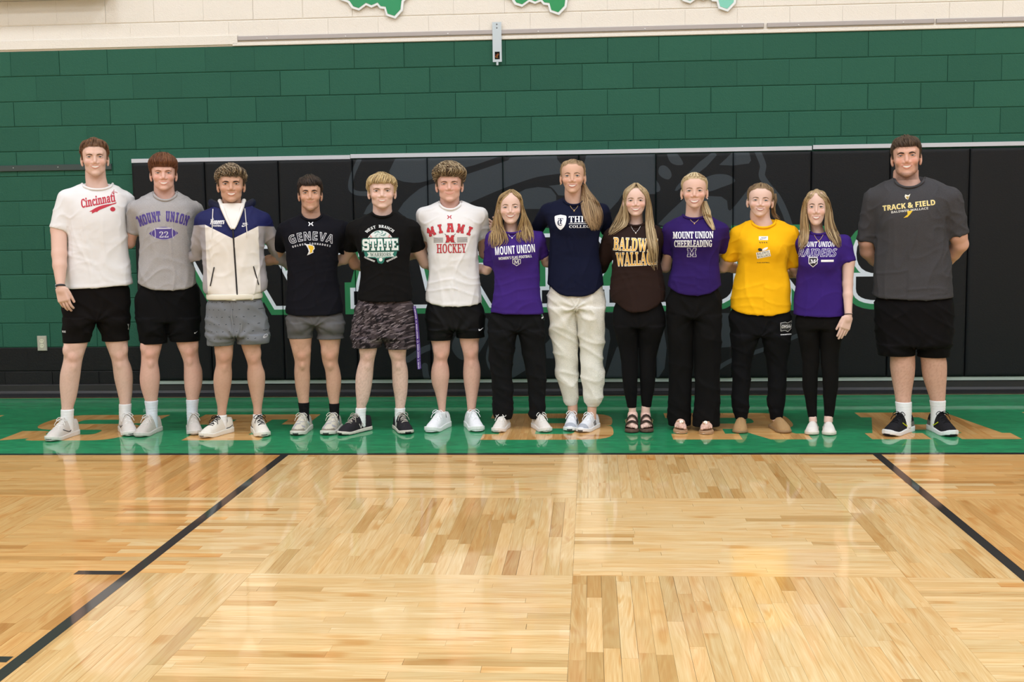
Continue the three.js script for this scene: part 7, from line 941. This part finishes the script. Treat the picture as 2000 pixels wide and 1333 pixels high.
const CAST = [
  { label: 'very tall person in a white T-shirt with red script lettering and black shorts', skin: light, depth: 1.12, fold: .8,
    face: { smile: .8, teeth: true, squint: .62, stubble: .12, blush: .5, browC: [.10, .055, .03] }, tilt: .01,
    hair: { label: 'short brown hair swept up from the forehead', color: [.115, .055, .026], tones: [[.075, .036, .018], [.13, .062, .03], [.22, .105, .048]], side: .0075, front: 0.006, hl: 0.06, locks: 420, len: .55, back2front: true, lift: .005, r: .0042, bump: .002, corner: .004, nape: -.06 },
    shirt: { color: WHITE, label: 'white short-sleeved T-shirt' }, low: { name: 'shorts', color: 0x100d0c, label: 'black knit shorts' },
    print: [{ draw: DRAW.script, label: 'red script lettering and marks' }, { draw: DRAW.smallTag, label: 'tiny white lettering at the hem' }, { draw: DRAW.smallMark, label: 'small grey mark at the hem' }],
    sock: 0xe9e8e6, sockLabel: 'white crew sock', hands: [{ dir: [.20, -1, .05], back: [-.45, .05, .9], curl: .40, thumb: -1, tang: .25 }], hairyLegs: .35,
    shoes: { name: 'running_shoe', type: 'runner', label: 'off-white running shoe with black toe bumper', upper: 0xd2cbc3, soleC: L3(0xdcd7cf), toeC: [.015, .015, .015], lace: 0xe6e2dc, sole: .034, spring: .016, marks: [[0x222226, .0026, 0, [[.02, .05], [.12, .040], [.26, .052], [.34, .062]]]] } },
  { label: 'person with red-brown fringe in a heather grey T-shirt with purple arched lettering', skin: ruddy, depth: 1.06,
    face: { smile: .85, teeth: true, squint: .6, blush: .65, browC: [.24, .115, .06] },
    hair: { label: 'short straight red-brown hair with a fringe', color: [.125, .045, .018], tones: [[.075, .028, .012], [.125, .046, .02], [.185, .075, .032]], side: 0.009, front: .006, hl: 0.04, temple: .03, locks: 460, len: .62, fringe: 0.01, lift: .002, r: .004, bump: .0016, corner: .0 },
    shirt: { color: 0xb0adac, map: heather, label: 'heather grey T-shirt' }, low: { name: 'shorts', color: 0x0b0b0c, label: 'black shorts' },
    print: [{ draw: DRAW.football, label: 'purple arched lettering over a football with a number' }, { draw: DRAW.whiteSwoosh, label: 'small white tick mark' }],
    sock: 0xdfe3ea, sockLabel: 'white crew sock', hairyLegs: .3,
    shoes: { name: 'running_shoe', type: 'runner', label: 'worn off-white running shoe with pale sole', upper: 0xc6beb5, soleC: L3(0xcdc8c0), lace: 0xd9d4cc, sole: .033, spring: .014, marks: [[0x1a1c24, .003, 1, [[-.02, .055], [.08, .045], [.2, .055], [.28, .066]]]] } },
  { label: 'person with frosted curly hair in a white and navy hooded windbreaker and grey shorts', skin: tan, depth: 1.12, fold: 1.25,
    face: { smile: 1, teeth: true, squint: .72, stubble: .1, blush: .35, brow: .0036, browC: [.018, .011, .008], iris: [.035, .018, .01] },
    hair: { label: 'curly dark hair with frosted blond tips', color: [.13, .085, .05], tones: [[.03, .02, .014], [.11, .075, .045], [.30, .225, .14], [.42, .33, .22]], side: .011, front: .012, hl: 0.046, locks: 520, len: .35, curl: .0065, lift: .006, r: .0036, bump: .004, fringe: .012 },
    shirt: { name: 'windbreaker', noCollar: true, rough: .55, sheen: 0, bump: .0002, label: 'white windbreaker with navy yoke and grey sleeves', panels: (k, T, top) => { const X = (x) => x - T[5][1] + .5, Y = (y) => top - y; k.fillStyle = '#e4dfd7'; k.fillRect(0, 0, 1, 1); k.fillStyle = '#a5a0a2'; k.fillRect(0, 0, .5 - .178, 1); k.fillRect(.5 + .168, 0, .4, 1); k.fillStyle = '#1d2150'; k.beginPath(); k.moveTo(0, -.1); k.lineTo(1, -.1); k.lineTo(1, .17); k.lineTo(.5 + .168, .155); k.lineTo(.5, .235); k.lineTo(.5 - .178, .14); k.lineTo(0, .16); k.closePath(); k.fill(); } },
    low: { name: 'shorts', color: 0x76797d, map: dotTex, rough: .7, label: 'grey woven shorts with tiny dark marks' }, lowFold: 1.3,
    print: [{ draw: DRAW.pioneer, label: 'white script lettering on the yoke' }, { draw: DRAW.jacketMark, label: 'white tick logo on the yoke' }, { draw: DRAW.badgeSwoosh, label: 'white tick logo on the hem' }],
    sock: 0xf0efec, sockLabel: 'white low sock', hairyLegs: .25,
    shoes: { name: 'running_shoe', type: 'runner', label: 'cream running shoe with black laces', upper: 0xe2dccf, soleC: L3(0xe2ddd0), toeC: [.03, .03, .03], lace: 0x17171a, sole: .036, spring: .014, marks: [[0x24242a, .0024, 0, [[-.22, .05], [-.1, .04], [.0, .038]]]] } },
  { label: 'dark-haired person with goatee in a black T-shirt with outlined lettering and short grey shorts', skin: tan, depth: 1.05, fold: .9,
    face: { smile: .75, teeth: false, squint: .62, stubble: .55, blush: .3, brow: .0036, browC: [.02, .012, .009], iris: [.04, .022, .012] },
    hair: { label: 'short tousled dark brown hair', color: [.026, .015, .010], tones: [[.014, .009, .007], [.028, .017, .012], [.05, .03, .02]], side: .009, front: .004, hl: 0.045, locks: 420, len: .6, fringe: 0.012, sweep: .25, lift: .003, r: .0042, bump: .002 },
    shirt: { color: 0x111118, label: 'black T-shirt' }, low: { name: 'shorts', color: 0x5d5c5c, rough: .75, label: 'short grey shorts' },
    print: [{ draw: DRAW.geneva, label: 'outlined arched lettering over a small yellow mark' }], sock: 0x131214, sockLabel: 'black ankle sock', hairyLegs: .35,
    shoes: { name: 'running_shoe', type: 'runner', label: 'beige and silver running shoe with grey tongue', upper: 0xb9b2a4, soleC: L3(0xd3cfc4), toeC: [.02, .02, .022], lace: 0xd9d3c4, tongue: 0x8e8a90, sole: .034, paint: (x, y, f) => (f > .5 && y < .045 ? L3(0x8f8778) : noise3(x * 40, y * 50, f * 14) > .12 ? L3(0xa2a0a4) : L3(0xc9c2b0)), marks: [[0xdfe6ea, .003, 0, [[.0, .05], [.1, .07]], [[.04, .045], [.14, .068]]]] } },
  { label: 'blond person in a black T-shirt with a baseball print and camouflage shorts', skin: fair, depth: 1.02, fold: .9,
    face: { smile: .5, teeth: true, squint: .8, blush: .4, browC: [.16, .095, .05], iris: [.07, .045, .025] },
    hair: { label: 'tousled bleached blond hair with darker sides', color: [.40, .27, .115], tones: [[.17, .11, .055], [.36, .245, .11], [.55, .40, .19], [.66, .52, .29]], side: .010, front: .008, hl: 0.048, locks: 560, len: .55, fringe: 0.014, sweep: -.2, lift: .005, r: .004, bump: .0025 },
    shirt: { color: 0x0f0e0e, label: 'black T-shirt' }, low: { name: 'camo_shorts', color: 0xffffff, map: camoTex, label: 'grey camouflage shorts' },
    print: [{ draw: DRAW.ball, label: 'white and green baseball print with lettering' }], sock: 0xefefee, sockLabel: 'white ankle sock', hairyLegs: .75,
    shoes: { name: 'running_shoe', type: 'runner', label: 'black suede running shoe with grey laces', upper: 0x29262a, soleC: L3(0xcfc8bb), toeC: [.02, .018, .02], outC: [.02, .02, .02], lace: 0xb4aca0, sole: .028, marks: [[0xbdb8b0, .0032, 0, [[.02, .030], [.06, .066]], [[.06, .066], [.13, .030]], [[.13, .030], [.17, .062]]]] } },
  { label: 'person with curly frosted hair in a white T-shirt with red block lettering and black shorts', skin: ruddy, depth: 1.08, fold: 1.1,
    face: { smile: .5, teeth: false, squint: .5, blush: .65, jaw: 1.05, browC: [.13, .07, .04] },
    hair: { label: 'curly brown hair with blond highlights', color: [.17, .11, .06], tones: [[.055, .033, .02], [.15, .10, .055], [.33, .245, .14], [.50, .40, .26]], side: .011, front: .012, hl: 0.048, locks: 560, len: .38, curl: .0072, lift: .006, r: .0038, bump: .004, fringe: .012 },
    shirt: { color: WHITE, label: 'white fitted T-shirt' }, low: { name: 'shorts', color: 0x0c0c0d, rough: .6, label: 'black running shorts' },
    print: [{ draw: DRAW.hockey, label: 'red block lettering' }, { draw: DRAW.whiteSwoosh, label: 'white tick logo' }], sock: 0xf1f1f1, sockLabel: 'white low sock', hairyLegs: .3,
    shoes: { name: 'running_shoe', type: 'runner', label: 'clean white running shoe', upper: 0xe9e9ea, soleC: L3(0xe4e6e2), lace: 0xf2f2f2, sole: .038, spring: .018 } },
  { label: 'shorter person with long blond hair in a purple T-shirt with white lettering and black sweatpants', skin: fair, bust: [.34, .055], fold: .9,
    face: { smile: 1.1, teeth: true, squint: .7, blush: .5, lip: [.42, .15, .14], browC: [.16, .095, .05] }, tilt: .02,
    hair: { label: 'long straight dark blond hair with a middle part', color: [.30, .185, .08], tones: [[.15, .085, .038], [.28, .175, .075], [.42, .28, .125], [.52, .37, .18]], side: .010, hl: 0.1, temple: 0.055, sideburn: -0.01, locks: 0, curtain: 40, wave: .006, r: .0045, bump: .001 },
    shirt: { color: 0x3c2372, label: 'purple T-shirt' }, low: { name: 'sweatpants', color: 0x111112, label: 'black straight sweatpants' }, legDepth: .95,
    print: [{ draw: DRAW.flag, label: 'white lettering over a shield mark' }, { draw: DRAW.pantMark, label: 'small green and white mark' }], necklace: [.018, .052],
    shoes: { name: 'running_shoe', type: 'runner', label: 'chalk white running shoe under long trouser', upper: 0xe0d9d0, soleC: L3(0xe3ddd6), toeC: L3(0xb9b6bd), lace: 0xe9e5de, sole: .034, spring: .014 } },
  { label: 'tall person with a side ponytail in a navy T-shirt and cream sweatpants', skin: [.66, .415, .30], bust: [.30, .055], fold: .7,
    face: { smile: .95, teeth: true, squint: .85, blush: .5, lip: [.46, .17, .15], browC: [.13, .08, .045] }, turn: -.04,
    hair: { label: 'light brown hair pulled into a long side ponytail', color: [.25, .155, .08], tones: [[.10, .058, .032], [.20, .125, .065], [.33, .22, .115], [.45, .32, .18]], side: .0035, back: .012, hl: 0.079, temple: 0.05, sideburn: 0.0, nape: -.06, locks: 200, len: .8, back2front: true, lift: .001, r: .003, bump: .0008, ponyN: 170, ponyZ: -.04, ponyZ1: .07, wave: .006 , corner: 0.012},
    shirt: { color: 0x10142b, label: 'navy blue T-shirt' }, low: { name: 'sweatpants', color: 0xefebdf, map: heather, label: 'cream sweatpants gathered at the ankle' }, lowFold: 1.35, lowDepth: .125,
    print: [{ draw: DRAW.college, label: 'white shield and serif lettering' }], necklace: [.02, .06], hands: [{ dir: [-.75, .55, .25], back: [0, .1, 1], curl: .5 }],
    shoes: { name: 'running_shoe', type: 'runner', label: 'white and silver running shoe with three black stripes', upper: 0xdcdee2, soleC: L3(0xe6e6e4), toeC: [.03, .03, .03], lace: 0xf0f0f0, sole: .032, paint: (x, y, f) => (f > .52 && f < .64 ? L3(0xa9adb5) : L3(0xdfe0e3)), marks: [[0x17181b, .0032, 0, [[.02, .034], [.07, .070]], [[.08, .033], [.13, .067]], [[.14, .032], [.19, .062]]]] } },
  { label: 'person with very long blond hair in a brown sweatshirt with yellow lettering and brown sandals', skin: fair, bust: [.30, .055], fold: .9, depth: 1.1,
    face: { smile: 1.05, teeth: true, squint: .85, blush: .85, lip: [.46, .17, .16], browC: [.17, .105, .06], iris: [.06, .035, .02] }, tilt: .01,
    hair: { label: 'very long ash blond hair with a middle part', color: [.36, .26, .14], tones: [[.19, .125, .066], [.34, .24, .125], [.48, .36, .20], [.58, .46, .28]], side: .009, hl: 0.092, temple: 0.055, sideburn: -0.01, locks: 0, curtain: 34, wave: .005, r: .0042, bump: .001, uneven: 1.4 },
    shirt: { name: 'sweatshirt', color: 0x2a1c18, label: 'dark brown crew-neck sweatshirt' }, low: { name: 'leggings', color: 0x0d0c0d, label: 'black leggings' }, lowFold: .35, lowDepth: .112,
    print: [{ draw: DRAW.brown, label: 'yellow two-line block lettering' }], necklace: [.02, .075],
    shoes: { name: 'sandal', type: 'sandal', bare: true, lift: .024, label: 'brown two-strap sandal with cork footbed', soleC: L3(0x574033), outC: L3(0x2d221c), strap: 0x35231c, sole: .026, spring: .004, flare: .004 } },
  { label: 'person with braided-back blond hair in a purple T-shirt and wide black trousers', skin: [.71, .47, .37], bust: [.33, .055], fold: .8,
    face: { smile: 1.15, teeth: true, squint: .8, blush: .75, lip: [.44, .16, .15], browC: [.19, .12, .07], iris: [.09, .08, .06] },
    hair: { label: 'blond hair braided back into a ponytail', color: [.43, .31, .16], tones: [[.23, .15, .075], [.40, .285, .145], [.54, .42, .24], [.62, .50, .31]], side: .003, back: .010, hl: 0.080, temple: 0.05, sideburn: 0.0, nape: -.055, locks: 120, len: .8, back2front: true, lift: .001, r: .003, bump: .0008, braids: 7, ponyN: 80, ponyZ: -.03, ponyZ1: .06, wave: .004 , corner: 0.01},
    shirt: { color: 0x2d1a59, label: 'dark purple T-shirt' }, low: { name: 'wide_trousers', color: 0x0d0c0c, label: 'wide black knit trousers' }, lowFold: .8, legDepth: .9,
    print: [{ draw: DRAW.cheer, label: 'white two-line lettering over a letter' }], necklace: [.018, .05],
    shoes: { name: 'flip_flop', type: 'flipflop', bare: true, lift: .024, label: 'tan flip-flop with a cream disc on the strap', soleC: L3(0xa98663), outC: L3(0xe8e2d6), strap: 0xc9a07e, disc: 0xf1e8da, sole: .025, spring: .004, flare: .005 } },
  { label: 'person in a bright yellow T-shirt and black joggers with tan suede slippers', skin: fair, bust: [.32, .06], fold: 1.15, depth: 1.12,
    face: { smile: .55, teeth: true, squint: .75, blush: .5, lip: [.46, .18, .17], browC: [.13, .08, .045] }, tilt: -.05, turn: .03,
    hair: { label: 'dark blond hair tied back low', color: [.22, .14, .07], tones: [[.11, .066, .036], [.20, .13, .066], [.31, .215, .11]], side: .004, back: .012, hl: 0.082, temple: 0.05, sideburn: -0.005, nape: -.06, locks: 220, len: .8, back2front: true, lift: .0015, r: .003, bump: .0008, ponyN: 40, ponyZ: -.06, ponyZ1: -.06, behind: true, wave: .006 , corner: 0.01},
    shirt: { color: 0xf2b512, label: 'bright yellow T-shirt' }, low: { name: 'joggers', color: 0x0e0e10, label: 'black joggers with a white map print' },
    print: [{ draw: DRAW.yellow, label: 'small white label and dark lettering' }, { draw: DRAW.map, label: 'white outlined map mark with letters' }],
    shoes: { name: 'slipper', type: 'slipper', label: 'tan suede slipper with rubber sole', upper: 0xa8865c, soleC: L3(0x8f7350), sole: .022, wide: 1.2, seam: true, spring: .004, slim: 1 } },
  { label: 'person with straight two-tone hair in a purple T-shirt, black leggings and white slip-ons', skin: fair, bust: [.36, .05], fold: .75,
    face: { smile: .8, teeth: true, squint: .8, blush: .6, lip: [.46, .18, .17], browC: [.12, .075, .045] },
    hair: { label: 'long straight hair, brown at the roots and blond at the ends', color: [.27, .175, .085], tones: [[.13, .08, .042], [.26, .17, .085], [.42, .30, .155], [.53, .40, .23]], side: .009, hl: 0.086, temple: 0.05, sideburn: -0.01, locks: 0, curtain: 34, wave: .003, r: .0042, bump: .001 },
    shirt: { color: 0x37206f, label: 'bright purple T-shirt' }, low: { name: 'leggings', color: 0x0f0d0c, label: 'black leggings' }, lowFold: .3, lowDepth: .108,
    print: [{ draw: DRAW.raiders, label: 'white and outlined slanted lettering over a shield' }], necklace: [.02, .07], hands: [null, { dir: [-.30, -1, .10], back: [.45, -.1, .85], curl: .16, thumb: 1, tang: .16, fan: -.02 }], wristTie: 1,
    shoes: { name: 'slip_on_shoe', type: 'slipon', label: 'white slip-on shoe', upper: 0xe6e0d6, soleC: L3(0xd6ccbb), sole: .026, spring: .005 } },
  { label: 'big bearded person in a charcoal T-shirt with yellow lettering, hands behind the back', skin: [.67, .40, .30], depth: 1.5, fold: 1.05, lowDepth: .19,
    face: { smile: .9, teeth: true, squint: .5, stubble: .8, blush: .75, brow: .0042, browC: [.035, .02, .013], jaw: 1.08 }, tilt: .04, turn: .03,
    hair: { label: 'short brown hair combed forward', color: [.06, .036, .02], tones: [[.036, .022, .013], [.065, .04, .023], [.105, .066, .038]], side: .007, front: .006, hl: 0.046, locks: 460, len: .6, fringe: .012, sweep: .2, lift: .002, r: .004, bump: .0016 },
    shirt: { color: 0x474648, map: heather, label: 'charcoal grey T-shirt' }, low: { name: 'shorts', color: 0x0d0b0c, label: 'long black shorts' },
    print: [{ draw: DRAW.track, label: 'yellow lettering between two small marks' }], sock: 0xefefee, sockLabel: 'white crew sock', hairyLegs: .6,
    shoes: { name: 'running_shoe', type: 'runner', label: 'black running shoe with yellow tick and white sole', upper: 0x1d1c1e, soleC: L3(0xe6e6e4), toeC: [.02, .02, .022], lace: 0x141416, tongue: 0x18181a, sole: .036, spring: .016, toeGuard: .006, paint: (x, y, f, s) => (Math.abs(x) > .018 && f < .1 && y < .07 ? L3(0x6d6c66) : L3(0x1e1d20)), marks: [[0xc9d21f, .0034, 0, [[.02, .056], [.08, .045], [.18, .056], [.26, .070]]]] } },
];
const FIG = PEOPLE.map((P, i) => buildFigure(P, CAST[i]));
const LANYARD = [[-0.1204, 0.8574], [-0.1107, 0.7867], [-0.1054, 0.6828], [-0.1014, 0.5692], [-0.1007, 0.4743], [-0.098, 0.4249]];
// ---------------------------------------------------------------- worn details
const onShirt = (F, x, y, lift = .002) => [x, y, F.zShirt(x, y) + lift];
{
  const gold = std(rgb(.72, .52, .24), .3, { metalness: .8 }), silver = std(rgb(.75, .74, .72), .25, { metalness: .8 });
  PEOPLE.forEach((P, i) => {
    const S = CAST[i], F = FIG[i]; if (!S.necklace) return;
    const [drop, low] = S.necklace, pts = [], w = P.neck * .92; for (let k = 0; k <= 18; k++) { const t = -1 + k / 9, x = F.ccx + t * w, y = F.ccb - low * .62 + Math.pow(Math.abs(t), 1.6) * (low * .62 + (F.ccy - F.ccb) + .006); pts.push([x, y, Math.max(F.zShirt(x, y), march(F.neckF ?? F.shirtF, x, y, .25, -.1)) + .0022]); }
    const n = mesh('necklace', lock(pts, () => .0011, 5), i % 2 ? gold : silver, F.g); const m = pts[9]; mesh('pendant', new THREE.SphereGeometry(.0045, 10, 8).scale(1, 1.2, .5).translate(m[0], m[1] - .005, m[2] + .001), i % 2 ? gold : silver, n);
  });
  // wrist band and hair tie
  const ring = (F, arm, t, r, tube, m, name, label) => { const a = F.arms[arm][2], b = F.arms[arm][3], p = [0, 1, 2].map((c) => lerp(a[c], b[c], t)), d = new THREE.Vector3(b[0] - a[0], b[1] - a[1], b[2] - a[2]).normalize(), o = mesh(name, new THREE.TorusGeometry(r, tube, 8, 28), m, F.g); o.position.set(...p); o.quaternion.setFromUnitVectors(new THREE.Vector3(0, 0, 1), d); tag(o, label); return o; };
  const wb = ring(FIG[0], 0, .97, FIG[0].arms[0][3][3] + .003, .0042, std(0x2b2b2d, .5), 'wrist_band', 'dark wrist band with a pale tag'); wb.scale.set(1, 1, 1.8);
  mesh('band_tag', new THREE.BoxGeometry(.016, .012, .012).translate(-.024, .0, .0), std(0xc9ccd2, .4), wb);
  ring(FIG[11], 1, .95, FIG[11].arms[1][3][3] + .004, .0026, std(0x141013, .7), 'hair_tie', 'thin black hair tie on the wrist');
  // earrings
  for (const i of [7, 8, 9]) for (const s of [-1, 1]) { const p = FIG[i].toW([s * .083, -.056, .0]); mesh('earring', new THREE.SphereGeometry(.0038, 8, 6).translate(...p), i === 7 ? gold : silver, FIG[i].g); }
}
// zip jacket details on the third figure
{
  const F = FIG[2], P = PEOPLE[2], navy = cloth(0x14172f, { rough: .5 }), zipM = std(0x0c0d16, .45), cx = F.ccx - .002, white = cloth(0xe9e5de, { rough: .6 });
  const yV = F.top - .172, zpts = []; for (let k = 0; k <= 14; k++) { const y = lerp(yV, P.hem[1] + .012, k / 14), x = cx + .012 * (k / 14); zpts.push(onShirt(F, x, y, .001)); }
  mesh('zip', lock(zpts, () => .0052, 6, null, .6), zipM, F.shirt);
  // open neck with white T-shirt underneath
  const sh = []; const ix = [], n = 14, m = 10; for (let j = 0; j <= m; j++) for (let i = 0; i <= n; i++) { const t = j / m, y = lerp(yV, F.ccy - .004, t), half = lerp(.004, F.chw * .86, Math.pow(t, .8)), x = cx + (-1 + 2 * i / n) * half; sh.push(x, y, F.zShirt(x, Math.min(y, F.ccb - .004)) + .009 - .02 * smooth(F.ccb - .01, F.ccy, y)); if (i < n && j < m) { const a = j * (n + 1) + i; ix.push(a, a + 1, a + n + 2, a, a + n + 2, a + n + 1); } }
  const tg = new THREE.BufferGeometry(); tg.setAttribute('position', new THREE.Float32BufferAttribute(sh, 3)); tg.setIndex(ix); tg.computeVertexNormals();
  tag(mesh('undershirt', tg, cloth(0xe6e2db, {}), F.g), 'white T-shirt showing in the open neck');
  // hood lying round the neck, white lining edge
  const hoodPts = (o, up) => { const p = []; for (let k = 0; k <= 16; k++) { const t = -1 + k / 8, a = Math.abs(t), y = lerp(F.ccy + up, yV, Math.pow(1 - a, 1.0) * 0 + (a < .0 ? 1 : 0)); p.push(t); } return p; };
  for (const s of [-1, 1]) {
    const edge = []; for (let k = 0; k <= 9; k++) { const t = k / 9, y = lerp(yV, F.ccy + .012, t), x = cx + s * lerp(.006, F.chw * .95, Math.pow(t, .8)); edge.push([x, y, (y < F.ccb ? F.zShirt(x, y) : lerp(F.zShirt(x, F.ccb - .004), -.03, smooth(F.ccb, F.ccy + .02, y))) + .012]); }
    mesh('hood_edge', lock(edge, (t) => .008 + .012 * t, 8, null, .8), white, F.shirt);
    const roll = []; for (let k = 0; k <= 8; k++) { const t = k / 8, a = Math.PI * t; roll.push([cx + s * (.03 + F.chw * 1.30 * Math.sin(a * .5)), F.ccy + lerp(-.055, .012, t), lerp(.075, -.085, t)]); }
    mesh('hood', lock(roll, (t) => .020 + .014 * Math.sin(t * Math.PI), 10), navy, F.shirt);
    const cord = []; for (let k = 0; k <= 6; k++) { const t = k / 6, x = cx + s * (s < 0 ? lerp(.125, .142, t) : lerp(.082, .092, t)), y = lerp(F.ccy - .04, s < 0 ? yV - .12 : yV - .055, t); cord.push(onShirt(F, x, y, .004)); }
    mesh('drawcord', lock(cord, () => .0028, 6), white, F.shirt);
    const pk = []; for (let k = 0; k <= 4; k++) { const t = k / 4; pk.push(onShirt(F, F.T[8][1] + s * lerp(.128, .158, t), lerp(1.165, 1.04, t) - .02, .002)); }
    mesh('pocket_zip', lock(pk, () => .0042, 6), zipM, F.shirt);
    const dc = []; for (let k = 0; k <= 5; k++) { const t = k / 5, x = cx + s * .028, y = lerp(P.hem[1] + .0, P.hem[1] - .215, t); dc.push([x + .004 * Math.sin(k * 2), y, march(F.lowF, x, y, .3, -.1) + .004]); }
    mesh('drawstring', lock(dc, () => .0024, 6), cloth(0x8b8d90), F.low);
  }
  // ribbed waistband
  const wbp = []; const yb = P.hem[1] + .022; for (let k = 0; k <= 26; k++) { const a = -Math.PI * .5 + Math.PI * k / 26, r = F.T[13], x = r[1] + Math.sin(a) * (r[2] - .001); wbp.push([x, yb, Math.abs(Math.sin(a)) > .985 ? 0 : F.zShirt(x, yb) + .001]); }
  mesh('waistband', lock(wbp, () => .019, 8, null, .25), cloth(0xe2dccb, { bump: .002 }), F.shirt);
}
// lanyard hanging from the camouflage shorts
{
  const F = FIG[4], P = PEOPLE[4], lan = group('lanyard', 'purple lanyard with white lettering hanging from the pocket of camouflage shorts', 'lanyard');
  const tex = canvasTex(64, 1024, (c) => { c.fillStyle = '#43237a'; c.fillRect(0, 0, 64, 1024); c.fillStyle = '#ebe7f2'; for (let i = 0; i < 4; i++) { c.save(); c.translate(46, 240 + i * 256); c.rotate(-Math.PI / 2); c.font = 'bold 36px sans-serif'; c.fillText('MOUNT UNION', 0, 0, 190); c.restore(); c.beginPath(); c.arc(32, 20 + i * 256, 12, 0, 7); c.lineWidth = 4; c.strokeStyle = '#ebe7f2'; c.stroke(); } });
  const m = std(0xffffff, .6, { map: tex, side: THREE.DoubleSide });
  const band = (pts, w, off) => { const c = new THREE.CatmullRomCurve3(pts.map((p) => new THREE.Vector3(...p))), n = 40, p = [], uv = [], ix = []; for (let i = 0; i <= n; i++) { const o = c.getPoint(i / n), t = c.getTangent(i / n), s = new THREE.Vector3(0, 0, 1).cross(t).normalize(); for (const [e, z] of [[-1, .0008], [1, .0008], [1, -.0008], [-1, -.0008]]) { p.push(o.x + s.x * w * e, o.y + s.y * w * e, o.z + z + off * e); uv.push((e + 1) / 2, 1 - i / n); } if (i < n) for (let j = 0; j < 4; j++) { const a = i * 4 + j, b = i * 4 + (j + 1) % 4; ix.push(a, a + 4, b, b, a + 4, b + 4); } } const g = new THREE.BufferGeometry(); g.setAttribute('position', new THREE.Float32BufferAttribute(p, 3)); g.setAttribute('uv', new THREE.Float32BufferAttribute(uv, 2)); g.setIndex(ix); g.computeVertexNormals(); return g; };
  const Z = P.z, T = LANYARD;
  mesh('strap', band(T.map(([x, y]) => [x, y, Z + .02]), .0095, .001), m, lan);
  mesh('strap', band(T.map(([x, y], i) => [x + .006 * smooth(0, 3, i), y + (i > 2 ? .004 : 0), Z + .008]), .0085, -.002), m, lan);
}
scene.traverse((o) => { if (o.isMesh) { o.castShadow = true; o.receiveShadow = true; } });
renderer.render(scene, camera);
